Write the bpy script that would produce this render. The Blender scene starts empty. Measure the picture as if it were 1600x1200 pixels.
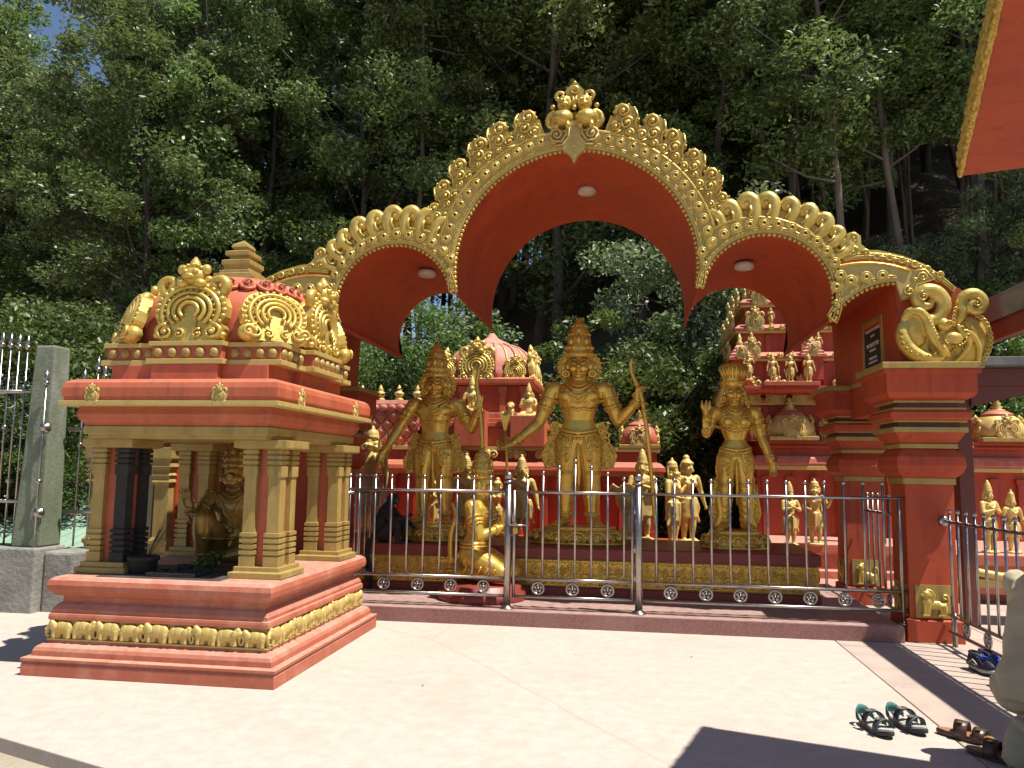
import bpy, bmesh, math, random
import numpy as np
from mathutils import Vector, Matrix, Euler
from mathutils.bvhtree import BVHTree
R = math.radians
random.seed(7)
SC = bpy.context.scene
COL = SC.collection

# ------------------------------------------------------------------ camera
cam_d = bpy.data.cameras.new('camera')
cam = bpy.data.objects.new('camera', cam_d)
COL.objects.link(cam)
SC.camera = cam
cam_d.sensor_fit = 'HORIZONTAL'; cam_d.sensor_width = 36.0
cam_d.lens = 36.0 * 1230 / 1600
cam_d.clip_start = 0.05; cam_d.clip_end = 2000
cam.location = (0, 0, 1.55)
cam.rotation_euler = (Matrix.Rotation(R(8.5), 3, 'Z') @ Matrix.Rotation(R(96.17), 3, 'X') @ Matrix.Rotation(R(0.8), 3, 'Z')).to_euler()

# ------------------------------------------------------------------ sky, sun, exposure
SUN_EL, SUN_FRONT = R(66.0), R(18.0)
sun_dir = Vector((math.cos(SUN_EL) * math.cos(SUN_FRONT), -math.cos(SUN_EL) * math.sin(SUN_FRONT), math.sin(SUN_EL)))
W = bpy.data.worlds.new('World'); SC.world = W; W.use_nodes = True
wn = W.node_tree.nodes; wl = W.node_tree.links
sky = wn.new('ShaderNodeTexSky'); sky.sky_type = 'NISHITA'; sky.sun_disc = False
sky.sun_elevation = SUN_EL; sky.sun_rotation = math.atan2(sun_dir.x, sun_dir.y)
sky.air_density = 1.0; sky.dust_density = 0.6; sky.ozone_density = 1.2; sky.altitude = 1500
wn['Background'].inputs['Strength'].default_value = 0.080
wl.new(sky.outputs[0], wn['Background'].inputs['Color'])
sd = bpy.data.lights.new('sun', 'SUN'); sd.energy = 5.0; sd.angle = R(0.53); sd.color = (1.0, 0.955, 0.88)
so = bpy.data.objects.new('sun', sd); COL.objects.link(so)
so.rotation_euler = sun_dir.to_track_quat('Z', 'Y').to_euler(); so.location = (20, -6, 40)
SC.view_settings.view_transform = 'Standard'; SC.view_settings.look = 'None'
SC.view_settings.gamma = 1.0; SC.view_settings.exposure = 0.70
SC.view_settings.use_curve_mapping = False
SC.render.engine = 'CYCLES'
SC.cycles.max_bounces = 5; SC.cycles.diffuse_bounces = 3; SC.cycles.glossy_bounces = 3
SC.cycles.use_adaptive_sampling = True; SC.cycles.adaptive_threshold = 0.015
SC.cycles.transmission_bounces = 4; SC.cycles.transparent_max_bounces = 6

# ------------------------------------------------------------------ materials
MATS = {}
def mat(name, c1, c2=None, rough=0.6, metal=0.0, nscale=4.0, bump=0.15, bscale=40.0, c3=None, c3amt=0.0, c3scale=1.2,
        spec=0.5, trans=0.0, stretch=None, bdist=0.01, rvar=0.12, coat=0.0, dust=None, drip=None):
    if name in MATS: return MATS[name]
    if name not in ('leaf_litter_slope', 'pale_bark', 'dark_bark', 'black_cable', 'soot_black'):
        sc = lambda c: tuple(x * 0.84 for x in c) if c else c
        c1, c2, c3 = sc(c1), sc(c2), sc(c3)
        if dust: dust = (sc(dust[0]), dust[1])
        if drip: drip = (sc(drip[0]), drip[1])
    m = bpy.data.materials.new(name); m.use_nodes = True
    nt = m.node_tree; N = nt.nodes; L = nt.links
    b = N['Principled BSDF']
    tc = N.new('ShaderNodeTexCoord'); vec = tc.outputs['Object']
    gi = N.new('ShaderNodeNewGeometry'); vec = gi.outputs['Position']
    if stretch:
        mp = N.new('ShaderNodeMapping'); mp.inputs['Scale'].default_value = stretch
        L.new(vec, mp.inputs['Vector']); svec = mp.outputs[0]
    else: svec = vec
    c2 = c2 or tuple(x * 0.72 for x in c1)
    n1 = N.new('ShaderNodeTexNoise'); n1.inputs['Scale'].default_value = nscale; n1.inputs['Detail'].default_value = 6; n1.inputs['Roughness'].default_value = 0.65
    L.new(svec, n1.inputs['Vector'])
    rp = N.new('ShaderNodeValToRGB'); rp.color_ramp.elements[0].position = 0.32; rp.color_ramp.elements[1].position = 0.68
    rp.color_ramp.elements[0].color = (*c2, 1); rp.color_ramp.elements[1].color = (*c1, 1)
    L.new(n1.outputs['Fac'], rp.inputs[0]); col = rp.outputs[0]
    if c3:
        n3 = N.new('ShaderNodeTexNoise'); n3.inputs['Scale'].default_value = c3scale; n3.inputs['Detail'].default_value = 8; n3.inputs['Roughness'].default_value = 0.7
        L.new(svec, n3.inputs['Vector'])
        r3 = N.new('ShaderNodeValToRGB'); r3.color_ramp.elements[0].position = 0.50; r3.color_ramp.elements[1].position = 0.70
        r3.color_ramp.elements[0].color = (0, 0, 0, 1); r3.color_ramp.elements[1].color = (c3amt,) * 3 + (1,)
        L.new(n3.outputs['Fac'], r3.inputs[0])
        mx = N.new('ShaderNodeMixRGB'); L.new(r3.outputs[0], mx.inputs[0]); L.new(col, mx.inputs[1]); mx.inputs[2].default_value = (*c3, 1)
        col = mx.outputs[0]
    if drip:   # thin grime runs down the walls
        dm = N.new('ShaderNodeMapping'); dm.inputs['Scale'].default_value = (1, 1, 0.07); L.new(gi.outputs['Position'], dm.inputs['Vector'])
        dn = N.new('ShaderNodeTexNoise'); dn.inputs['Scale'].default_value = 13; dn.inputs['Detail'].default_value = 4; L.new(dm.outputs[0], dn.inputs['Vector'])
        dr = N.new('ShaderNodeValToRGB'); dr.color_ramp.elements[0].position = 0.54; dr.color_ramp.elements[1].position = 0.74; dr.color_ramp.elements[0].color = (0, 0, 0, 1); dr.color_ramp.elements[1].color = (drip[1],) * 3 + (1,); L.new(dn.outputs['Fac'], dr.inputs[0])
        dx = N.new('ShaderNodeMixRGB'); L.new(dr.outputs[0], dx.inputs[0]); L.new(col, dx.inputs[1]); dx.inputs[2].default_value = (*drip[0], 1); col = dx.outputs[0]
    if dust:   # settled dust and scuffing on ledges, broken up by noise
        sx = N.new('ShaderNodeSeparateXYZ'); L.new(gi.outputs['Normal'], sx.inputs[0])
        ur = N.new('ShaderNodeMapRange'); ur.inputs['From Min'].default_value = 0.25; ur.inputs['From Max'].default_value = 0.95; L.new(sx.outputs['Z'], ur.inputs['Value'])
        un = N.new('ShaderNodeTexNoise'); un.inputs['Scale'].default_value = 11; un.inputs['Detail'].default_value = 7; un.inputs['Roughness'].default_value = 0.75; L.new(gi.outputs['Position'], un.inputs['Vector'])
        uv = N.new('ShaderNodeMapRange'); uv.inputs['From Min'].default_value = 0.35; uv.inputs['From Max'].default_value = 0.65; uv.inputs['To Min'].default_value = 0.25; uv.inputs['To Max'].default_value = dust[1]; L.new(un.outputs['Fac'], uv.inputs['Value'])
        um = N.new('ShaderNodeMath'); um.operation = 'MULTIPLY'; L.new(ur.outputs[0], um.inputs[0]); L.new(uv.outputs[0], um.inputs[1])
        ux = N.new('ShaderNodeMixRGB'); L.new(um.outputs[0], ux.inputs[0]); L.new(col, ux.inputs[1]); ux.inputs[2].default_value = (*dust[0], 1); col = ux.outputs[0]
    L.new(col, b.inputs['Base Color'])
    b.inputs['Metallic'].default_value = metal
    b.inputs['Specular IOR Level'].default_value = spec
    if coat: b.inputs['Coat Weight'].default_value = coat; b.inputs['Coat Roughness'].default_value = 0.15
    mr = N.new('ShaderNodeMapRange'); mr.inputs['To Min'].default_value = max(0.03, rough - rvar); mr.inputs['To Max'].default_value = min(1, rough + rvar)
    L.new(n1.outputs['Fac'], mr.inputs['Value']); L.new(mr.outputs[0], b.inputs['Roughness'])
    if bump:
        nb = N.new('ShaderNodeTexNoise'); nb.inputs['Scale'].default_value = bscale; nb.inputs['Detail'].default_value = 5
        L.new(vec, nb.inputs['Vector'])
        bp = N.new('ShaderNodeBump'); bp.inputs['Strength'].default_value = bump; bp.inputs['Distance'].default_value = bdist
        L.new(nb.outputs['Fac'], bp.inputs['Height']); L.new(bp.outputs[0], b.inputs['Normal'])
    if trans:
        tr = N.new('ShaderNodeBsdfTranslucent'); L.new(col, tr.inputs['Color'])
        ms = N.new('ShaderNodeMixShader'); ms.inputs[0].default_value = trans
        L.new(b.outputs[0], ms.inputs[1]); L.new(tr.outputs[0], ms.inputs[2]); L.new(ms.outputs[0], N['Material Output'].inputs['Surface'])
    MATS[name] = m
    return m

RED = mat('vault_red_paint', (0.53, 0.082, 0.021), (0.44, 0.060, 0.015), rough=0.62, nscale=2.2, bump=0.4, bscale=7, c3=(0.36, 0.040, 0.014), c3amt=0.8, c3scale=2.6, stretch=(1, 1, 0.45), bdist=0.008, drip=((0.22, 0.022, 0.012), 0.55))
SALMON = mat('faded_salmon_paint', (0.57, 0.145, 0.064), (0.48, 0.100, 0.042), rough=0.55, nscale=3.5, bump=0.25, bscale=30, c3=(0.34, 0.085, 0.045), c3amt=0.75, c3scale=3.4, stretch=(1, 1, 0.55), bdist=0.006, dust=((0.60, 0.27, 0.17), 0.55), drip=((0.27, 0.075, 0.045), 0.6))
SALMON_DIRTY = mat('worn_plinth_paint', (0.52, 0.150, 0.080), (0.43, 0.105, 0.052), rough=0.6, nscale=5.0, bump=0.3, bscale=26, c3=(0.58, 0.33, 0.24), c3amt=0.45, c3scale=2.5, bdist=0.008, dust=((0.60, 0.40, 0.30), 0.8), drip=((0.30, 0.09, 0.06), 0.55))
GOLD = mat('gold_paint', (0.76, 0.54, 0.13), (0.54, 0.355, 0.065), rough=0.36, metal=0.5, nscale=9, bump=0.3, bscale=70, bdist=0.006, c3=(0.36, 0.19, 0.035), c3amt=0.6, c3scale=10)
BRONZE = mat('statue_gold_paint', (0.90, 0.60, 0.12), (0.70, 0.44, 0.075), rough=0.29, metal=0.55, nscale=5, bump=0.25, bscale=45, bdist=0.006, c3=(0.42, 0.22, 0.035), c3amt=0.35, c3scale=11)
BRIGHTGOLD = mat('bright_gold_paint', (0.82, 0.60, 0.155), (0.62, 0.42, 0.085), rough=0.36, metal=0.45, nscale=7, bump=0.25, bscale=60, bdist=0.006, c3=(0.42, 0.23, 0.05), c3amt=0.4, c3scale=9)
OCHRE = mat('matt_gold_paint', (0.50, 0.355, 0.11), (0.37, 0.25, 0.065), rough=0.5, metal=0.15, nscale=6, bump=0.2, bscale=40, bdist=0.006, c3=(0.34, 0.23, 0.10), c3amt=0.5, c3scale=5, drip=((0.25, 0.16, 0.05), 0.6))
PALEGOLD = mat('weathered_pale_gold', (0.68, 0.52, 0.18), (0.52, 0.37, 0.10), rough=0.5, metal=0.2, nscale=9, bump=0.3, bscale=55, bdist=0.006, c3=(0.38, 0.24, 0.08), c3amt=0.5, c3scale=9)
STEEL = mat('stainless_steel', (0.50, 0.46, 0.42), (0.34, 0.31, 0.28), rough=0.30, metal=1.0, nscale=14, bump=0.0, rvar=0.08)
GRANITE = mat('red_granite', (0.38, 0.18, 0.155), (0.20, 0.085, 0.072), rough=0.5, nscale=45, bump=0.1, bscale=90, c3=(0.36, 0.20, 0.17), c3amt=0.7, c3scale=2.0, dust=((0.52, 0.38, 0.33), 0.85))
PLAZA = mat('pale_pink_concrete', (0.590, 0.500, 0.425), (0.500, 0.415, 0.345), rough=0.8, nscale=9.0, bump=0.45, bscale=110, c3=(0.54, 0.40, 0.33), c3amt=0.5, c3scale=1.1, bdist=0.004)
PLAZA2 = mat('worn_side_paving', (0.52, 0.43, 0.35), (0.42, 0.33, 0.27), rough=0.75, nscale=3.0, bump=0.3, bscale=90, c3=(0.50, 0.33, 0.28), c3amt=0.5, c3scale=2.0, bdist=0.004)
SAND = mat('sandy_ground', (0.42, 0.36, 0.26), (0.33, 0.27, 0.19), rough=0.9, nscale=2.0, bump=0.5, bscale=30, bdist=0.02)
CONC = mat('rough_concrete', (0.33, 0.32, 0.28), (0.22, 0.21, 0.18), rough=0.85, nscale=4, bump=0.6, bscale=22, bdist=0.02, c3=(0.14, 0.13, 0.11), c3amt=0.6, c3scale=5)
GREENCONC = mat('flaking_green_paint', (0.20, 0.24, 0.15), (0.14, 0.165, 0.10), rough=0.8, nscale=4, bump=0.4, bscale=25, bdist=0.015, c3=(0.30, 0.285, 0.24), c3amt=0.95, c3scale=3.0, stretch=(1, 1, 0.4))
BLACK = mat('soot_black', (0.018, 0.016, 0.015), (0.03, 0.026, 0.022), rough=0.8, nscale=10, bump=0.4, bscale=60)
DARKWOOD = mat('dark_brown_paint', (0.16, 0.035, 0.022), (0.11, 0.024, 0.016), rough=0.5, nscale=4, bump=0.2, bscale=30)
SLATE = mat('grey_metal_roof', (0.20, 0.215, 0.20), (0.12, 0.13, 0.125), rough=0.55, metal=0.2, nscale=5, bump=0.2, bscale=25, c3=(0.30, 0.30, 0.28), c3amt=0.7, c3scale=3)
WHITE = mat('white_plastic', (0.75, 0.74, 0.70), (0.68, 0.67, 0.63), rough=0.4, bump=0)
BLEACH = mat('sunlit_cream_paint', (0.78, 0.58, 0.20), (0.60, 0.42, 0.11), rough=0.5, metal=0.15, nscale=8, bump=0.3, bscale=60, bdist=0.006, c3=(0.45, 0.28, 0.08), c3amt=0.5, c3scale=9)
DEEPRED = mat('deep_red_wall_paint', (0.48, 0.068, 0.020), (0.39, 0.050, 0.015), rough=0.55, nscale=3, bump=0.2, bscale=25, c3=(0.24, 0.03, 0.02), c3amt=0.5, c3scale=3, drip=((0.20, 0.02, 0.012), 0.5))
PINK = mat('pink_washed_paint', (0.60, 0.185, 0.105), (0.50, 0.115, 0.06), rough=0.6, nscale=6, bump=0.3, bscale=30, c3=(0.64, 0.37, 0.28), c3amt=0.6, c3scale=4, dust=((0.64, 0.42, 0.34), 0.7), drip=((0.30, 0.07, 0.05), 0.6))
SOIL = mat('leaf_litter_slope', (0.135, 0.092, 0.060), (0.075, 0.052, 0.034), rough=0.95, nscale=1.2, bump=0.8, bscale=7, bdist=0.15, c3=(0.055, 0.07, 0.025), c3amt=0.7, c3scale=0.25)

# ------------------------------------------------------------------ mesh helpers
class MB:
    def __init__(s): s.v = []; s.f = []; s.sm = []; s.T = Matrix()
    def add(s, vs, fs, smooth=False):
        n = len(s.v); T = s.T
        s.v += [tuple(T @ Vector(p)) for p in vs]
        s.f += [tuple(i + n for i in f) for f in fs]
        s.sm += [smooth] * len(fs)
    def box(s, x0, x1, y0, y1, z0, z1):
        s.add([(x0, y0, z0), (x1, y0, z0), (x1, y1, z0), (x0, y1, z0), (x0, y0, z1), (x1, y0, z1), (x1, y1, z1), (x0, y1, z1)],
              [(3, 2, 1, 0), (4, 5, 6, 7), (0, 1, 5, 4), (1, 2, 6, 5), (2, 3, 7, 6), (3, 0, 4, 7)])
    def ring(s, prof, x0, x1, y0, y1, smooth=False):
        vs = []; fs = []
        for d, z in prof: vs += [(x0 - d, y0 - d, z), (x1 + d, y0 - d, z), (x1 + d, y1 + d, z), (x0 - d, y1 + d, z)]
        m = len(prof)
        for i in range(m - 1):
            for k in range(4):
                a, b = 4 * i + k, 4 * i + (k + 1) % 4
                fs.append((a, b, b + 4, a + 4))
        fs.append((3, 2, 1, 0)); e = 4 * (m - 1); fs.append((e, e + 1, e + 2, e + 3))
        s.add(vs, fs, smooth)
    def loft(s, secs, cap=True, smooth=True):
        n = len(secs[0]); vs = [p for q in secs for p in q]; fs = []
        for i in range(len(secs) - 1):
            for k in range(n):
                a, b = n * i + k, n * i + (k + 1) % n
                fs.append((a, b, b + n, a + n))
        if cap: fs.append(tuple(range(n - 1, -1, -1))); e = n * (len(secs) - 1); fs.append(tuple(range(e, e + n)))
        s.add(vs, fs, smooth)
    def lathe(s, prof, c=(0, 0, 0), n=16, smooth=True, ax='z'):
        secs = []
        for r, z in prof:
            q = []
            for k in range(n):
                a = 2 * math.pi * k / n; x, y = r * math.cos(a), r * math.sin(a)
                q.append((c[0] + x, c[1] + y, c[2] + z) if ax == 'z' else (c[0] + x, c[1] - z, c[2] + y))
            secs.append(q)
        s.loft(secs, smooth=smooth)
    def sphere(s, c, r, nu=10, nv=7, rot=None):
        r = (r, r, r) if isinstance(r, (int, float)) else r
        secs = []; 
        for j in range(nv + 1):
            t = math.pi * (0.03 + 0.94 * j / nv); q = []
            for k in range(nu):
                a = 2 * math.pi * k / nu
                p = Vector((r[0] * math.sin(t) * math.cos(a), r[1] * math.sin(t) * math.sin(a), -r[2] * math.cos(t)))
                if rot: p = rot @ p
                q.append((c[0] + p.x, c[1] + p.y, c[2] + p.z))
            secs.append(q)
        s.loft(secs)
    def tube(s, pts, r, n=8, closed=False, sq=1.0, smooth=True, round_ends=False):
        pts = [Vector(p) for p in pts]; m = len(pts)
        rs = [r] * m if isinstance(r, (int, float)) else list(r)
        if round_ends and not closed:
            d0 = (pts[0] - pts[1]).normalized(); d1 = (pts[-1] - pts[-2]).normalized()
            pts = [pts[0] + d0 * rs[0] * .9, pts[0] + d0 * rs[0] * .55] + pts + [pts[-1] + d1 * rs[-1] * .55, pts[-1] + d1 * rs[-1] * .9]
            rs = [rs[0] * .35, rs[0] * .8] + rs + [rs[-1] * .8, rs[-1] * .35]; m = len(pts)
        if round_ends and not closed and len(pts) >= 8:
            P2, R2 = [], []
            for i in range(m - 1):
                a, b, c, d = pts[max(i - 1, 0)], pts[i], pts[i + 1], pts[min(i + 2, m - 1)]
                for q in range(3 if 1 < i < m - 3 else 1):
                    t = q / 3; P2.append(0.5 * ((2 * b) + (c - a) * t + (2 * a - 5 * b + 4 * c - d) * t * t + (3 * b - a - 3 * c + d) * t ** 3)); R2.append(rs[i] + (rs[i + 1] - rs[i]) * t)
            P2.append(pts[-1]); R2.append(rs[-1]); pts, rs, m = P2, R2, len(P2)
        secs = []; up = None
        for i in range(m):
            if closed: t = pts[(i + 1) % m] - pts[i - 1]
            else: t = pts[min(i + 1, m - 1)] - pts[max(i - 1, 0)]
            if t.length < 1e-9: t = Vector((0, 0, 1))
            t.normalize()
            if up is None: up = Vector((0, 1, 0)) if abs(t.y) < 0.9 else Vector((1, 0, 0))
            u = up - t * up.dot(t)
            if u.length < 1e-6: u = t.orthogonal()
            u.normalize(); w = t.cross(u); up = u
            secs.append([tuple(pts[i] + (u * math.cos(2 * math.pi * k / n) * sq + w * math.sin(2 * math.pi * k / n)) * rs[i]) for k in range(n)])
        if closed: secs.append(secs[0]); s.loft(secs, cap=False, smooth=smooth)
        else: s.loft(secs, smooth=smooth)
    def prism(s, poly, y0, y1, smooth=False):
        # polygon in XZ, extruded along Y
        n = len(poly); vs = [(x, y0, z) for x, z in poly] + [(x, y1, z) for x, z in poly]
        fs = [tuple(range(n)), tuple(range(2 * n - 1, n - 1, -1))]
        for k in range(n): fs.append((k, k + n, (k + 1) % n + n, (k + 1) % n))
        s.add(vs, fs, smooth)
    def scroll(s, c, rad, r0, turns=1.6, start=0.0, dirn=1, y=0.0, n=22, sides=6, ball=True, rise=0.0, r1=0.45):
        # a spiral tube in the XZ plane at depth y, from the outside inwards
        pts = []; rs = []
        for i in range(n):
            t = i / (n - 1); a = start + dirn * turns * 2 * math.pi * t; q = rad * (1 - 0.80 * t)
            pts.append((c[0] + q * math.cos(a), y - rise * t, c[1] + q * math.sin(a))); rs.append(r0 * (1 - (1 - r1) * t))
        s.tube(pts, rs, n=sides, round_ends=False)
        if ball: s.sphere((c[0], y - rise, c[1]), r0 * 1.05, 8, 5)
    def mesh(s, name, m):
        me = bpy.data.meshes.new(name); me.from_pydata(s.v, [], s.f); me.materials.append(m)
        me.polygons.foreach_set('use_smooth', s.sm); me.update()
        return me
    def build(s, name, m, parent=None, bev=0, fix=True):
        o0 = ORG.get(parent.name, (0, 0, 0)) if parent else (0, 0, 0)
        if o0 != (0, 0, 0): s.v = [(p[0] - o0[0], p[1] - o0[1], p[2] - o0[2]) for p in s.v]
        me = s.mesh(name, m)
        if fix:
            bm = bmesh.new(); bm.from_mesh(me); bmesh.ops.recalc_face_normals(bm, faces=bm.faces); bm.to_mesh(me); bm.free()
        return link(name, me, parent, bev=bev, o0=o0)
ORG = {}
def link(name, me, parent=None, loc=None, rot=None, scale=None, bev=0, o0=None):
    o = bpy.data.objects.new(name, me); COL.objects.link(o)
    if parent: o.parent = parent
    if o0 is None: o0 = ORG.get(parent.name, (0, 0, 0)) if parent else (0, 0, 0)
    ORG[o.name] = o0 if loc is None else (0, 0, 0)
    if loc is not None: o.location = (loc[0] - o0[0], loc[1] - o0[1], loc[2] - o0[2])
    if rot is not None: o.rotation_euler = rot
    if scale is not None: o.scale = (scale,) * 3 if isinstance(scale, (int, float)) else scale
    if bev:
        b = o.modifiers.new('bevel', 'BEVEL'); b.width = bev; b.segments = 2; b.limit_method = 'ANGLE'; b.angle_limit = R(40)
    return o
def tag(o, label=None, cat=None, group=None, kind=None):
    if label: o['label'] = label
    if cat: o['category'] = cat
    if group: o['group'] = group
    if kind: o['kind'] = kind
    return o
def thing(name, label, cat, loc=(0, 0, 0), group=None):
    o = bpy.data.objects.new(name, None); COL.objects.link(o); o.location = loc; o.empty_display_size = 0.1
    ORG[o.name] = tuple(loc)
    return tag(o, label, cat, group)
def copy_tree(o, parent=None):
    c = o.copy(); COL.objects.link(c); c.parent = parent
    for ch in list(o.children): copy_tree(ch, c)
    return c
def place(o, loc, rz=0, sc=1):
    o.location = loc; o.rotation_euler = (0, 0, rz); o.scale = (sc, sc, sc)
    return o
def fixmesh(me):
    bm = bmesh.new(); bm.from_mesh(me); bmesh.ops.recalc_face_normals(bm, faces=bm.faces); bm.to_mesh(me); bm.free()
    return me
def remesh(mb, voxel, name, m, smooth=2, fac=0.5):
    # joins overlapping volumes into one continuous skin
    me = mb.mesh('tmp', m); fixmesh(me)
    o = bpy.data.objects.new('tmp', me); COL.objects.link(o)
    r = o.modifiers.new('r', 'REMESH'); r.mode = 'VOXEL'; r.voxel_size = voxel
    if smooth:
        q = o.modifiers.new('s', 'SMOOTH'); q.factor = fac; q.iterations = smooth
    dg = bpy.context.evaluated_depsgraph_get()
    out = bpy.data.meshes.new_from_object(o.evaluated_get(dg), depsgraph=dg)
    bpy.data.objects.remove(o); bpy.data.meshes.remove(me)
    out.name = name; out.materials.clear(); out.materials.append(m)
    out.polygons.foreach_set('use_smooth', [True] * len(out.polygons))
    return out
def arc(cx, cz, r, a0, a1, n, r1=None):
    r1 = r if r1 is None else r1; out = []
    for i in range(n + 1):
        t = i / n; a = R(a0 + (a1 - a0) * t); q = r + (r1 - r) * t
        out.append((cx + q * math.cos(a), cz + q * math.sin(a)))
    return out
def along(pts, step, start=0.0):
    # points at even spacing on a polyline, with tangent
    out = []; want = start; acc = 0.0
    for a, b in zip(pts[:-1], pts[1:]):
        L = math.dist(a, b)
        while L > 0 and want <= acc + L:
            t = (want - acc) / L
            out.append((tuple(a[k] + (b[k] - a[k]) * t for k in range(len(a))), tuple((b[k] - a[k]) / L for k in range(len(a)))))
            want += step
        acc += L
    return out
# ================================================================== the setting
def smooth01(a, b, x):
    t = min(1, max(0, (x - a) / (b - a))); return t * t * (3 - 2 * t)
def hill(x, y):
    if y < 15.8: return -0.08
    t = y - 15.8
    sl = 0.30 + 0.30 * smooth01(-16, -3, x) + 0.16 * smooth01(2, 14, x)
    z = sl * t * smooth01(0, 5, t)
    cap = 6.0 + 34 * smooth01(-15, -5, x) + 30 * smooth01(1, 13, x)
    z = cap * (1 - math.exp(-z / cap)) if z > 0 else z
    z += 0.35 * math.sin(x * 0.7 + y * 0.3) * smooth01(2, 8, t) + 0.25 * math.sin(x * 1.7 - y * 0.9) * smooth01(2, 8, t)
    return z - 0.08
def make_terrain():
    xs = [-400, -200, -120] + [-80 + 2.0 * i for i in range(71)] + [90, 140, 250, 400]
    ys = [-300, -120, -50, -20, -8, 0, 4, 8, 12, 15.8] + [17 + 1.5 * i for i in range(50)] + [100, 130, 180, 300, 500]
    vs = [(x, y, hill(max(-80, min(60, x)), min(y, 110))) for y in ys for x in xs]
    n = len(xs); fs = [(j * n + i, j * n + i + 1, j * n + n + i + 1, j * n + n + i) for j in range(len(ys) - 1) for i in range(n - 1)]
    mb = MB(); mb.add(vs, fs, True)
    o = mb.build('hillside', SOIL, fix=False); tag(o, kind='structure')
    o.data.materials.append(SAND)
    for p in o.data.polygons:
        if p.center.y < 15.9: p.material_index = 1
make_terrain()

# raised pale concrete court in front of the gate
edge = [(-16, 8.2), (-11, 6.7), (-8, 5.75), (-6, 5.08), (-4.5, 4.55), (-3.53, 4.18), (-2.62, 3.86), (-1.5, 3.35), (-0.3, 2.6), (0.8, 1.5), (1.6, 0.0), (1.9, -1.5)]
mb = MB()
poly = edge + [(1.895, -1.5), (1.895, 7.93), (1.895, 16.0), (-16, 16.0)]
poly = edge[:-1] + [(1.895, -1.5), (1.895, 16.0), (-16, 16.0)]
n = len(poly)
mb.add([(x, y, 0.0) for x, y in poly] + [(x, y, -0.2) for x, y in poly], [tuple(range(n))] + [(k, k + n, (k + 1) % n + n, (k + 1) % n) for k in range(n)])
plaza = mb.build('plaza_pavement', PLAZA, bev=0.006); tag(plaza, kind='structure')
# fine cracks and saw-cut joints in the court: colour only
def crack_material(m):
    nt = m.node_tree; N = nt.nodes; L = nt.links; b = N['Principled BSDF']
    src = b.inputs['Base Color'].links[0].from_socket
    g = N.new('ShaderNodeNewGeometry')
    nz = N.new('ShaderNodeTexNoise'); nz.inputs['Scale'].default_value = 1.4; L.new(g.outputs['Position'], nz.inputs['Vector'])
    mx = N.new('ShaderNodeMixRGB'); mx.inputs[0].default_value = 0.10; L.new(g.outputs['Position'], mx.inputs[1]); L.new(nz.outputs['Color'], mx.inputs[2])
    v = N.new('ShaderNodeTexVoronoi'); v.feature = 'DISTANCE_TO_EDGE'; v.inputs['Scale'].default_value = 0.21; L.new(mx.outputs[0], v.inputs['Vector'])
    r = N.new('ShaderNodeValToRGB'); r.color_ramp.elements[0].position = 0.0; r.color_ramp.elements[1].position = 0.0035
    r.color_ramp.elements[0].color = (0.40,) * 3 + (1,); r.color_ramp.elements[1].color = (0, 0, 0, 1); L.new(v.outputs['Distance'], r.inputs[0])
    m2 = N.new('ShaderNodeMixRGB'); L.new(r.outputs[0], m2.inputs[0]); L.new(src, m2.inputs[1]); m2.inputs[2].default_value = (0.30, 0.24, 0.20, 1)
    s = N.new('ShaderNodeTexNoise'); s.inputs['Scale'].default_value = 75; s.inputs['Detail'].default_value = 3; L.new(g.outputs['Position'], s.inputs['Vector'])
    r2 = N.new('ShaderNodeValToRGB'); r2.color_ramp.elements[0].position = 0.58; r2.color_ramp.elements[1].position = 0.72
    r2.color_ramp.elements[0].color = (0, 0, 0, 1); r2.color_ramp.elements[1].color = (0.60,) * 3 + (1,); L.new(s.outputs['Fac'], r2.inputs[0])
    m3 = N.new('ShaderNodeMixRGB'); L.new(r2.outputs[0], m3.inputs[0]); L.new(m2.outputs[0], m3.inputs[1]); m3.inputs[2].default_value = (0.33, 0.24, 0.19, 1)
    w = N.new('ShaderNodeTexNoise'); w.inputs['Scale'].default_value = 0.55; w.inputs['Detail'].default_value = 10; w.inputs['Roughness'].default_value = 0.72; w.inputs['Distortion'].default_value = 1.2; L.new(g.outputs['Position'], w.inputs['Vector'])
    rw = N.new('ShaderNodeValToRGB'); rw.color_ramp.elements[0].position = 0.50; rw.color_ramp.elements[1].position = 0.64; rw.color_ramp.elements[0].color = (0, 0, 0, 1); rw.color_ramp.elements[1].color = (0.30,) * 3 + (1,); L.new(w.outputs['Fac'], rw.inputs[0])
    m4 = N.new('ShaderNodeMixRGB'); L.new(rw.outputs[0], m4.inputs[0]); L.new(m3.outputs[0], m4.inputs[1]); m4.inputs[2].default_value = (0.40, 0.30, 0.235, 1)
    L.new(m4.outputs[0], b.inputs['Base Color'])
crack_material(PLAZA); crack_material(PLAZA2)
mb = MB(); mb.box(1.88, 9.0, -1.5, 16, -0.2, -0.012); side = mb.build('side_paving', PLAZA2); tag(side, kind='structure')
ycuts = [-1.5, 0.4, 1.9, 3.5, 5.0, 6.35, 7.75, 9.4, 11.2, 13.5, 16.0]
for a, b in zip(ycuts[:-1], ycuts[1:]):
    for x0, x1 in ((1.905, 3.45), (3.46, 5.2), (5.21, 9.0)):
        mb = MB(); dz = random.uniform(-0.003, 0.003); mb.box(x0, x1, a + 0.005, b - 0.005, -0.05, 0.0 + dz); mb.build('slab', PLAZA2, side, bev=0.004)

# granite step and floor under the arch
mb = MB(); mb.box(-4.35, 2.52, 7.93, 10.75, -0.05, 0.15); step = mb.build('granite_step', GRANITE, bev=0.012); tag(step, kind='structure')
mb = MB(); mb.box(-9.0, 9.0, 10.76, 15.9, -0.05, 0.12); inner = mb.build('court_floor', PINK); tag(inner, kind='structure')

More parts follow.
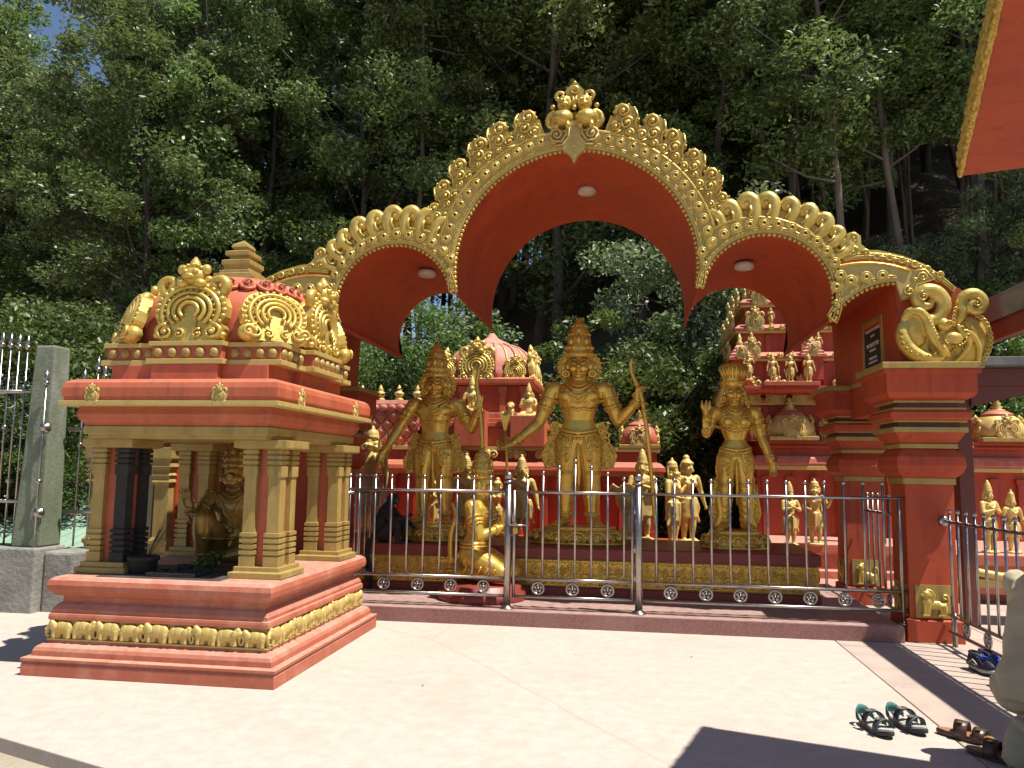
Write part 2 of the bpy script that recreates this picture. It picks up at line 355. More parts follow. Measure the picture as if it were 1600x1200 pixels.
# ------------------------------------------------------------------ forest
def leaf_mat(name, dark, mid, light, trans=0.22, rough=0.44):
    m = bpy.data.materials.new(name); m.use_nodes = True; nt = m.node_tree; N = nt.nodes; L = nt.links; b = N['Principled BSDF']
    g = N.new('ShaderNodeNewGeometry'); oi = N.new('ShaderNodeObjectInfo')
    r = N.new('ShaderNodeValToRGB'); e = r.color_ramp.elements
    e[0].position = 0.0; e[0].color = (*dark, 1); e[1].position = 1.0; e[1].color = (*light, 1); k = e.new(0.55); k.color = (*mid, 1)
    L.new(g.outputs['Random Per Island'], r.inputs[0])
    nz = N.new('ShaderNodeTexNoise'); nz.inputs['Scale'].default_value = 0.55; nz.inputs['Detail'].default_value = 3; L.new(g.outputs['Position'], nz.inputs['Vector'])
    nr = N.new('ShaderNodeValToRGB'); nr.color_ramp.elements[0].position = 0.50; nr.color_ramp.elements[1].position = 0.68; nr.color_ramp.elements[1].color = (0.75,) * 3 + (1,); L.new(nz.outputs['Fac'], nr.inputs[0])
    ym = N.new('ShaderNodeMixRGB'); L.new(nr.outputs[0], ym.inputs[0]); L.new(r.outputs[0], ym.inputs[1]); ym.inputs[2].default_value = (0.19, 0.270, 0.055, 1)
    hs = N.new('ShaderNodeHueSaturation'); L.new(ym.outputs[0], hs.inputs['Color'])
    mr = N.new('ShaderNodeMapRange'); mr.inputs['To Min'].default_value = 0.72; mr.inputs['To Max'].default_value = 1.28; L.new(oi.outputs['Random'], mr.inputs['Value']); L.new(mr.outputs[0], hs.inputs['Value'])
    mh = N.new('ShaderNodeMapRange'); mh.inputs['To Min'].default_value = 0.485; mh.inputs['To Max'].default_value = 0.515; L.new(oi.outputs['Random'], mh.inputs['Value']); L.new(mh.outputs[0], hs.inputs['Hue'])
    L.new(hs.outputs[0], b.inputs['Base Color']); b.inputs['Roughness'].default_value = rough; b.inputs['Specular IOR Level'].default_value = 0.55
    tr = N.new('ShaderNodeBsdfTranslucent'); L.new(hs.outputs[0], tr.inputs['Color'])
    ms = N.new('ShaderNodeMixShader'); ms.inputs[0].default_value = trans
    L.new(b.outputs[0], ms.inputs[1]); L.new(tr.outputs[0], ms.inputs[2]); L.new(ms.outputs[0], N['Material Output'].inputs['Surface'])
    return m
LEAF_EUC = leaf_mat('eucalyptus_leaves', (0.070, 0.115, 0.040), (0.150, 0.225, 0.070), (0.290, 0.360, 0.125), 0.36)
LEAF_BUSH = leaf_mat('broad_bush_leaves', (0.040, 0.075, 0.016), (0.085, 0.140, 0.028), (0.150, 0.215, 0.050), 0.32)
LEAF_GREY = leaf_mat('grey_green_leaves', (0.075, 0.115, 0.055), (0.160, 0.222, 0.100), (0.290, 0.340, 0.165), 0.35)
BARK = mat('pale_bark', (0.20, 0.165, 0.13), (0.09, 0.07, 0.055), rough=0.9, nscale=3, bump=0.6, bscale=12, bdist=0.03, stretch=(1, 1, 0.25))
BARK_D = mat('dark_bark', (0.085, 0.065, 0.05), (0.04, 0.03, 0.024), rough=0.9, nscale=3, bump=0.6, bscale=12, bdist=0.03, stretch=(1, 1, 0.25))

def leaf_mesh(name, clumps, per, size, m, rng, aspect=0.42, droop=0.0):
    # clumps: (centre, radius) ; each leaf is one folded diamond
    C = np.array([c for c, r in clumps]); Rr = np.array([r for c, r in clumps])
    idx = np.repeat(np.arange(len(C)), per); n = len(idx)
    d = rng.normal(size=(n, 3)); d /= np.linalg.norm(d, axis=1)[:, None]
    rad = rng.random(n) ** 0.45
    pos = C[idx] + d * (Rr[idx] * rad)[:, None] * np.array([1.0, 1.0, 0.62])
    a = rng.normal(size=(n, 3)); a[:, 2] = a[:, 2] * 0.6 - droop; a /= np.linalg.norm(a, axis=1)[:, None]
    nn = rng.normal(size=(n, 3)) * 0.75 + np.array([0, 0, 0.9]); b = np.cross(nn, a); b /= (np.linalg.norm(b, axis=1)[:, None] + 1e-9)
    up = np.cross(a, b)
    L = size * (0.6 + 0.8 * rng.random(n))[:, None]
    v = np.empty((n, 4, 3)); v[:, 0] = pos - a * L * 0.5; v[:, 2] = pos + a * L * 0.5
    v[:, 1] = pos + b * L * aspect * 0.5 + up * L * 0.08; v[:, 3] = pos - b * L * aspect * 0.5 + up * L * 0.08
    me = bpy.data.meshes.new(name); me.vertices.add(n * 4); me.vertices.foreach_set('co', v.ravel())
    me.loops.add(n * 4); me.loops.foreach_set('vertex_index', np.arange(n * 4, dtype=np.int32))
    me.polygons.add(n); me.polygons.foreach_set('loop_start', np.arange(0, n * 4, 4, dtype=np.int32))
    me.update(calc_edges=True); me.materials.append(m); return me

def tree_proto(seed, H, base, cr, ncl, per, leaf, lm, bm_, trunk_r, droop=0.05, clump_r=(0.5, 1.15)):
    rng = np.random.default_rng(seed); rd = random.Random(seed)
    mb = MB(); pts = []; x = y = 0.0; ns = 9
    for i in range(ns + 1):
        t = i / ns; pts.append((x, y, H * 0.97 * t)); x += rd.uniform(-0.28, 0.28); y += rd.uniform(-0.28, 0.28)
    rs = [trunk_r * (1 - 0.88 * (i / ns) ** 0.9) for i in range(ns + 1)]; rs[0] *= 1.35
    mb.tube(pts, rs, n=8)
    cl = []
    def on(t):
        f = t * ns; i = min(ns - 1, int(f)); f -= i
        return Vector(pts[i]) * (1 - f) + Vector(pts[i + 1]) * f
    nl = ncl // 4
    for k in range(nl):
        t = base + (0.97 - base) * (k + rd.random()) / nl
        p = on(t); a = rd.uniform(0, 6.283); u = (t - base) / (1 - base)
        ln = cr * (0.45 + 0.75 * math.sin(math.pi * (0.12 + 0.80 * u)) * rd.uniform(0.6, 1.1))
        el = rd.uniform(0.15, 0.75)
        dv = Vector((math.cos(a) * math.cos(el), math.sin(a) * math.cos(el), math.sin(el)))
        q1 = p + dv * ln * 0.5 + Vector((0, 0, -0.1)); q2 = p + dv * ln + Vector((0, 0, 0.15))
        r0 = trunk_r * (1 - 0.85 * t) * 0.5
        mb.tube([p, q1, q2], [max(r0, .03), max(r0 * .6, .02), .012], n=5)
        for j in range(4):
            w = rd.uniform(0.45, 1.08); c = p + dv * ln * w + Vector((rd.gauss(0, .5), rd.gauss(0, .5), rd.gauss(0, .45)))
            cl.append((tuple(c), rd.uniform(*clump_r)))
            if j % 2 == 0: mb.tube([p + dv * ln * w * .6, c], [.02, .008], n=4)
    trunk = mb.mesh('trunk', bm_); fixmesh(trunk)
    crown = leaf_mesh('crown', cl, per, leaf, lm, rng, droop=droop)
    return trunk, crown
PROTO = [tree_proto(11, 19, 0.20, 3.3, 150, 245, 0.168, LEAF_EUC, BARK_D, 0.17, clump_r=(0.38, 0.95)),
         tree_proto(12, 22, 0.32, 3.0, 146, 240, 0.168, LEAF_EUC, BARK, 0.15, clump_r=(0.38, 0.95)),
         tree_proto(13, 17, 0.12, 3.6, 158, 245, 0.172, LEAF_EUC, BARK_D, 0.18, clump_r=(0.38, 1.0)),
         tree_proto(14, 24, 0.42, 2.8, 134, 240, 0.168, LEAF_EUC, BARK, 0.13, clump_r=(0.36, 0.9)),
         tree_proto(15, 20, 0.18, 3.2, 150, 245, 0.168, LEAF_GREY, BARK_D, 0.17, clump_r=(0.38, 0.95))]
def plant(name, label, cat, proto, loc, rz, sc, group):
    t = thing(name, label, cat, (0, 0, 0), group)
    link('trunk', proto[0], t); link('crown', proto[1], t)
    t.location = loc; t.rotation_euler = (random.uniform(-.03, .03), random.uniform(-.03, .03), rz); t.scale = (sc[0], sc[0], sc[1])
    return t
KIND = ['full crowned dark green', 'tall pale trunked', 'broad low crowned', 'very slender high crowned', 'grey-green leafed']
WHERE = ['on the slope left of the arch', 'on the slope behind the arch', 'on the steep slope right of the arch']
ROW = ['near', 'middle', 'far']
rt = random.Random(5)
cnt = 0
for j, y in enumerate([20.5, 23.5, 26.5, 29.5, 33, 37, 41.5, 46.5, 53, 61, 70]):
    xl = -0.86 * y - 5 if j < 9 else -0.05 * y; xr = 0.47 * y + 3
    nx = int((xr - xl) / (2.45 + 0.024 * y))
    for i in range(nx + 1):
        x = xl + (xr - xl) * (i + 0.5 * (j % 2)) / nx + rt.uniform(-1.0, 1.0); yy = y + rt.uniform(-1.1, 1.1)
        u = x / yy
        if j >= 6 and u < -0.30: continue
        if j == 0 and (-0.22 < u < 0.17 or rt.random() < 0.35): continue
        if j == 1 and (-0.16 < u < 0.10) and rt.random() < 0.7: continue
        reg = 0 if u < -0.28 else (1 if u < 0.17 else 2)
        pk = rt.choice([0, 2, 4, 0, 1]) if reg == 0 else (rt.choice([0, 1, 2, 4, 3]) if reg == 1 else rt.choice([1, 3, 3, 1, 4]))
        if reg == 2 and j > 4: pk = rt.choice([0, 2, 4])
        s = rt.uniform(0.82, 1.12); h = s * rt.uniform(0.92, 1.1)
        if -0.84 < u < -0.75 and j < 3: continue
        if -0.97 < u < -0.64: h *= 0.79
        if -0.58 < u < -0.52: h *= 0.75
        lab = KIND[pk] + ' forest tree, ' + ROW[0 if j < 2 else (1 if j < 5 else 2)] + ' row ' + WHERE[reg]
        plant('forest_tree', lab, 'tree', PROTO[pk], (x, yy, hill(x, yy) - 0.25), rt.uniform(0, 6.28), (s, h), lab.replace('forest tree', 'forest trees')); cnt += 1
print('trees', cnt)
# young trees and shrubs at the foot of the slope
BUSH = [tree_proto(31, 2.6, 0.10, 1.25, 80, 300, 0.085, LEAF_BUSH, BARK_D, 0.05, droop=0.1, clump_r=(0.25, 0.5)),
        tree_proto(32, 4.6, 0.22, 1.35, 80, 280, 0.105, LEAF_GREY, BARK_D, 0.07, droop=0.15, clump_r=(0.3, 0.6)),
        tree_proto(33, 1.8, 0.05, 1.15, 70, 260, 0.075, LEAF_BUSH, BARK_D, 0.04, droop=0.0, clump_r=(0.22, 0.42))]
def shrub(name, label, k, x, y, s, h=1.0, dz=0.0, group=None):
    plant(name, label, 'tree' if 'tree' in name else 'shrub', BUSH[k], (x, y, hill(x, y) - 0.05 + dz), rt.uniform(0, 6.28), (s, s * h), group)
shrub('young_tree', 'young grey-green tree on the slope seen through the central arch', 1, 1.25, 18.6, 1.25, 1.12)
shrub('young_tree', 'lower grey-green sapling right of the main statue head, behind it', 1, 1.9, 17.6, 0.95, 1.0)
shrub('young_tree', 'pale leafed sapling above the left statue crown', 1, -4.6, 18.4, 1.0, 0.95)
shrub('garden_shrub', 'bright green shrub behind the right statue shoulder', 0, 2.3, 16.4, 1.25, 1.05)
shrub('garden_shrub', 'bright green shrub rising between main statue and right statue', 0, 0.9, 16.2, 1.3, 1.0)
shrub('garden_shrub', 'low bright shrub beside the small red dome', 2, 1.3, 14.6, 0.95, 1.0, 0.1)
shrub('garden_shrub', 'dark green shrub left of the domed temple roof', 0, -4.9, 16.6, 1.3, 1.0)
shrub('garden_shrub', 'green shrub behind the row of cream pots on the wall', 0, -6.4, 16.4, 1.3, 1.1)
shrub('garden_shrub', 'bright green shrub behind the concrete post', 0, -9.3, 11.9, 1.2, 1.1)
shrub('garden_shrub', 'leafy shrub behind the left spear fence', 0, -11.6, 12.4, 1.15, 1.0)
shrub('garden_shrub', 'low shrub under the left spear fence', 2, -10.6, 11.4, 0.8, 0.9)
shrub('garden_shrub', 'low leafy shrub beside the small shrine on far left', 2, -8.3, 12.2, 0.9, 0.9)
shrub('garden_shrub', 'sunlit shrub above the right shelter roof', 0, 8.4, 19.5, 1.3, 1.0)
shrub('garden_shrub', 'sunlit shrub beside the right arch shoulder', 0, 6.6, 19.0, 1.2, 1.1)
shrub('garden_shrub', 'broad green shrub behind the far right dome', 0, 9.8, 16.9, 1.3, 1.0)
shrub('garden_shrub', 'leafy shrub left of the far right dome', 0, 7.9, 16.6, 1.0, 1.0)
shrub('young_tree', 'slim sapling among the pale trunks on the right', 1, 10.8, 22.0, 1.0, 1.1)
shrub('young_tree', 'short sapling on the right slope above the eave', 1, 7.2, 22.6, 0.9, 1.0)

# thin bare-stemmed trees along the foot of the right slope
SLIM = [tree_proto(41, 21, 0.56, 2.0, 76, 210, 0.165, LEAF_EUC, BARK, 0.085, clump_r=(0.35, 0.8)), tree_proto(42, 18, 0.60, 1.8, 68, 210, 0.165, LEAF_GREY, BARK, 0.075, clump_r=(0.35, 0.8))]
rs_ = random.Random(77)
for k in range(22):
    y = rs_.uniform(22, 34); x = y * rs_.uniform(0.20, 0.47)
    plant('slim_tree', 'thin bare-stemmed pale tree on the slope right of the arch', 'tree', SLIM[k % 2], (x, y, hill(x, y) - .2), rs_.uniform(0, 6.28), (rs_.uniform(.8, 1.15), rs_.uniform(.85, 1.15)), 'thin pale trees right of the arch')
# ================================================================== the great lobed gateway
AX, YF, YB = -0.57, 8.10, 10.55
def inner_half(g=0.0):
    # right half of the opening, from the crown outwards; g shrinks the opening
    p = arc(0, 3.66, 1.30 - g, 90, -10.2, 44)
    p += arc(1.92, 3.32, 0.635 - g, 170, -23, 38, 0.70 - g)
    p += arc(3.17, 2.75, 0.70 - g, 151, 90, 14)
    return p
def outer_half(g=0.0):
    p = arc(0, 3.66, 1.50 + g, 90, 15, 44)
    p += arc(1.90, 3.28, 0.88 + g, 120.6, 25, 38, 0.82 + g)
    p += arc(2.90, 2.57, 1.07 + g, 104, 66, 14)
    return p
def strip_solid(mb, a, b, y0, y1, end=None):
    # solid between two matching curves in XZ, with optional end polygons
    n = len(a)
    vs = [(x, y0, z) for x, z in a] + [(x, y0, z) for x, z in b] + [(x, y1, z) for x, z in a] + [(x, y1, z) for x, z in b]
    fs = []
    for i in range(n - 1):
        j = i + 1
        fs += [(i, j, n + j, n + i), (2 * n + i, 3 * n + i, 3 * n + j, 2 * n + j), (i, 2 * n + i, 2 * n + j, j), (n + i, n + j, 3 * n + j, 3 * n + i)]
    mb.add(vs, fs)
    if end: mb.prism(end, y0, y1); mb.prism([(2 * AX - x, z) for x, z in end], y0, y1)
def mirror(p): return [(-x, z) for x, z in reversed(p)]
def full(p): return [(AX + x, z) for x, z in mirror(p)[:-1] + p]
IN = full(inner_half()); OUT = full(outer_half())
arch = thing('temple_gateway_arch', 'large red gateway arch of three scalloped lobes edged in gold', 'gateway', (AX, 9.3, 0.0))
# shell: one continuous scalloped vault
rend = [IN[-1], (AX + 3.20, 2.60), (AX + 3.82, 2.60), (AX + 3.80, 3.34), (AX + 3.62, 3.46), OUT[-1]]
mb = MB(); strip_solid(mb, IN, OUT, YF, YB, rend)
vault = mb.build('vault', RED, arch)
# gold face band, a little proud, its lip hanging below the soffit edge
INb = full(inner_half(0.012))
OUTb = full(outer_half(0.006))
k0 = [INb[-1], (AX + 3.22, 3.25), (AX + 3.34, 3.27), (AX + 3.38, 3.40), (AX + 3.54, 3.45), (AX + 3.44, 3.56), OUTb[-1]]
mb = MB(); strip_solid(mb, INb, OUTb, YF - 0.045, YF + 0.02, k0)
band = mb.build('face_band', PALEGOLD, arch, bev=0.006)
def curve3(p, y): return [(x, y, z) for x, z in p]
mb = MB()
mb.tube(curve3([(AX + (x - AX) * 0.99, z - 0.012) for x, z in OUT], YF - 0.045), 0.017, n=6)
mb.build('band_rim', GOLD, arch)
mb = MB()
for g in (-0.045,):
    half = inner_half(g)
    mb.tube(curve3(full(half), YF - 0.048), 0.009, n=5)
mb.build('band_rim', GOLD, arch)
# chain of small links beside the rim, and the bead row on the edge
mb = MB()
for (x, z), (tx, tz) in along(full(inner_half(-0.022)), 0.062, 0.03):
    mb.T = Matrix.Translation((x, YF - 0.05, z)) @ Matrix.Rotation(-math.atan2(tz, tx), 4, 'Y')
    mb.box(-0.021, 0.021, -0.008, 0.01, -0.009, 0.009)
mb.T = Matrix(); o = mb.build('link_row', BRIGHTGOLD, arch, bev=0.003); tag(o, kind='stuff')
mb = MB()
for (x, z), t in along(full(inner_half(0.026)), 0.052, 0.02): mb.sphere((x, YF - 0.018, z), 0.023, 8, 6)
o = mb.build('bead_row', GOLD, arch); tag(o, kind='stuff')
# rosettes
mb = MB(); mb.lathe([(0.055, -0.01), (0.056, 0.008), (0.048, 0.016), (0.040, 0.010), (0.034, 0.012), (0.028, 0.026), (0.020, 0.028), (0.013, 0.016), (0.011, 0.006)], n=18, ax='y')
ROS = fixmesh(mb.mesh('rosette', BRIGHTGOLD))
mb = MB(); mb.lathe([(0.0125, 0.0), (0.0115, 0.012), (0.004, 0.014)], n=8, ax='y')
ROSC = fixmesh(mb.mesh('rosette_eye', DARKWOOD))
mid = [(x, z) for x, z in arc(0, 3.66, 1.415, 81, 4, 40)]
ros = []
for (x, z), t in along(mid, 0.138): ros.append((x, z, 1))
for (x, z), t in along(arc(1.91, 3.30, 0.765, 141, 8, 40, 0.77), 0.140): ros.append((x, z, 1))
for (x, z), t in along(arc(3.02, 2.62, 0.875, 118, 82, 20), 0.150): ros.append((x, z, 1.05))
ros += [(1.36, 3.80, .62), (1.345, 3.66, .55), (2.62, 3.37, .62), (2.605, 3.24, .55)]
for x, z, s in ros:
    for sg in (1, -1):
        o = link('rosette', ROS, arch, (AX + sg * x, YF - 0.047, z), scale=s)
        c = link('eye', ROSC, o, (0, 0, 0)); 
for sg in (1, -1):
    mb = MB(); mb.T = Matrix.Translation((AX, YF - 0.05, 0)) @ Matrix.Diagonal((sg, 1, 1, 1))
    mb.scroll((3.42, 3.475), 0.05, 0.013, 1.5, R(200), -1, 0, n=16); mb.scroll((3.285, 3.34), 0.05, 0.012, 1.5, R(90), 1, 0, n=16); mb.scroll((3.34, 3.44), 0.03, 0.010, 1.2, 0, 1, 0, n=12)
    mb.tube([(3.22, 0, 3.27), (3.32, 0, 3.29), (3.36, 0, 3.40), (3.52, 0, 3.45), (3.44, 0, 3.55), (3.33, 0, 3.535)], 0.010, n=5)
    tag(mb.build('end_scroll', BRIGHTGOLD, arch), kind='stuff')
# crest: curled leaves standing on the lobes
def curl_mesh():
    mb = MB(); T = []
    mb.tube([(0.02, 0, -0.05), (0.035, 0, 0.02), (0.05, 0, 0.09), (0.045, 0, 0.16), (0.0, 0, 0.205), (-0.055, 0, 0.185), (-0.065, 0, 0.13), (-0.03, 0, 0.11)], [0.062, 0.066, 0.068, 0.066, 0.06, 0.052, 0.042, 0.032], n=10, round_ends=True)
    mb.sphere((-0.028, -0.02, 0.135), 0.034, 10, 7)
    mb.tube([(0.085, -0.03, 0.0), (0.10, -0.03, 0.10), (0.075, -0.035, 0.19), (0.0, -0.035, 0.245), (-0.08, -0.03, 0.21)], 0.011, n=5)
    mb.tube([(-0.03, -0.05, 0.0), (0.0, -0.055, 0.05), (-0.005, -0.055, 0.10)], 0.014, n=5)
    return fixmesh(mb.mesh('crest_curl', BRIGHTGOLD))
CURL = curl_mesh()
def bigleaf_mesh():
    mb = MB()
    out = [(-0.15, -0.06), (0.16, -0.06), (0.19, 0.05), (0.16, 0.12), (0.20, 0.18), (0.15, 0.24), (0.14, 0.31), (0.07, 0.345), (-0.01, 0.35), (-0.075, 0.32), (-0.095, 0.26), (-0.06, 0.21), (-0.12, 0.17), (-0.10, 0.10), (-0.165, 0.05)]
    mb.prism(out, -0.045, 0.05)
    mb.scroll((0.01, 0.265), 0.080, 0.026, 1.5, R(200), -1, -0.05, ball=True, rise=0.015)
    mb.scroll((0.055, 0.13), 0.075, 0.023, 1.5, R(20), 1, -0.05, rise=0.015)
    mb.scroll((-0.06, 0.085), 0.058, 0.020, 1.4, R(160), -1, -0.05, rise=0.012)
    mb.scroll((0.09, 0.02), 0.05, 0.019, 1.3, R(-20), 1, -0.05, rise=0.01)
    mb.tube([(0.14, -0.05, 0.30), (0.175, -0.05, 0.22), (0.15, -0.05, 0.15), (0.175, -0.05, 0.06)], 0.014, n=5)
    mb.tube([(-0.13, -0.05, 0.01), (-0.04, -0.055, 0.02), (0.02, -0.055, 0.06)], 0.014, n=5)
    for q in out[2:-1]: mb.sphere((q[0] * .93, -0.04, q[1]), 0.017, 7, 5)
    return fixmesh(mb.mesh('crest_leaf', GOLD))
LEAFM = bigleaf_mesh()
def on_curve(mesh, name, cx, cz, r, ang, sg, s, lean):
    a = R(ang); x, z = cx + r * math.cos(a), cz + r * math.sin(a)
    rotv = (math.pi / 2 - a) + R(lean + random.uniform(-4, 4)); s *= random.uniform(0.94, 1.06)
    o = link(name, mesh, arch, (AX + sg * x, YF + 0.0, z), scale=(sg * s, s, s), rot=(0, sg * rotv, 0))
    return o
for sg in (1, -1):
    mb = MB(); strip_solid(mb, [(AX + sg * x, z) for x, z in arc(1.90, 3.28, 0.86, 121, 28, 30, 0.80)], [(AX + sg * x, z) for x, z in arc(1.90, 3.28, 1.0, 119, 30, 30, 0.91)], YF + 0.005, YF + 0.07); mb.build('crest_backing', GOLD, arch)
    mb = MB(); strip_solid(mb, [(AX + sg * x, z) for x, z in arc(0, 3.66, 1.48, 78, 17, 30)], [(AX + sg * x, z) for x, z in arc(0, 3.66, 1.70, 77, 19, 30, 1.62)], YF + 0.005, YF + 0.06); mb.build('crest_backing', GOLD, arch)
    for a, s in ((117, 0.95), (106.5, 1.02), (95.5, 1.05), (84, 1.04), (72.5, 1.0), (61.5, 0.96), (51, 0.9), (41, 0.84), (32, 0.78)): on_curve(CURL, 'crest_curl', 1.90, 3.28, 0.87, a, sg, s, -6)
    for a, s in ((71, 0.92), (60.5, 0.93), (50, 0.9), (39.5, 0.86), (30, 0.82), (21.5, 0.74)): on_curve(LEAFM, 'crest_leaf', 0, 3.66, 1.50, a, sg, s, -14 if a > 50 else -26)
# long fins with eyes on the end lobes
def fin_mesh():
    mb = MB()
    base = arc(2.90, 2.57, 1.075, 101, 42, 16)
    top = [(3.72, 3.34), (3.60, 3.46), (3.44, 3.58), (3.24, 3.67), (3.02, 3.73), (2.92, 3.735), (2.86, 3.80), (2.86, 3.88), (2.80, 3.93), (2.73, 3.91), (2.71, 3.82), (2.66, 3.74)]
    mb.prism(base + top, -0.035, 0.06)
    for i in range(6):
        t = i / 5; x = 3.0 + 0.58 * t; z = 3.665 - 0.20 * t ** 1.6
        mb.lathe([(0.038, 0.0), (0.036, 0.014), (0.022, 0.016), (0.018, 0.004)], (x, -0.036, z), n=12, ax='y')
        mb.tube([(x - 0.055, -0.036, z + 0.04), (x - 0.075, -0.036, z - 0.02), (x - 0.03, -0.036, z - 0.065), (x + 0.04, -0.036, z - 0.06)], 0.008, n=4)
    mb.tube([(x, -0.037, z + 0.03) for x, z in base], 0.010, n=4)
    mb.tube([(x, -0.037, z + 0.055) for x, z in base], 0.008, n=4)
    mb.scroll((2.79, 3.86), 0.055, 0.017, 1.4, R(200), -1, -0.036); mb.scroll((2.78, 3.72), 0.055, 0.016, 1.4, R(20), 1, -0.036); mb.scroll((2.90, 3.70), 0.04, 0.014, 1.3, R(160), -1, -0.036)
    return fixmesh(mb.mesh('crest_fin', BRIGHTGOLD))
FIN = fin_mesh()
for sg in (1, -1): link('crest_fin', FIN, arch, (AX, YF - 0.0, 0.03), scale=(sg, 1, 1))
# crowning pair of lion faces over a hanging tongue
mb = MB()
for sg in (1, -1):
    mb.sphere((sg * 0.125, -0.03, 0.20), (0.125, 0.13, 0.115), 14, 10)
    mb.sphere((sg * 0.125, -0.10, 0.19), (0.088, 0.075, 0.075), 12, 8)
    mb.sphere((sg * 0.105, -0.03, 0.385), (0.082, 0.085, 0.095), 12, 9)
    mb.sphere((sg * 0.105, -0.105, 0.355), (0.042, 0.035, 0.03), 10, 7)
    mb.sphere((sg * 0.105, -0.115, 0.39), (0.018, 0.02, 0.03), 8, 6)
    for e in (-1, 1): mb.sphere((sg * 0.105 + e * 0.035, -0.10, 0.415), 0.017, 8, 6)
    mb.sphere((sg * 0.105, -0.02, 0.455), (0.075, 0.07, 0.035), 10, 6)
    mb.tube([(sg * 0.16, 0, 0.44), (sg * 0.20, -0.01, 0.50), (sg * 0.17, -0.01, 0.55), (sg * 0.12, -0.01, 0.53), (sg * 0.135, -0.02, 0.49)], [0.026, 0.026, 0.024, 0.02, 0.016], n=7, round_ends=True)
    mb.tube([(sg * 0.22, 0, 0.10), (sg * 0.285, 0, 0.17), (sg * 0.27, 0, 0.27), (sg * 0.21, -0.02, 0.30), (sg * 0.225, -0.03, 0.25)], [0.03, 0.035, 0.033, 0.028, 0.02], n=8, round_ends=True)
    for e in (-1, 1):
        mb.tube([(sg * 0.125 + e * 0.05, -0.10, 0.12), (sg * 0.125 + e * 0.06, -0.115, 0.08), (sg * 0.125 + e * 0.055, -0.11, 0.04)], [0.036, 0.03, 0.006], n=7, round_ends=True)
    mb.sphere((sg * 0.235, -0.01, 0.37), 0.032, 8, 6)
mb.box(-0.16, 0.16, -0.02, 0.10, -0.02, 0.3)
cr = link('crown_pair', remesh(mb, 0.008, 'crown_pair', GOLD, 2), arch, (AX, YF + 0.0, 5.10), scale=(1.0, 1, 0.90))
mb = MB()
mb.prism([(-0.09, 0.50), (-0.10, 0.545), (-0.03, 0.62), (0.0, 0.665), (0.03, 0.62), (0.10, 0.545), (0.09, 0.50), (0.05, 0.42), (-0.05, 0.42)], -0.03, 0.04)
mb.lathe([(0.05, 0.0), (0.048, 0.02), (0.034, 0.022), (0.026, 0.006)], (0, -0.03, 0.545), n=14, ax='y')
mb.lathe([(0.02, 0.0), (0.018, 0.012), (0.008, 0.013)], (0, -0.03, 0.625), n=10, ax='y')
mb.tube([(-0.02, -0.03, 0.50), (-0.006, -0.05, 0.36)], [0.012, 0.02], n=6); mb.tube([(0.02, -0.03, 0.50), (0.006, -0.05, 0.36)], [0.012, 0.02], n=6)
mb.sphere((0, -0.06, 0.335), 0.03, 8, 6)
mb.T = Matrix.Translation((AX, YF, 5.06)); mb2 = MB(); mb2.v = [tuple(mb.T @ Vector(p)) for p in mb.v]; mb2.f = mb.f; mb2.sm = mb.sm
mb2.build('crown_diamond', GOLD, arch)
mb = MB(); mb.T = Matrix.Translation((AX, YF - 0.05, 4.94))
mb.prism([(-0.06, 0.30), (0.06, 0.30), (0.075, 0.12), (0.13, 0.06), (0.11, -0.02), (0.05, -0.07), (0.02, -0.12), (0.0, -0.16), (-0.02, -0.12), (-0.05, -0.07), (-0.11, -0.02), (-0.13, 0.06), (-0.075, 0.12)], -0.035, 0.03)
for z, s in ((0.25, .5), (0.17, .5), (0.09, .55), (0.0, .9), (-0.10, .35)): mb.lathe([(0.045 * s, 0), (0.043 * s, 0.014), (0.026 * s, 0.016), (0.02 * s, 0.004)], (0, -0.036, z), n=12, ax='y')
for sg in (1, -1):
    mb.scroll((sg * 0.185, 0.155), 0.075, 0.018, 1.5, R(-60) if sg > 0 else R(240), sg, -0.03, rise=0.012)
    mb.tube([(sg * 0.075, -0.036, 0.27), (sg * 0.085, -0.036, 0.15), (sg * 0.14, -0.036, 0.075), (sg * 0.22, -0.036, 0.08), (sg * 0.255, -0.036, 0.14)], 0.014, n=6)
    mb.tube([(sg * 0.05, -0.036, 0.29), (sg * 0.058, -0.036, 0.12), (sg * 0.11, -0.036, 0.04), (sg * 0.20, -0.036, 0.03)], 0.012, n=6)
mb.build('crown_tongue', PALEGOLD, arch)

# ---- pillars
PF = [('r', [(0.035, 0.0), (0.035, 0.20), (0.0, 0.215), (0.0, 1.46)]), ('g', [(0.02, 1.46), (0.02, 1.52)]),
      ('r', [(0.015, 1.52), (0.07, 1.57), (0.095, 1.64), (0.085, 1.72), (0.03, 1.79), (0.02, 1.80)]), ('g', [(0.045, 1.80), (0.045, 1.845)]),
      ('r', [(0.03, 1.845), (0.05, 1.87), (0.10, 1.95)]), ('g', [(0.115, 1.95), (0.115, 2.00)]), ('d', [(0.06, 2.00), (0.06, 2.045)]),
      ('g', [(0.11, 2.045), (0.11, 2.065)]), ('r', [(0.12, 2.065), (0.145, 2.085), (0.145, 2.14), (0.12, 2.16)]), ('g', [(0.11, 2.16), (0.11, 2.185)]),
      ('d', [(0.06, 2.185), (0.06, 2.23)]), ('g', [(0.10, 2.23), (0.10, 2.255)]), ('r', [(0.10, 2.255), (0.15, 2.275), (0.185, 2.32), (0.185, 2.50), (0.215, 2.505), (0.215, 2.545)]),
      ('g', [(0.235, 2.545), (0.235, 2.605)])]
mb = MB()
lion = MB()
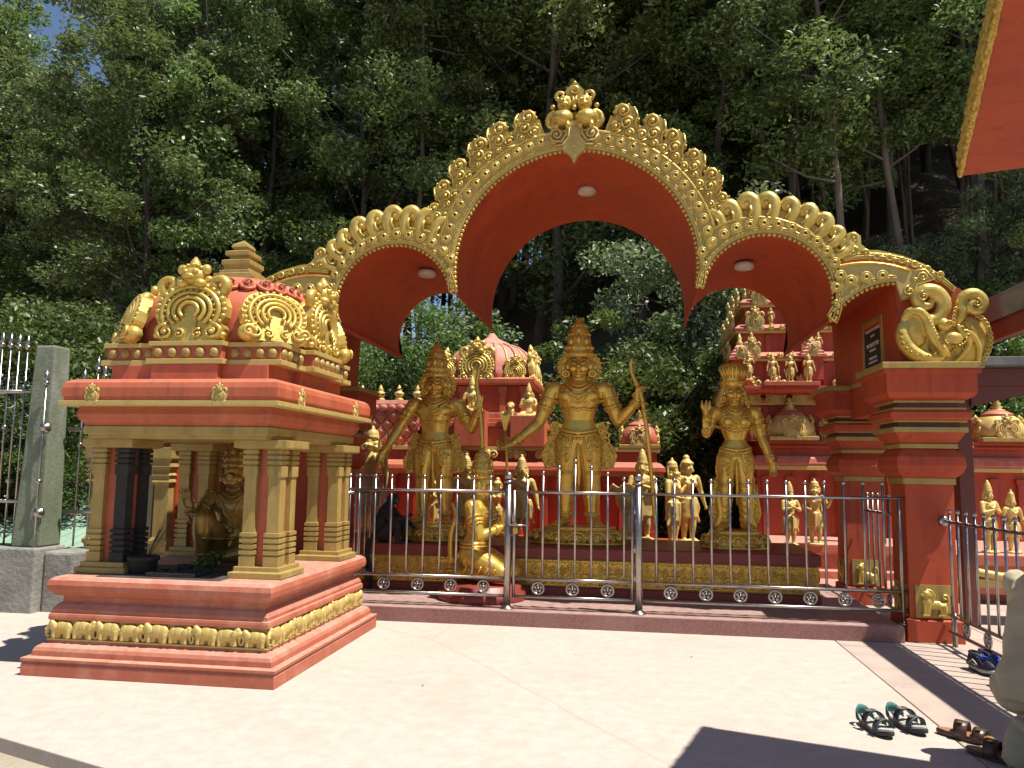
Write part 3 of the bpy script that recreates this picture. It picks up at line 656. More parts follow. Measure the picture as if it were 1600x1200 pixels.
# low relief lion for the base panels (faces left, -Y is the front)
lion.sphere((0.01, 0, 0.105), (0.085, 0.026, 0.042), 12, 8); lion.sphere((-0.065, 0, 0.135), (0.045, 0.030, 0.05), 12, 8)
lion.sphere((-0.075, -0.012, 0.205), (0.038, 0.03, 0.036), 12, 8); lion.sphere((-0.108, -0.014, 0.195), (0.022, 0.02, 0.016), 8, 6)
lion.sphere((-0.045, -0.004, 0.20), (0.045, 0.022, 0.05), 10, 7)
for x in (-0.085, -0.05): lion.tube([(x, -0.005, 0.12), (x - 0.005, -0.01, 0.06), (x - 0.008, -0.01, 0.02)], [0.022, 0.016, 0.014], n=7, round_ends=True); lion.sphere((x - 0.016, -0.012, 0.012), (0.022, 0.016, 0.012), 8, 5)
for x in (0.05, 0.08): lion.tube([(x, -0.005, 0.10), (x + 0.012, -0.01, 0.06), (x, -0.01, 0.02)], [0.03, 0.018, 0.014], n=7, round_ends=True); lion.sphere((x - 0.012, -0.012, 0.012), (0.022, 0.016, 0.012), 8, 5)
lion.tube([(0.085, 0, 0.12), (0.12, -0.005, 0.14), (0.115, -0.008, 0.19), (0.08, -0.01, 0.20), (0.075, -0.01, 0.17), (0.095, -0.01, 0.165)], [0.012, 0.012, 0.012, 0.012, 0.011, 0.012], n=6, round_ends=True)
lion.tube([(-0.07, -0.01, 0.245), (-0.03, -0.012, 0.235), (-0.005, -0.012, 0.19), (-0.02, -0.012, 0.15)], 0.012, n=6, round_ends=True)
LION = remesh(lion, 0.0045, 'lion_relief', BRIGHTGOLD, 2)
def pillar(x0, y0, panel):
    p = None
    for k, pr in PF:
        m2 = MB(); m2.ring(pr, x0, x0 + 0.43, y0, y0 + 0.43)
        o = m2.build(('pillar' if p is None else 'moulding') if k == 'r' else ('gilt_fillet' if k == 'g' else 'shade_gap'), {'r': RED, 'g': OCHRE, 'd': DARKWOOD}[k], p or arch, bev=0.005)  # gap rings in dark brown: their shade is put into the colour
        p = p or o
    if panel:
        for (cx, cy, rz) in ((x0 + 0.215, y0 - 0.001, 0), (x0 - 0.001, y0 + 0.215, -math.pi / 2)):
            mb = MB(); mb.box(-0.165, 0.165, -0.012, 0.004, -0.0, 0.30)
            pl = link('lion_panel', fixmesh(mb.mesh('lion_panel', OCHRE)), arch, (cx, cy, 0.225), rot=(0, 0, rz))
            link('lion', LION, pl, (0, -0.016, 0.012))
for x0 in (2.60, 2 * AX - 2.60 - 0.43):
    pillar(x0, 8.03, x0 > 0); pillar(x0, 10.15, x0 > 0)
    mb = MB(); mb.box(x0 + 0.03, x0 + 0.40, 8.70, 9.91, 2.20, 2.54); mb.build('lintel', RED, arch)
    mb = MB(); mb.box(x0 + 0.02, x0 + 0.41, 8.70, 9.91, 2.545, 2.603); mb.build('lintel_fillet', OCHRE, arch)

# plaque on the inner wall of the right shoulder
plq = thing('name_plaque', 'small black plaque with pale lettering in a brown frame, right inner wall', 'plaque', (2.62, 9.0, 2.66))
mb = MB(); mb.box(2.60, 2.628, 8.55, 8.61, 2.64, 3.22); mb.box(2.60, 2.628, 9.20, 9.26, 2.64, 3.22); mb.box(2.60, 2.628, 8.61, 9.20, 2.64, 2.70); mb.box(2.60, 2.628, 8.61, 9.20, 3.16, 3.22)
mb.build('frame', OCHRE, plq, bev=0.004)
mb = MB(); mb.box(2.612, 2.628, 8.61, 9.20, 2.70, 3.16); mb.build('board', BLACK, plq)
mb = MB(); rp = random.Random(3)
for z, w, h in ((3.105, .50, .030), (3.04, .14, .022), (2.945, .40, .045), (2.885, .20, .024), (2.80, .26, .026), (2.755, .30, .022)):
    y = 8.905 - w / 2
    while y < 8.905 + w / 2:
        d = h * rp.uniform(.5, .9)
        mb.box(2.609, 2.6125, y, y + d * .35, z - h / 2, z + h / 2 * rp.uniform(.4, 1)); mb.box(2.609, 2.6125, y + d * .36, y + d, z + h * rp.uniform(-.4, .2), z + h * .5); y += d * 1.35
tag(mb.build('lettering', WHITE, plq), kind='stuff')

# beast-headed scroll ornament standing on the capital
def makara():
    mb = MB()
    Y0 = 0.0
    mb.sphere((-0.235, 0.02, 0.345), (0.145, 0.085, 0.21), 14, 10, Matrix.Rotation(R(8), 3, 'Y'))
    mb.tube([(-0.33, 0, 0.38), (-0.36, -0.02, 0.28), (-0.335, -0.03, 0.18), (-0.26, -0.04, 0.09), (-0.15, -0.04, 0.045), (-0.04, -0.03, 0.05)], [0.06, 0.065, 0.07, 0.075, 0.075, 0.05], n=10, round_ends=True)
    mb.tube([(-0.34, -0.02, 0.44), (-0.30, -0.05, 0.50), (-0.22, -0.065, 0.50), (-0.155, -0.07, 0.42), (-0.13, -0.075, 0.32), (-0.09, -0.075, 0.22), (-0.02, -0.06, 0.13), (0.03, -0.05, 0.08)], [0.035, 0.042, 0.045, 0.047, 0.05, 0.05, 0.045, 0.03], n=10, round_ends=True)
    # raised trunk curling over
    mb.tube([(-0.17, -0.02, 0.45), (-0.07, -0.03, 0.42), (0.0, -0.03, 0.50), (0.015, -0.03, 0.60), (-0.05, -0.03, 0.69), (-0.15, -0.03, 0.705), (-0.215, -0.03, 0.64), (-0.195, -0.04, 0.565), (-0.125, -0.05, 0.555), (-0.095, -0.05, 0.605)], [0.055, 0.065, 0.07, 0.072, 0.075, 0.072, 0.065, 0.055, 0.042, 0.03], n=12, round_ends=True)
    mb.sphere((0.0, -0.06, 0.365), (0.065, 0.07, 0.06), 12, 9); mb.sphere((0.03, -0.11, 0.365), 0.035, 10, 8)
    mb.sphere((0.09, -0.05, 0.235), (0.085, 0.05, 0.065), 12, 8, Matrix.Rotation(R(15), 3, 'Y'))
    mb.sphere((-0.02, -0.01, 0.20), (0.12, 0.07, 0.13), 12, 9)
    # tail fan
    mb.sphere((0.26, 0.02, 0.22), (0.17, 0.05, 0.24), 14, 10)
    mb.tube([(0.10, -0.03, 0.02), (0.18, -0.04, 0.10), (0.22, -0.045, 0.20), (0.17, -0.05, 0.28), (0.13, -0.05, 0.36)], [0.02, 0.03, 0.032, 0.03, 0.02], n=8, round_ends=True)
    mb.tube([(0.30, -0.03, 0.03), (0.31, -0.04, 0.14), (0.27, -0.045, 0.25), (0.20, -0.05, 0.31)], [0.025, 0.03, 0.028, 0.02], n=8, round_ends=True)
    mb.tube([(0.15, 0, 0.42), (0.19, -0.01, 0.50), (0.17, -0.01, 0.58), (0.22, -0.02, 0.66), (0.31, -0.02, 0.67), (0.37, -0.02, 0.60), (0.34, -0.02, 0.52), (0.27, -0.03, 0.51), (0.25, -0.04, 0.56), (0.285, -0.04, 0.595)], [0.05, 0.05, 0.048, 0.052, 0.055, 0.055, 0.05, 0.042, 0.034, 0.028], n=10, round_ends=True)
    mb.box(-0.2, 0.3, 0.0, 0.07, 0.0, 0.4)
    body = remesh(mb, 0.008, 'beast', BRIGHTGOLD, 2)
    d = MB()
    for t in range(9):
        u = t / 8; a = R(175 + 120 * u); x, z = -0.20 + 0.185 * math.cos(a), 0.27 + 0.20 * math.sin(a)
        d.tube([(x, -0.06, z), (x + 0.035 * math.cos(a), -0.135, z + 0.03 * math.sin(a) + .02)], [0.026, 0.003], n=6)
    for k in range(13):
        a = R(-62 + 10.5 * k); x, z = 0.235 + 0.185 * math.cos(a), 0.24 + 0.245 * math.sin(a)
        d.lathe([(0.027, 0), (0.025, 0.02), (0.015, 0.022), (0.011, 0.006)], (x, -0.022, z), n=10, ax='y')
    for k in range(8):
        u = k / 7; d.lathe([(0.022, 0), (0.02, 0.016), (0.012, 0.018), (0.009, 0.004)], (0.085 + 0.10 * (u - .5) ** 2 + 0.10 * u * (u > .6), -0.06, 0.52 - 0.26 * u), n=9, ax='y')
    for k in range(12):
        a = R(170 + 190 * k / 11); d.sphere((0.09 + 0.098 * math.cos(a), -0.075, 0.235 + 0.075 * math.sin(a)), 0.014, 7, 5)
    for k in range(10):
        u = k / 9; d.sphere((-0.155 + 0.13 * u, -0.115, 0.42 - 0.28 * u), 0.011, 6, 5)
    d.scroll((-0.185, 0.64), 0.05, 0.012, 1.4, R(90), 1, -0.10); d.scroll((0.015, 0.365), 0.03, 0.009, 1.3, 0, 1, -0.145)
    d.scroll((0.30, 0.575), 0.04, 0.011, 1.3, R(90), -1, -0.075)
    for k in range(6): d.tube([(0.16 + .02 * k, -0.035, 0.41 - .02 * k), (0.24 + .015 * k, -0.045, 0.37 - .035 * k), (0.30 + .008 * k, -0.04, 0.30 - .04 * k)], 0.008, n=5)
    d.scroll((0.19, 0.16), 0.045, 0.012, 1.4, R(60), 1, -0.05)
    return body, fixmesh(d.mesh('beast_detail', GOLD))
MK, MKD = makara()
for sg, x, lab in ((1, 2.97, 'golden beast-headed scroll with curled trunk on the right capital'), (-1, 2 * AX - 2.97, 'golden beast-headed scroll on the left capital behind the shrine')):
    t = thing('beast_scroll', lab, 'ornament', (x, 7.98, 2.607))
    b = link('beast', MK, t, (x, 7.98, 2.607), scale=(sg * 1.0, 1, 1)); tag(link('teeth_and_beads', MKD, b, (0, 0, 0)), kind='stuff')

# ceiling lamps
mb = MB(); mb.lathe([(0.105, 0.0), (0.11, -0.02), (0.11, -0.055), (0.10, -0.06)], n=28)
LB = fixmesh(mb.mesh('lamp_body', WHITE))
LAMPG = mat('frosted_lamp_cover', (0.72, 0.68, 0.60), (0.68, 0.64, 0.56), rough=0.35, bump=0)
mb = MB(); mb.lathe([(0.098, -0.06), (0.095, -0.068), (0.05, -0.074), (0.005, -0.075)], n=28)
LC = fixmesh(mb.mesh('lamp_cover', LAMPG))
for x, y, z, lab in ((-0.50, 9.3, 4.957, 'round white ceiling lamp under the tall central lobe'), (-2.45, 9.2, 3.953, 'round white ceiling lamp under the left lobe'), (1.32, 9.2, 3.953, 'round white ceiling lamp under the right lobe')):
    t = thing('ceiling_lamp', lab, 'lamp', (x, y, z)); link('lamp_body', LB, t, (x, y, z)); link('lamp_cover', LC, t, (x, y, z))
# ================================================================== ornament shared by shrine, domes and tower
def kudu_mesh(name, m, plain=False, simple=False):
    # horseshoe ornament, 1 wide, standing on z=0, front towards -Y
    mb = MB()
    out = [(-0.36, 0.0), (0.36, 0.0), (0.46, 0.06), (0.50, 0.20), (0.44, 0.30), (0.50, 0.40), (0.51, 0.58), (0.46, 0.74), (0.38, 0.86), (0.26, 0.93), (0.10, 0.93), (-0.10, 0.93), (-0.26, 0.93), (-0.38, 0.86), (-0.46, 0.74), (-0.51, 0.58), (-0.50, 0.40), (-0.44, 0.30), (-0.50, 0.20), (-0.46, 0.06)]
    mb.prism(out, -0.06, 0.08)
    def shoe(r, w, y, a0=-42, n=18, cz=0.50):
        mb.tube([(x, y, z) for x, z in arc(0, cz, r, a0, 180 - a0, n)], w, n=6, round_ends=True)
    shoe(0.40, 0.040, -0.065); shoe(0.30, 0.034, -0.085); shoe(0.215, 0.034, -0.10); shoe(0.13, 0.030, -0.11)
    if not simple:
        for a in range(-40, 221, 13): x, z = 0.47 * math.cos(R(a)), 0.52 + 0.43 * math.sin(R(a)); mb.sphere((x, -0.05, z), 0.042, 7, 5)
        for a in range(-30, 211, 15): x, z = 0.35 * math.cos(R(a)), 0.50 + 0.35 * math.sin(R(a)); mb.sphere((x, -0.085, z), 0.02, 6, 4)
    for sg in (1, -1):
        mb.scroll((sg * 0.33, 0.15), 0.135, 0.036, 1.5, R(100) if sg > 0 else R(80), -sg, -0.075, rise=0.02, sides=5, n=16)
        if not simple:
            mb.scroll((sg * 0.13, 0.12), 0.08, 0.026, 1.3, R(60) if sg > 0 else R(120), sg, -0.085, n=14, sides=5)
            mb.sphere((sg * 0.455, -0.03, 0.10), (0.06, 0.06, 0.06), 8, 6)
    mb.box(-0.10, 0.10, -0.08, 0.0, 0.0, 0.46)
    if not plain:
        for sg in (1, -1):
            mb.tube([(sg * 0.42, 0, 0.82), (sg * 0.46, -0.02, 0.95), (sg * 0.38, -0.02, 1.05), (sg * 0.28, -0.02, 1.0), (sg * 0.31, -0.03, 0.92)], [0.07, 0.075, 0.07, 0.06, 0.05], n=8, round_ends=True)
        # grinning mask on top
        mb.sphere((0, -0.04, 1.09), (0.17, 0.14, 0.16), 12, 9); mb.sphere((0, -0.17, 1.05), (0.075, 0.07, 0.055), 8, 6)
        for sg in (1, -1):
            mb.sphere((sg * 0.075, -0.145, 1.14), 0.045, 8, 6); mb.sphere((sg * 0.17, -0.05, 1.20), (0.07, 0.06, 0.09), 8, 6)
            mb.sphere((sg * 0.12, -0.09, 0.95), (0.09, 0.09, 0.08), 8, 6); mb.sphere((sg * 0.20, -0.03, 1.04), (0.06, 0.05, 0.06), 8, 6)
        mb.tube([(0, -0.04, 1.20), (0, -0.04, 1.32), (0, -0.04, 1.42)], [0.10, 0.07, 0.015], n=8)
        for k in range(5): mb.sphere((0.14 * math.cos(R(30 + 30 * k)), -0.10, 1.17 + 0.10 * math.sin(R(30 + 30 * k))), 0.03, 6, 5)
    return fixmesh(mb.mesh(name, m))
KUDU_GOLD = kudu_mesh('horseshoe_ornament', BRIGHTGOLD)
KUDU_GOLD_B = kudu_mesh('horseshoe_relief', BRIGHTGOLD, plain=True)
KUDU_SMALL = kudu_mesh('horseshoe_ornament_small', PALEGOLD, simple=True)
KUDU_CREAM = kudu_mesh('horseshoe_ornament_cream', BLEACH, simple=True)

# ================================================================== the small shrine in the foreground
SX, SY = -3.43, 6.49
shrine = thing('shrine_pavilion', 'small red and gold pavilion shrine with elephant frieze plinth and domed roof', 'shrine', (SX, SY, 0))
def rect(hx, hy): return (SX - hx, SX + hx, SY - hy, SY + hy)
hx, hy = 0.84, 0.98
mb = MB()
mb.ring([(0.145, 0.0), (0.145, 0.085), (0.135, 0.09), (0.135, 0.10)], *rect(hx, hy))
mb.build('plinth_foot', SALMON_DIRTY, shrine, bev=0.006)
mb = MB(); mb.ring([(0.15, 0.104), (0.15, 0.128), (0.10, 0.132), (0.10, 0.14), (0.098, 0.17), (0.085, 0.195), (0.06, 0.212), (0.03, 0.218), (0.03, 0.236)], *rect(hx, hy)); mb.build('plinth_roll', SALMON_DIRTY, shrine, bev=0.004)
mb = MB(); mb.ring([(0.012, 0.236), (0.012, 0.385)], *rect(hx, hy)); fz = mb.build('frieze_band', OCHRE, shrine, bev=0.004)
mb = MB(); mb.ring([(0.035, 0.236), (0.035, 0.25)], *rect(hx, hy)); mb.build('frieze_ledge', PALEGOLD, shrine, bev=0.004)
mb = MB(); mb.ring([(0.035, 0.385), (0.035, 0.41), (0.03, 0.43), (0.02, 0.435), (0.02, 0.46), (-0.005, 0.495), (-0.03, 0.51), (-0.03, 0.55), (0.02, 0.565), (0.02, 0.58), (0.05, 0.60), (0.055, 0.64), (0.045, 0.675), (0.02, 0.695), (0.0, 0.70)], *rect(hx, hy)); mb.build('plinth_roll', SALMON_DIRTY, shrine, bev=0.004)
# soot around the lamp place
SOOT = mat('sooty_floor', (0.10, 0.075, 0.065), (0.03, 0.025, 0.022), rough=0.7, nscale=4, bump=0.2, bscale=50)
mb = MB(); mb.box(-3.98, -2.98, 5.53, 6.30, 0.69, 0.7045); mb.build('floor_slab', SOOT, shrine, bev=0.003)
# elephants, each a relief figure walking in profile
el = MB()
el.sphere((0.01, 0, 0.075), (0.068, 0.036, 0.047), 14, 9); el.sphere((0.05, 0, 0.07), (0.045, 0.034, 0.05), 12, 8)
el.sphere((-0.062, -0.008, 0.09), (0.034, 0.03, 0.034), 12, 8); el.sphere((-0.066, -0.010, 0.112), (0.022, 0.024, 0.018), 10, 6)
el.tube([(-0.085, -0.01, 0.09), (-0.104, -0.012, 0.065), (-0.106, -0.014, 0.035), (-0.095, -0.016, 0.016), (-0.08, -0.018, 0.022)], [0.018, 0.014, 0.011, 0.009, 0.007], n=7, round_ends=True)
for x, yy in ((-0.045, -0.012), (-0.018, 0.006), (0.035, 0.006), (0.066, -0.012)): el.tube([(x, yy, 0.06), (x, yy - .004, 0.03), (x, yy - .004, 0.004)], [0.022, 0.017, 0.018], n=8, round_ends=False)
el.sphere((-0.045, -0.034, 0.085), (0.022, 0.010, 0.030), 9, 6); el.tube([(-0.088, -0.02, 0.07), (-0.105, -0.026, 0.062), (-0.116, -0.028, 0.07)], [0.006, 0.005, 0.003], n=5)
el.tube([(0.09, 0, 0.08), (0.10, -0.01, 0.06), (0.098, -0.01, 0.03)], [0.007, 0.006, 0.006], n=5)
ELE = remesh(el, 0.004, 'elephant', PALEGOLD, 2)
nf = 9
for i in range(nf):
    x = SX - hx + 0.075 + (2 * hx - 0.15) * i / (nf - 1)
    s = 1.07 + random.uniform(-.06, .04); sg = -1 if i % 2 == 0 else 1
    link('elephant', ELE, shrine, (x + random.uniform(-.006, .006), SY - hy - 0.018, 0.249), scale=(-sg * s, s, s * random.uniform(.93, 1.05)), rot=(0, R(random.uniform(-2.5, 2.5)), 0))
    link('elephant', ELE, shrine, (x, SY + hy + 0.018, 0.249), scale=(sg * s, s, s), rot=(0, 0, math.pi))
ns = 10
for i in range(ns):
    y = SY - hy + 0.085 + (2 * hy - 0.17) * i / (ns - 1); s = 1.07 + random.uniform(-.06, .04); sg = -1 if i % 2 == 0 else 1
    link('elephant', ELE, shrine, (SX + hx + 0.018, y + random.uniform(-.006, .006), 0.249), scale=(-sg * s, s, s * random.uniform(.93, 1.05)), rot=(0, 0, math.pi / 2))
    link('elephant', ELE, shrine, (SX - hx - 0.018, y, 0.249), scale=(sg * s, s, s), rot=(0, 0, -math.pi / 2))
# clustered corner columns
def column(cx, cy, sooty=False):
    core = MB(); core.box(cx - 0.105, cx + 0.105, cy - 0.105, cy + 0.105, 0.78, 1.70)
    c = core.build('column', SALMON, shrine)
    b = MB(); b.ring([(0.215, 0.702), (0.215, 0.745), (0.185, 0.75), (0.185, 0.785)], cx, cx, cy, cy); b.build('column_base', OCHRE, c, bev=0.004)
    b = MB(); b.ring([(0.175, 1.675), (0.215, 1.685), (0.215, 1.745)], cx, cx, cy, cy); b.build('capital', OCHRE, c, bev=0.004)
    for sx in (-1, 1):
        for sy in (-1, 1):
            px, py = cx + sx * 0.098, cy + sy * 0.098; p = MB()
            prof = [(0.060, 0.785), (0.060, 0.86)]
            for z in (0.86, 0.905, 0.95, 0.995): prof += [(0.046, z + 0.003), (0.046, z + 0.012), (0.062, z + 0.015), (0.062, z + 0.042)]
            prof += [(0.048, 1.04), (0.048, 1.46), (0.058, 1.465), (0.058, 1.545)]
            for z in (1.55, 1.59, 1.63): prof += [(0.046, z), (0.046, z + 0.008), (0.062, z + 0.011), (0.062, z + 0.037)]
            prof += [(0.055, 1.67), (0.055, 1.676)]
            p.ring(prof, px, px, py, py); p.build('colonnette', (BLACK if sooty and sx > 0 else OCHRE), c)
    return c
for cx, cy in ((-2.79, 5.90), (-2.79, 7.12), (-4.07, 5.90), (-4.07, 7.12)): column(cx, cy, (cx < -4 and cy < 6))
mb = MB(); mb.box(-3.93, -2.93, 7.20, 7.26, 0.70, 1.745); mb.build('wall', DEEPRED, shrine)
# beam, eave and parapet
mb = MB(); mb.ring([(-0.03, 1.745), (-0.03, 1.775), (0.0, 1.776), (0.0, 1.84)], *rect(0.76, 0.93)); mb.build('beam', OCHRE, shrine, bev=0.006)
mb = MB(); mb.ring([(-0.012, 1.84), (-0.005, 1.86), (0.025, 1.885), (0.04, 1.93), (0.03, 1.97), (0.03, 1.985)], *rect(0.76, 0.93)); mb.build('beam_moulding', SALMON, shrine, bev=0.004)
mb = MB(); mb.ring([(0.125, 1.985), (0.13, 1.99), (0.13, 2.025)], *rect(0.76, 0.93)); mb.build('eave_fillet', PALEGOLD, shrine, bev=0.004)
mb = MB(); mb.ring([(0.105, 2.025), (0.105, 2.05), (0.118, 2.06), (0.118, 2.125), (0.105, 2.165), (0.075, 2.19), (0.02, 2.20), (-0.08, 2.205)], *rect(0.76, 0.93)); mb.build('eave_roll', SALMON, shrine)
for x in (SX - 0.62, SX + 0.42): link('eave_medallion', KUDU_SMALL, shrine, (x, SY - 0.93 - 0.118, 1.995), scale=0.118)
for y in (SY - 0.62, SY + 0.62): link('eave_medallion', KUDU_SMALL, shrine, (SX + 0.76 + 0.118, y, 1.995), scale=0.118, rot=(0, 0, math.pi / 2))
mb = MB(); mb.ring([(0.0, 2.20), (0.0, 2.33)], *rect(0.66, 0.78)); mb.ring([(0.0, 2.20), (0.0, 2.33)], *rect(0.28, 0.845)); mb.ring([(0.0, 2.20), (0.0, 2.33)], *rect(0.725, 0.30)); mb.build('neck', SALMON, shrine, bev=0.004)
RX, RY = 0.74, 0.74
bays = [rect(RX, RY), rect(0.295, RY + 0.085), rect(RX + 0.085, 0.295)]
mb = MB(); [mb.ring([(0.03, 2.33 + .001 * i), (0.03, 2.372 + .001 * i)], *b) for i, b in enumerate(bays)]; mb.build('parapet_fillet', PALEGOLD, shrine, bev=0.004)
mb = MB(); [mb.ring([(0.0, 2.372), (0.0, 2.475 + .001 * i)], *b) for i, b in enumerate(bays)]; mb.build('parapet_band', SALMON, shrine, bev=0.004)
mb = MB(); [mb.ring([(0.02, 2.475 + .001 * i), (0.02, 2.512 + .001 * i)], *b) for i, b in enumerate(bays)]; mb.build('parapet_fillet', PALEGOLD, shrine, bev=0.004)
mb = MB(); mb.sphere((0, 0, 0), (0.041, 0.03, 0.041), 14, 9); BALL = fixmesh(mb.mesh('boss', OCHRE))
for sgn in (-1, 1):
    for side in (0, 1):
        row = [(-0.68 + 0.105 * i, RY) for i in range(4)] + [(-0.235 + 0.1175 * i, RY + 0.085) for i in range(5)] + [(0.365 + 0.105 * i, RY) for i in range(4)]
        for u, dpt in row:
            if side == 0: link('boss', BALL, shrine, (SX + u, SY + sgn * dpt, 2.425))
            else: link('boss', BALL, shrine, (SX + sgn * dpt, SY + u, 2.425), rot=(0, 0, math.pi / 2))
# cushion dome on a rounded square plan
def sq_sec(h, z, pw, n=48, cx=SX, cy=SY):
    q = []
    for k in range(n):
        a = 2 * math.pi * k / n; c, s = math.cos(a), math.sin(a); r = h / (abs(c) ** pw + abs(s) ** pw) ** (1 / pw)
        q.append((cx + r * c, cy + r * s, z))
    return q
mb = MB(); mb.loft([sq_sec(0.68, 2.50, 5), sq_sec(0.70, 2.58, 5), sq_sec(0.705, 2.70, 4.6), sq_sec(0.68, 2.82, 4.2), sq_sec(0.62, 2.93, 3.6), sq_sec(0.52, 3.02, 3.2), sq_sec(0.38, 3.08, 3)]); mb.build('dome', SALMON, shrine)
mb = MB()
mb.loft([sq_sec(0.54, 3.01, 3.2), sq_sec(0.52, 3.045, 3.2), sq_sec(0.45, 3.095, 3), sq_sec(0.35, 3.14, 2.8), sq_sec(0.22, 3.175, 2.6)])
cap = mb.build('dome_cap', SALMON, shrine)
pet = MB(); pet.tube([(-0.055, -0.0, 0.0), (-0.045, -0.035, -0.05), (0, -0.045, -0.072), (0.045, -0.035, -0.05), (0.055, 0.0, 0.0)], 0.016, n=6); pet.sphere((0, -0.012, -0.01), (0.05, 0.028, 0.062), 10, 7)
pet.scroll((0.0, 0.0), 0.03, 0.008, 1.2, 0, 1, -0.045, n=12, sides=5); PET = fixmesh(pet.mesh('skirt_petal', SALMON))
for k in range(28):
    a = 2 * math.pi * (k + .5) / 28; c, s = math.cos(a), math.sin(a); r = 0.53 / (abs(c) ** 3.2 + abs(s) ** 3.2) ** (1 / 3.2)
    link('skirt_petal', PET, cap, (SX + r * c, SY + r * s, 3.04), rot=(R(-18), 0, a + math.pi / 2), scale=(1.05, 1.05, 1.0))
mb = MB(); mb.ring([(0.225, 3.15), (0.225, 3.185), (0.18, 3.19), (0.18, 3.225), (0.145, 3.235), (0.145, 3.26), (0.12, 3.27), (0.12, 3.30), (0.135, 3.315), (0.135, 3.355), (0.085, 3.375), (0.085, 3.39), (0.115, 3.405), (0.115, 3.44), (0.065, 3.46), (0.065, 3.475), (0.08, 3.485), (0.07, 3.515), (0.004, 3.565)], SX, SX, SY, SY); mb.build('finial', OCHRE, shrine, bev=0.004)
# horseshoe ornaments: one on each bay and one leaning on each corner
for ang, dx, dy in ((0, 0, -1), (math.pi / 2, 1, 0), (math.pi, 0, 1), (-math.pi / 2, -1, 0)):
    link('bay_ornament', KUDU_GOLD, shrine, (SX + dx * 0.775, SY + dy * 0.775, 2.515), rot=(R(-3), 0, ang), scale=(0.60, 0.60, 0.485))
    bk = MB(); bk.sphere((0, 0.08, 0.24), (0.27, 0.12, 0.25), 14, 9)
    link('ornament_back', fixmesh(bk.mesh('ornament_back', BRIGHTGOLD)), shrine, (SX + dx * 0.73, SY + dy * 0.73, 2.515), rot=(0, 0, ang))
for ang, dx, dy in ((math.pi / 4, 1, -1), (-math.pi / 4, -1, -1), (3 * math.pi / 4, 1, 1), (-3 * math.pi / 4, -1, 1)):
    link('corner_ornament', KUDU_GOLD_B, shrine, (SX + dx * 0.655, SY + dy * 0.655, 2.513), rot=(R(-17), 0, ang), scale=(0.52, 0.60, 0.45))
    for sg in (-1, 1):
        bk = MB(); bk.sphere((sg * 0.21, 0.0, 0.07), (0.085, 0.07, 0.07), 10, 7); bk.scroll((sg * 0.23, 0.07), 0.05, 0.016, 1.3, 0 if sg < 0 else R(180), -sg, -0.065, n=14)
        link('corner_scroll', fixmesh(bk.mesh('corner_scroll', BRIGHTGOLD)), shrine, (SX + dx * 0.645, SY + dy * 0.645, 2.513), rot=(R(-8), 0, ang))
# red stepped block joined to the shrine's left side
mb = MB(); mb.box(-5.0, -4.33, 7.0, 7.75, 0.0, 0.16); mb.box(-4.85, -4.33, 7.1, 7.75, 0.16, 0.36); mb.ring([(0, 0.36), (0.03, 0.38), (0.03, 0.44), (0, 0.46)], -4.8, -4.34, 7.12, 7.74)
o = mb.build('stepped_block', SALMON_DIRTY, bev=0.01); tag(o, 'low red stepped masonry block behind the left of the shrine plinth', 'step')

# gold-pilastered pier behind the shrine
pier = thing('gold_pilaster_pier', 'red pier with gold pilasters seen behind the shrine on the left', 'pier', (-5.9, 8.9, 0))
mb = MB(); mb.box(-6.36, -5.33, 8.76, 9.4, 0.0, 1.80); mb.build('wall', DEEPRED, pier)
PAINTG = mat('pale_green_panel', (0.34, 0.36, 0.22), (0.28, 0.29, 0.18), rough=0.7)
mb = MB(); mb.box(-5.75, -5.62, 8.745, 8.80, 0.5, 1.7); mb.build('green_panel', PAINTG, pier)
for px in (-6.30, -5.45):
    m2 = MB(); m2.ring([(0.13, 0.40), (0.13, 0.5), (0.10, 0.52), (0.10, 0.60), (0.12, 0.62), (0.12, 0.66), (0.09, 0.70), (0.09, 1.30), (0.12, 1.34), (0.10, 1.38), (0.12, 1.42), (0.09, 1.46), (0.13, 1.52), (0.11, 1.58), (0.14, 1.62), (0.14, 1.75)], px, px, 8.74, 8.74); m2.build('pilaster', OCHRE, pier, bev=0.004)
mb = MB(); mb.ring([(0.05, 1.80), (0.10, 1.84), (0.10, 1.90)], -6.36, -5.33, 8.76, 9.4); mb.build('cornice_fillet', PALEGOLD, pier, bev=0.004)
mb = MB(); mb.ring([(0.10, 1.90), (0.13, 1.94), (0.13, 2.02), (0.09, 2.07), (0.0, 2.09)], -6.36, -5.33, 8.76, 9.4); mb.build('cornice', SALMON, pier, bev=0.004)
mb = MB(); mb.ring([(0.14, 0.0), (0.14, 0.30), (0.08, 0.36), (0.08, 0.40)], -6.36, -5.33, 8.76, 9.4); mb.build('pier_base', SALMON, pier, bev=0.006)

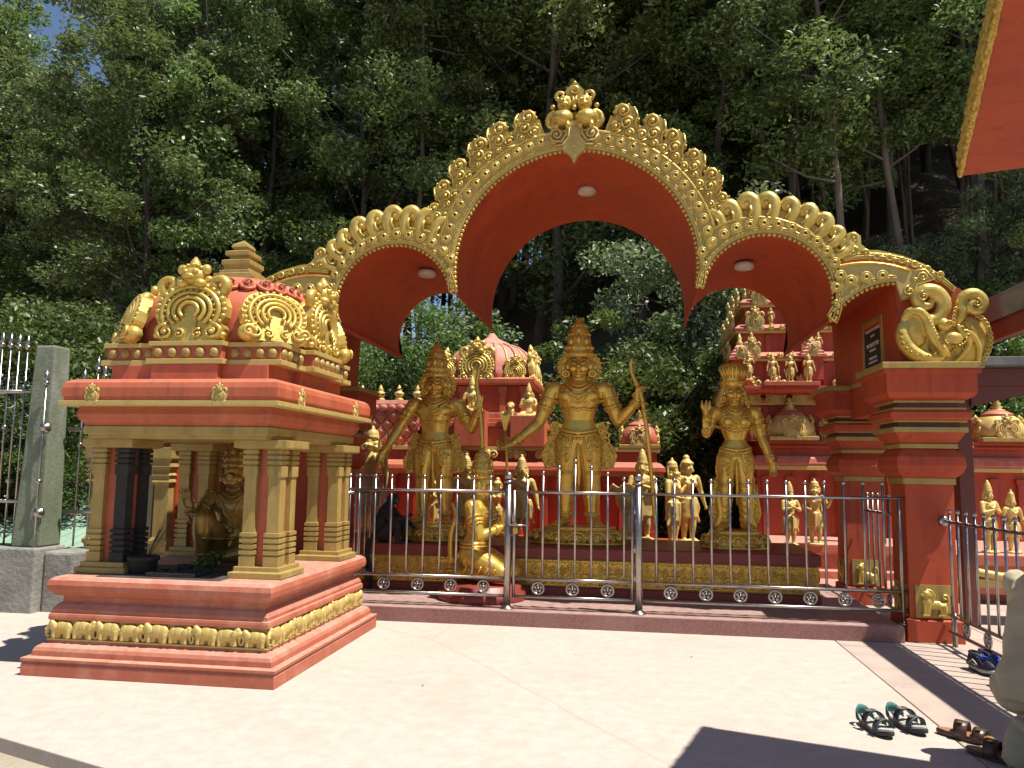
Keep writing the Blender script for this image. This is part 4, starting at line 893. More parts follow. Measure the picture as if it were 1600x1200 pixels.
# things on the shrine floor
t = thing('incense_pot', 'black incense pot with thin sticks on the shrine floor', 'pot', (-3.77, 5.80, 0.705))
mb = MB(); mb.lathe([(0.085, 0.0), (0.10, 0.01), (0.105, 0.09), (0.12, 0.10), (0.12, 0.125), (0.10, 0.13), (0.095, 0.10), (0.01, 0.095)], (-3.77, 5.80, 0.705), n=20); mb.build('pot', BLACK, t)
for k in range(4):
    mb = MB(); a = random.uniform(0, 6); mb.tube([(-3.76, 5.80, 0.78), (-3.72 + .05 * k, 5.80 + .04 * math.sin(a), 1.02 + .02 * k)], 0.0035, n=5); mb.build('incense_stick', BLACK, t)
t = thing('offering_bowl', 'small dark bowl beside the seated statue foot', 'bowl', (-3.50, 5.95, 0.705))
mb = MB(); mb.lathe([(0.03, 0), (0.055, 0.015), (0.068, 0.05), (0.060, 0.05), (0.045, 0.02), (0.005, 0.012)], (-3.50, 5.95, 0.705), n=18); mb.build('bowl', BLACK, t)
t = thing('lamp_tray', 'flat sooty metal tray at the front of the shrine floor', 'tray', (-3.42, 5.70, 0.705))
mb = MB(); mb.box(-3.62, -3.22, 5.60, 5.84, 0.706, 0.72); mb.box(-3.62, -3.22, 5.60, 5.615, 0.72, 0.735); mb.box(-3.62, -3.22, 5.825, 5.84, 0.72, 0.735); mb.build('tray', BLACK, t, bev=0.003)
rr = random.Random(9); mb = MB()
for k in range(60): mb.sphere((rr.uniform(-3.6, -3.25), rr.uniform(5.63, 5.81), 0.722 + rr.random() * .012), rr.uniform(.008, .018), 5, 4)
o = mb.build('ash_heap', BLACK, t); tag(o, kind='stuff')
rng = np.random.default_rng(4)
me = leaf_mesh('leaf_offering', [((-3.32, 5.98, 0.79), 0.10), ((-3.26, 5.98, 0.83), 0.07), ((-3.36, 5.96, 0.75), 0.08)], 90, 0.055, LEAF_BUSH, rng)
o = link('leaf_offering', me); tag(o, 'bunch of green leaves laid before the seated statue', 'leaves')
# ================================================================== stainless steel fences and gate
def bar_mesh(h):
    mb = MB(); mb.tube([(0, 0, 0), (0, 0, h)], 0.0125, n=8); mb.sphere((0, 0, h + 0.016), 0.021, 10, 8); return fixmesh(mb.mesh('bar', STEEL))
BARS = {}
def bar(parent, x, y, z0, h):
    k = round(h, 3)
    if k not in BARS: BARS[k] = bar_mesh(h)
    return link('bar', BARS[k], parent, (x, y, z0))
mb = MB()
mb.tube([(0.058 * math.cos(a * math.pi / 12), 0, 0.058 * math.sin(a * math.pi / 12)) for a in range(24)], 0.0115, n=7, closed=True)
for k in range(5): a = R(90 + 72 * k); mb.sphere((0.031 * math.cos(a), 0, 0.031 * math.sin(a)), (0.018, 0.008, 0.018), 7, 5)
mb.sphere((0, 0, 0), (0.012, 0.012, 0.012), 7, 5)
MED = fixmesh(mb.mesh('medallion', STEEL))
def rail(parent, a, b, r=0.016, name='rail'):
    mb = MB(); mb.tube([a, b], r, n=10); return mb.build(name, STEEL, parent)
def post(parent, x, y, z0, h):
    p = thing('x', None, None) if False else None
    mb = MB(); mb.lathe([(0.037, 0), (0.037, h)], (x, y, z0), n=18); p = mb.build('post', STEEL, parent)
    mb = MB(); mb.lathe([(0.075, 0), (0.073, 0.012), (0.045, 0.02), (0.04, 0.035)], (x, y, z0), n=20); mb.build('post_foot', STEEL, p)
    mb = MB(); mb.lathe([(0.04, 0), (0.048, 0.012), (0.04, 0.024), (0.02, 0.03)], (x, y, z0 + h), n=18); mb.sphere((x, y, z0 + h + 0.07), 0.045, 16, 12); mb.build('post_ball', STEEL, p)
FY = 8.05; Z0 = 0.15
def panel(t, x0, x1, bars, meds, tops=None, y=FY):
    rail(t, (x0, y, 1.32), (x1, y, 1.32)); rail(t, (x0, y, 0.45), (x1, y, 0.45)); rail(t, (x0, y, 0.275), (x1, y, 0.275))
    for i, bx in enumerate(bars): bar(t, bx, y, 0.45, (tops[i] if tops else 1.445) - 0.45)
    for m in meds: link('medallion', MED, t, (m, y, 0.363))
t = thing('steel_fence_panel', 'stainless steel fence panel between the shrine and the gate', 'fence', (-2.1, FY, Z0))
panel(t, -3.6, -1.262, [-3.34 + 0.1755 * i for i in range(12)], [-3.05, -2.52, -2.16, -1.81, -1.47])
post(t, -1.225, FY, Z0, 1.26); post(t, -3.62, FY, Z0, 1.26)
g = thing('steel_gate', 'stainless steel gate leaf with bars rising to the middle and padlock bolt', 'gate', (-0.57, FY, Z0))
gb = [-1.03 + 0.163 * i for i in range(7)]
panel(g, -1.16, 0.03, gb, [-0.91, -0.565, -0.215], [1.46, 1.50, 1.56, 1.62, 1.56, 1.50, 1.45])
for x in (-1.16, 0.03): rail(g, (x, FY, 0.262), (x, FY, 1.333), 0.017, 'stile')
mb = MB(); mb.tube([(-1.25, FY - 0.045, 0.985), (-1.02, FY - 0.03, 0.985)], 0.009, n=8); bl = mb.build('bolt', STEEL, g)
BRASS = mat('brass', (0.55, 0.42, 0.14), (0.45, 0.33, 0.1), rough=0.35, metal=0.9, bump=0)
mb = MB(); mb.box(-1.165, -1.115, FY - 0.06, FY - 0.035, 0.90, 0.955); mb.tube([(-1.155, FY - .047, .955), (-1.155, FY - .047, .985), (-1.14, FY - .047, 1.0), (-1.125, FY - .047, .985), (-1.125, FY - .047, .955)], 0.006, n=6); mb.build('padlock', BRASS, bl, bev=0.004)
for z in (0.5, 0.78, 1.16):
    mb = MB(); mb.tube([(0.055, FY - .01, z - .04), (0.055, FY - .01, z + .04)], 0.014, n=8); mb.build('hinge', STEEL, g)
t = thing('steel_fence_panel', 'long stainless steel fence panel between the gate and the right pillar', 'fence', (1.3, FY, Z0))
panel(t, 0.125, 2.60, [0.265 + 0.178 * i for i in range(13)], [0.40, 0.74, 1.065, 1.39, 1.715, 2.03, 2.33])
post(t, 0.09, FY, Z0, 1.26)
rail(t, (2.545, FY, 0.15), (2.545, FY, 1.33), 0.017, 'stile')
mb = MB(); mb.lathe([(0.04, 0), (0.038, 0.012), (0.02, 0.02)], (2.545, FY, 0.15), n=14); mb.build('stile_foot', STEEL, t)
# return fence behind the shrine, running back towards the temple
def side_fence(label, x, y0, y1, z0, ht, meds, nb, cat='fence', swap=False):
    t = thing('steel_fence_panel', label, cat, (x, (y0 + y1) / 2, z0))
    for z in (0.27, 0.42): rail(t, (x, y0, z0 - .15 + z), (x, y1, z0 - .15 + z))
    rail(t, (x, y0, z0 + 1.12), (x, y1, z0 + 1.12))
    for i in range(nb): bar(t, x, y0 + (y1 - y0) * (i + .5) / nb, z0 + 0.27, ht - 0.27)
    for m in meds: link('medallion', MED, t, (x, m, z0 + 0.195), rot=(0, 0, math.pi / 2))
    return t
side_fence('steel return fence seen between the shrine columns on its right', -3.0, 8.2, 9.6, 0.15, 1.295, [8.5, 8.9, 9.3], 8)
t = side_fence('stainless steel fence running forward from the right pillar', 2.93, 4.9, 7.98, 0.0, 1.20, [7.62, 7.2, 6.78, 6.35, 5.9], 17)
rail(t, (2.93, 7.90, 0.0), (2.93, 7.90, 0.45), 0.017, 'stile')
rail(t, (2.93, 7.86, 0.0), (2.93, 7.86, 0.30), 0.014, 'stile')
mb = MB(); mb.lathe([(0.05, 0), (0.045, 0.02), (0.02, 0.03)], (2.93, 8.02, 1.12), n=14, ax='y'); mb.build('wall_flange', STEEL, t)
side_fence('short steel fence between the two right pillars', 2.81, 8.55, 10.1, 0.0, 1.30, [8.9, 9.3, 9.7], 8)
# ================================================================== gilded figures
def cone_chain(mb, pts, rs, n=12): mb.tube(pts, rs, n=n, round_ends=True)
def hand(mb, w, d, n, sc=1.0, curl=0.3, spread=1.0, thumb=1):
    # w wrist, d direction of the fingers, n direction the palm faces
    d = Vector(d).normalized(); n = Vector(n); n = (n - d * n.dot(d)).normalized(); s = d.cross(n); w = Vector(w)
    rot = Matrix((s, n, d)).transposed()
    mb.sphere(w + d * 0.030 * sc, (0.024 * sc, 0.011 * sc, 0.032 * sc), 10, 7, rot)
    for k, (off, ln) in enumerate(((-0.0165, 0.040), (-0.0055, 0.047), (0.0055, 0.044), (0.0165, 0.034))):
        a = w + d * 0.052 * sc + s * off * sc; dd = (d + s * off * 9 * spread).normalized()
        b = a + (dd + n * curl * .6).normalized() * ln * .5 * sc; c = b + (dd * (1 - curl) + n * curl * 1.6).normalized() * ln * .55 * sc
        mb.tube([a, b, c], [0.0062 * sc, 0.0057 * sc, 0.0045 * sc], n=7, round_ends=True)
    a = w + d * 0.012 * sc - s * 0.018 * sc * thumb; b = a + (d * .6 - s * thumb * .9 + n * .4).normalized() * 0.022 * sc; c = b + (d + n * curl).normalized() * 0.022 * sc
    mb.tube([a, b, c], [0.0085 * sc, 0.0072 * sc, 0.0055 * sc], n=7, round_ends=True)

def torso(mb, P, M, female=False, fat=1.0):
    # P pelvis centre, M 3x3 orientation; local z up, -y front; sizes in body heights
    secs = []
    hipw = 0.108 if female else 0.100; wa = 0.064 if female else 0.076
    for z, hw, hd, yo in ((-0.045, 0.080, 0.062, 0), (0.0, hipw, 0.078, 0), (0.05, hipw * .93, 0.070, 0), (0.105, wa, 0.056, -0.004), (0.17, 0.088, 0.064, -0.004), (0.235, 0.110, 0.074, -0.006), (0.285, 0.118, 0.068, -0.002), (0.318, 0.092, 0.052, 0.004), (0.338, 0.048, 0.042, 0.006), (0.37, 0.036, 0.037, 0.002), (0.40, 0.036, 0.037, -0.004)):
        q = []
        for k in range(24):
            a = 2 * math.pi * k / 24; c, s = math.cos(a), math.sin(a); r = 1 / (abs(c) ** 2.3 + abs(s) ** 2.3) ** (1 / 2.3)
            q.append(tuple(P + M @ Vector((hw * r * c * fat, yo + hd * r * s * fat, z))))
        secs.append(q)
    mb.loft(secs)
    for sg in (1, -1):
        if female: mb.sphere(P + M @ Vector((sg * 0.052, -0.066, 0.225)), 0.042, 12, 9)
        else: mb.sphere(P + M @ Vector((sg * 0.052, -0.050, 0.245)), (0.052, 0.030, 0.036), 12, 9)
        mb.sphere(P + M @ Vector((sg * 0.125, 0, 0.292)), (0.046, 0.044, 0.044), 12, 9)
def head(mb, C, M, muzzle=False, sc=1.0):
    def S(c, r): mb.sphere(C + M @ Vector(c) * sc, tuple(x * sc for x in r), 14, 10, M)
    S((0, 0.004, 0.012), (0.055, 0.070, 0.074)); S((0, -0.020, -0.030), (0.042, 0.046, 0.048)); S((0, 0.02, 0.0), (0.056, 0.058, 0.066))
    if not muzzle:
        mb.tube([tuple(C + M @ Vector(p) * sc) for p in ((0, -0.066, 0.022), (0, -0.074, 0.006), (0, -0.082, -0.011))], [0.007 * sc, 0.0095 * sc, 0.0125 * sc], n=8, round_ends=True)
        for sg in (1, -1):
            S((sg * 0.010, -0.073, -0.013), (0.008, 0.008, 0.007)); S((sg * 0.028, -0.050, -0.020), (0.022, 0.02, 0.022))
            S((sg * 0.026, -0.056, 0.013), (0.015, 0.008, 0.007)); S((sg * 0.061, 0.01, 0.0), (0.010, 0.018, 0.028))
        S((0, -0.067, -0.033), (0.017, 0.009, 0.005)); S((0, -0.066, -0.042), (0.015, 0.009, 0.005)); S((0, -0.054, -0.063), (0.018, 0.016, 0.014))
    else:
        S((0, -0.060, -0.022), (0.040, 0.044, 0.032)); S((0, -0.074, -0.042), (0.034, 0.032, 0.020)); S((0, -0.098, -0.004), (0.015, 0.012, 0.010))
        for sg in (1, -1): S((sg * 0.034, -0.062, -0.022), (0.030, 0.032, 0.024)); S((sg * 0.024, -0.058, 0.018), (0.013, 0.010, 0.010)); S((sg * 0.064, 0.005, 0.0), (0.012, 0.022, 0.03))
        S((0, -0.052, 0.030), (0.042, 0.018, 0.010))
def leg(mb, hip, knee, ankle, toe, fat=1.0):
    hip, knee, ankle, toe = map(Vector, (hip, knee, ankle, toe)); c = knee.lerp(ankle, 0.32)
    mb.tube([hip, hip.lerp(knee, .35), hip.lerp(knee, .75), knee], [0.074 * fat, 0.071 * fat, 0.055 * fat, 0.048 * fat], n=14, round_ends=True)
    mb.tube([knee, c, knee.lerp(ankle, .7), ankle], [0.047 * fat, 0.049 * fat, 0.036 * fat, 0.029 * fat], n=14, round_ends=True)
    d = toe - ankle; d.z = 0; d.normalize(); s = Vector((-d.y, d.x, 0))
    gz = min(ankle.z - 0.028, toe.z)
    mb.tube([ankle + Vector((0, 0, -0.012)) - d * 0.012, ankle + d * 0.035 + Vector((0, 0, -0.022)), ankle + d * 0.075 + Vector((0, 0, -0.032))], [0.029, 0.028, 0.024], n=10, round_ends=True)
    for k in range(5):
        a = ankle + d * 0.082 + s * (k - 2) * 0.0105 + Vector((0, 0, -0.036)); mb.tube([a, a + d * (0.022 - 0.002 * abs(k - 1))], [0.0085, 0.0075], n=7, round_ends=True)
def arm(mb, sh, el, wr, fat=1.0):
    sh, el, wr = map(Vector, (sh, el, wr))
    mb.tube([sh, sh.lerp(el, .4), sh.lerp(el, .8), el], [0.043 * fat, 0.041 * fat, 0.034 * fat, 0.031 * fat], n=12, round_ends=True)
    mb.tube([el, el.lerp(wr, .3), el.lerp(wr, .75), wr], [0.031 * fat, 0.032 * fat, 0.023 * fat, 0.019 * fat], n=12, round_ends=True)

class Skin:
    # ray lookups so that jewellery lies on the skin
    def __init__(s, me): s.t = BVHTree.FromPolygons([v.co.copy() for v in me.vertices], [tuple(p.vertices) for p in me.polygons])
    def front(s, x, z, o=(0, -1, 0), d=(0, 1, 0)):
        h = s.t.ray_cast(Vector((x, -2, z)), Vector((0, 1, 0))); return h[0]
    def trace(s, mb, pts, r, n=6, lift=0.3):
        out = []
        for x, z in pts:
            h = s.front(x, z)
            if h is not None: out.append((h.x, h.y - r * lift, h.z))
        if len(out) > 2: mb.tube(out, r * (1.22 if r > .0035 else 1), n=n)
        return out
def ring_round(mb, skin, a, b, t, r, rad=0.12):
    # band round a limb a->b at fraction t, found by rays towards the axis
    a, b = Vector(a), Vector(b); c = a.lerp(b, t); ax = (b - a).normalized(); u = ax.orthogonal().normalized(); v = ax.cross(u); out = []
    for k in range(20):
        w = u * math.cos(math.pi * k / 10) + v * math.sin(math.pi * k / 10); h = skin.t.ray_cast(c + w * rad, -w)
        if h[0] is not None and (h[0] - c).length < rad: out.append(tuple(h[0] + w * r * .2))
    if len(out) > 8: mb.tube(out, r * 1.25, n=6, closed=True)
def zig(x0, x1, z, dip, n=16): return [(x0 + (x1 - x0) * i / n, z - dip * math.sin(math.pi * i / n)) for i in range(n + 1)]

def crown_tall(mb, C, w=0.066, h=0.24):
    mb.lathe([(w, 0.0), (w * 1.06, 0.012), (w * 1.06, 0.03), (w * .98, 0.036), (w * 1.02, 0.05), (w * 1.0, 0.075), (w * .9, 0.085), (w * .93, 0.10), (w * .86, h * .52), (w * .78, h * .55), (w * .80, h * .60), (w * .66, h * .74), (w * .56, h * .77), (w * .57, h * .80), (w * .40, h * .88), (w * .30, h * .90), (w * .32, h * .93), (w * .16, h * .98), (w * .02, h * 1.03)], C, n=24)
    for z, k, s in ((0.02, 20, 0.0085), (0.058, 16, 0.011), (h * .575, 14, 0.008), (h * .785, 10, 0.007)):
        rr = w * (1.06 if z < .05 else (1.02 if z < .1 else (.80 if z < h * .7 else .57)))
        for i in range(k): a = 2 * math.pi * i / k; mb.sphere((C[0] + rr * math.cos(a), C[1] + rr * math.sin(a), C[2] + z), s, 6, 5)
    # front jewel leaves
    for a, zz, s in ((-90, 0.085, 1.0), (-50, 0.08, .8), (-130, 0.08, .8), (-90, h * .63, .6)):
        x, y = w * .93 * math.cos(R(a)), w * .93 * math.sin(R(a)); q = MB(); q.scroll((0.011, 0.012), 0.012, 0.004, 1.2, R(180), -1, 0, n=10, sides=4); q.scroll((-0.011, 0.012), 0.012, 0.004, 1.2, 0, 1, 0, n=10, sides=4); q.tube([(0, 0, -.005), (0, 0, .025), (0, 0, .045)], [.012, .010, .002], n=6)
        Tm = Matrix.Translation((C[0] + x * (1 if s > .7 else .72), C[1] + y * (1 if s > .7 else .72), C[2] + zz)) @ Matrix.Rotation(R(a + 90), 4, 'Z') @ Matrix.Scale(s * 1.15, 4)
        q.v = [tuple(Tm @ Vector(p)) for p in q.v]; mb.add(q.v, q.f, True)

def halo(mb, C, r=0.105, flat=0.9):
    mb.lathe([(r, 0.0), (r, 0.012), (r * .93, 0.016), (r * .90, 0.010), (r * .72, 0.012), (r * .70, 0.018), (r * .64, 0.018), (r * .62, 0.010), (r * .3, 0.012), (r * .28, 0.0)], C, n=28, ax='y')
    for k in range(26): a = 2 * math.pi * k / 26; mb.lathe([(0.013, 0), (0.012, 0.012), (0.007, 0.013), (0.005, 0.004)], (C[0] + r * 1.0 * math.cos(a), C[1] - 0.004, C[2] + r * 1.0 * math.sin(a)), n=8, ax='y')
    for k in range(12): a = 2 * math.pi * (k + .5) / 12; mb.scroll((C[0] + r * .8 * math.cos(a), C[2] + r * .8 * math.sin(a)), 0.015, 0.004, 1.2, a, 1, C[1] - 0.014, n=9, sides=4)

def lotus_base(parent, S, w, d, z0, z1):
    # oval pedestal with scrolled petals
    mb = MB(); h = z1 - z0; n = 36
    def sec(k, z): return [(w * k * math.cos(2 * math.pi * i / n), d * k * math.sin(2 * math.pi * i / n), z) for i in range(n)]
    mb.loft([sec(1.0, z0), sec(1.02, z0 + h * .08), sec(1.0, z0 + h * .16), sec(.93, z0 + h * .20), sec(.98, z0 + h * .35), sec(.92, z0 + h * .6), sec(.78, z0 + h * .82), sec(.75, z0 + h * .84), sec(.77, z0 + h * .88), sec(.77, z1), sec(.6, z1 + .002)])
    b = mb.build('pedestal', BRONZE, parent)
    q = MB(); m = 14
    for i in range(m):
        a = 2 * math.pi * (i + .5) / m; s = MB(); pw = w * .2
        s.tube([(-pw, 0, 0.0), (-pw * 1.05, -.01, h * .25), (-pw * .6, -.012, h * .48), (0, -.008, h * .56), (pw * .6, -.012, h * .48), (pw * 1.05, -.01, h * .25), (pw, 0, 0)], .009, n=5)
        s.scroll((-pw * .42, h * .26), pw * .36, .0075, 1.4, R(90), 1, -.014, n=14, sides=5); s.scroll((pw * .42, h * .26), pw * .36, .0075, 1.4, R(90), -1, -.014, n=14, sides=5)
        Tm = Matrix.Translation((w * .955 * math.cos(a), d * .955 * math.sin(a), z0 + h * .16)) @ Matrix.Rotation(math.atan2(math.sin(a) / d, math.cos(a) / w) + math.pi / 2, 4, 'Z') @ Matrix.Rotation(R(-16), 4, 'X')
        q.add([tuple(Tm @ Vector(p)) for p in s.v], s.f, True)
    o = q.build('petal_relief', BRONZE, b); tag(o, kind='stuff')

def sash_panel(mb, sg, x0, ztop, zbot, y=0.02, wid=0.075):
    # pierced side sash falling in scrolls beside the thighs
    out = [(x0 - .02, ztop), (x0 + wid * .5, ztop + .02), (x0 + wid * .8, ztop - .03), (x0 + wid * .65, ztop - .08), (x0 + wid, ztop - .12), (x0 + wid * 1.1, (ztop + zbot) / 2), (x0 + wid * 1.45, zbot + .07), (x0 + wid * 1.35, zbot + .02), (x0 + wid * .8, zbot), (x0 - .01, zbot + .02), (x0 - .03, (ztop + zbot) / 2)]
    pts = [(sg * x, z) for x, z in out]
    mb.prism(pts if sg > 0 else pts[::-1], y - .012, y + .014)
    for k, (fx, fz, r) in enumerate(((.45, .03, .026), (.45, .14, .026), (.62, .24, .028), (.55, .36, .03), (.85, .50, .03), (.5, .62, .034), (.9, .76, .034), (.45, .88, .034), (1.05, .92, .026))):
        z = ztop - (ztop - zbot) * fz; mb.scroll((sg * (x0 + wid * fx), z), r, .0075, 1.5, R(40 + 70 * k), sg * (1 if k % 2 else -1), y - .016, n=15, sides=5)
    mb.tube([(sg * (x0 + wid * 1.12), y - .012, ztop - .12), (sg * (x0 + wid * 1.18), y - .012, (ztop + zbot) / 2), (sg * (x0 + wid * 1.5), y - .012, zbot + .07), (sg * (x0 + wid * 1.2), y - .012, zbot + .005), (sg * (x0 + .0), y - .012, zbot + .01)], .009, n=5)

DARKBRONZE = mat('dark_bronze_lines', (0.10, 0.05, 0.015), (0.07, 0.035, 0.01), rough=0.5, bump=0)
ZP = 0.68          # top of the statue platform
I3 = Matrix.Identity(3)
def standing(label, name, S, X, Yp, arms, female=False, kind='tall', base_w=0.5, extras=None, yaw=0.0, hipshift=0.0):
    t = thing(name, label, 'statue')
    P = Vector((hipshift, 0, 0.50)); mb = MB()
    torso(mb, P, I3, female)
    H = P + Vector((-hipshift * .6, -0.004, 0.425)); head(mb, H, I3)
    hips = [P + Vector((sg * 0.050, 0, -0.02)) for sg in (-1, 1)]
    knees = [Vector((sg * 0.062 + hipshift * .5, -0.012, 0.275)) for sg in (-1, 1)]
    ank = [Vector((sg * 0.068, 0.008, 0.045)) for sg in (-1, 1)]
    for h, k, a, sg in zip(hips, knees, ank, (-1, 1)): leg(mb, h, k, a, a + Vector((sg * 0.045, -0.1, 0)), 1.0)
    sh = [P + Vector((sg * 0.137, 0.0, 0.288)) for sg in (-1, 1)]
    limbs = []
    for s0, (el, wr, hd, pn, cu, th) in zip(sh, arms):
        arm(mb, s0, el, wr); hand(mb, wr, hd, pn, 1.12, cu, 1.0, th); limbs.append((s0, Vector(el), Vector(wr)))
    body = remesh(mb, 0.0046, 'body', BRONZE, 2)
    link('body', body, t)
    sk = Skin(body); j = MB(); fl = MB()
    # necklaces, chest band, belt and hip drapery
    nx = P.x
    for w, z, dip, r in ((.055, .845, .028, .006), (.075, .845, .052, .0075), (.088, .838, .080, .006)): sk.trace(j, zig(nx - w, nx + w, z - 0.015, dip), r)
    for i in range(13): 
        u = i / 12; h = sk.front(nx - .088 + .176 * u, .823 - .092 * math.sin(math.pi * u))
        if h is not None: j.sphere((h.x, h.y - .003, h.z), .0075, 6, 5)
    if not female:
        for w, zt, zb in ((.045, .79, .70), (.032, .785, .715)): sk.trace(j, [(nx - w, zt), (nx - w, (zt + zb) / 2), (nx - w * .7, zb + .01), (nx, zb), (nx + w * .7, zb + .01), (nx + w, (zt + zb) / 2), (nx + w, zt)], .0055)
        h = sk.front(nx, .74); j.sphere((h.x, h.y, h.z), (.013, .008, .016), 8, 6)
        sk.trace(j, [(nx - .095 + .19 * i / 14, .668 + .006 * math.sin(i * 1.6)) for i in range(15)], .0075)
        for i in range(11):
            h = sk.front(nx - .09 + .018 * i, .668)
            if h is not None: j.sphere((h.x, h.y - .004, h.z), .0085, 6, 5)
    else:
        for sg in (1, -1): sk.trace(j, [(nx + sg * .052 + .04 * math.cos(a / 8 * math.pi), .725 + .036 * math.sin(a / 8 * math.pi)) for a in range(17)], .0045)
        for k in range(5):
            h = sk.front(nx, .80 - .032 * k)
            if h is not None: j.sphere((h.x, h.y, h.z), (.013, .010, .013), 8, 6)
        sk.trace(j, zig(nx - .08, nx + .08, .685, .018), .006)
        for i in range(15):
            h = sk.front(nx - .075 + .15 * i / 14, .675 - .022 * math.sin(math.pi * i / 14))
            if h is not None: j.sphere((h.x, h.y, h.z), .006, 6, 5)
    h = sk.front(nx, .60); j.tube([(h.x + .006 * math.cos(a), h.y + .001, h.z + .004 * math.sin(a)) for a in (0, 1, 2, 3, 4, 5)], .0022, n=4, closed=True)
    for dz, r in ((.0, .010), (-.020, .007)): sk.trace(j, zig(nx - .112, nx + .112, .560 + dz, .028, 22), r)
    for i in range(9):
        h = sk.front(nx - .075 + .15 * i / 8, .527 - .03 * math.sin(math.pi * i / 8))
        if h is not None: j.sphere((h.x, h.y - .002, h.z), (.012, .007, .009), 7, 5)
    h = sk.front(nx, .532); j.sphere((h.x, h.y - .004, h.z), (.018, .012, .018), 9, 7); j.scroll((h.x, h.z), .024, .005, 1.4, 0, 1, h.y - .004, n=14)
    for sg in (1, -1):
        for cx, cz, rr_, st in ((.060, .49, .026, 90), (.078, .445, .022, 10), (.055, .43, .018, 200), (.062, .395, .016, 100)):
            pts = []
            for i in range(16):
                a = R(st) + sg * 1.4 * 2 * math.pi * i / 15; q = rr_ * (1 - .8 * i / 15); pts.append((nx + sg * cx + q * math.cos(a), cz + q * math.sin(a)))
            sk.trace(j, pts, .0055, n=5)
        sk.trace(j, [(nx + sg * .03, .515), (nx + sg * .036, .46), (nx + sg * .046, .40), (nx + sg * .06, .365)], .006)
        kx = sg * .062
        for z in (.315, .305): sk.trace(j, [(kx + .055 * math.cos(a * math.pi / 10) * -1, z - .006 * math.sin(a * math.pi / 10)) for a in range(11)], .005)
        a0, k0 = ank[0 if sg < 0 else 1], knees[0 if sg < 0 else 1]
        for tt in (.86, .92): ring_round(j, sk, k0, a0, tt, .006, .07)
        for i in range(10):
            a = 2 * math.pi * i / 10; c = Vector(k0).lerp(Vector(a0), .89); j.sphere((c.x + .036 * math.cos(a), c.y + .036 * math.sin(a), c.z), .007, 6, 4)
    j.tube([(nx, -.06, .51), (nx, -.055, .40), (nx + .004, -.045, .30), (nx, -.04, .17)], [.012, .010, .011, .006], n=7)
    for s0, el, wr in limbs:
        for tt, r in ((.30, .006), (.55, .008), (.62, .006)): ring_round(j, sk, s0, el, tt, r, .075)
        for tt, r in ((.80, .007), (.87, .006), (.93, .007)): ring_round(j, sk, el, wr, tt, r, .06)
        c = s0.lerp(el, .56); hh = sk.front(c.x, c.z)
        if hh is not None: j.scroll((hh.x, hh.z), .020, .005, 1.4, 0, 1, hh.y - .003, n=12, sides=5); j.sphere((hh.x, hh.y - .002, hh.z + .032), (.012, .006, .016), 7, 5)
        # shoulder tassel
        j.sphere((s0.x * 1.08, s0.y - .01, s0.z + .030), (.022, .018, .014), 8, 6)
    # face lines, in a darker bronze
    for sg in (1, -1):
        sk.trace(fl, [(H.x + sg * (.010 + .034 * i / 8), H.z + .034 + .010 * math.sin(math.pi * (.15 + .75 * i / 8))) for i in range(9)], .0030, n=5)
        sk.trace(fl, [(H.x + sg * (.011 + .030 * i / 8), H.z + .013 + .009 * math.sin(math.pi * i / 8)) for i in range(9)], .0022, n=5)
        sk.trace(fl, [(H.x + sg * (.011 + .030 * i / 8), H.z + .012 - .005 * math.sin(math.pi * i / 8)) for i in range(9)], .0018, n=5)
        hh = sk.front(H.x + sg * .026, H.z + .015)
        if hh is not None: fl.sphere((hh.x, hh.y + .002, hh.z), (.006, .005, .005), 7, 5)
        j.tube([(H.x + sg * .068 + .017 * math.cos(a * math.pi / 6), -.012, H.z - .045 + .017 * math.sin(a * math.pi / 6)) for a in range(12)], .008, n=7, closed=True)
        j.sphere((H.x + sg * .068, -.016, H.z - .045), .009, 7, 5)
    sk.trace(fl, [(H.x - .018 + .036 * i / 8, H.z - .0375 - .002 * math.sin(math.pi * i / 8)) for i in range(9)], .0018, n=5)
    tag(fl.build('face_lines', DARKBRONZE, t), kind='stuff')
    h = sk.front(H.x, H.z + .045); j.sphere((h.x, h.y, h.z), .006, 6, 5)
    o = j.build('jewellery', BRONZE, t); tag(o, kind='stuff')
    c = MB(); top = (H.x, H.y + 0.010, H.z + 0.048)
    if kind == 'tall': crown_tall(c, top)
    else:
        # wide fluted tiara over parted hair
        n = 30
        def sec(rx, ry, z): return [(top[0] + rx * math.cos(2 * math.pi * i / n) * (1 + .035 * (i % 2)), top[1] + ry * math.sin(2 * math.pi * i / n) * (1 + .035 * (i % 2)), top[2] + z) for i in range(n)]
        c.loft([sec(.066, .07, -.012), sec(.072, .074, .02), sec(.066, .068, .045), sec(.078, .074, .075), sec(.092, .080, .115), sec(.090, .078, .135), sec(.072, .066, .150), sec(.03, .03, .156)])
        for i in range(15): a = R(180 + 12.8 * i); c.sphere((top[0] + .072 * math.cos(a), top[1] + .074 * math.sin(a), top[2] + .022), .008, 6, 5)
        for i in range(9): a = R(200 + 17.5 * i); c.tube([(top[0] + .070 * math.cos(a), top[1] + .070 * math.sin(a), top[2] + .05), (top[0] + .094 * math.cos(a), top[1] + .083 * math.sin(a), top[2] + .125)], [.006, .011], n=5)
    c.build('crown', BRONZE, t)
    hl = MB()
    if kind == 'tall': halo(hl, (H.x, H.y + .035, H.z - .005))
    else:
        # long hair knots and ear plates
        for sg in (1, -1):
            hl.tube([(H.x + sg * .055, .02, H.z + .04), (H.x + sg * .080, .02, H.z - .02), (H.x + sg * .088, .015, H.z - .065), (H.x + sg * .10, .01, H.z - .11)], [.022, .026, .028, .02], n=9, round_ends=True)
            hl.scroll((H.x + sg * .092, H.z - .075), .024, .007, 1.4, 0, sg, -.012, n=14)
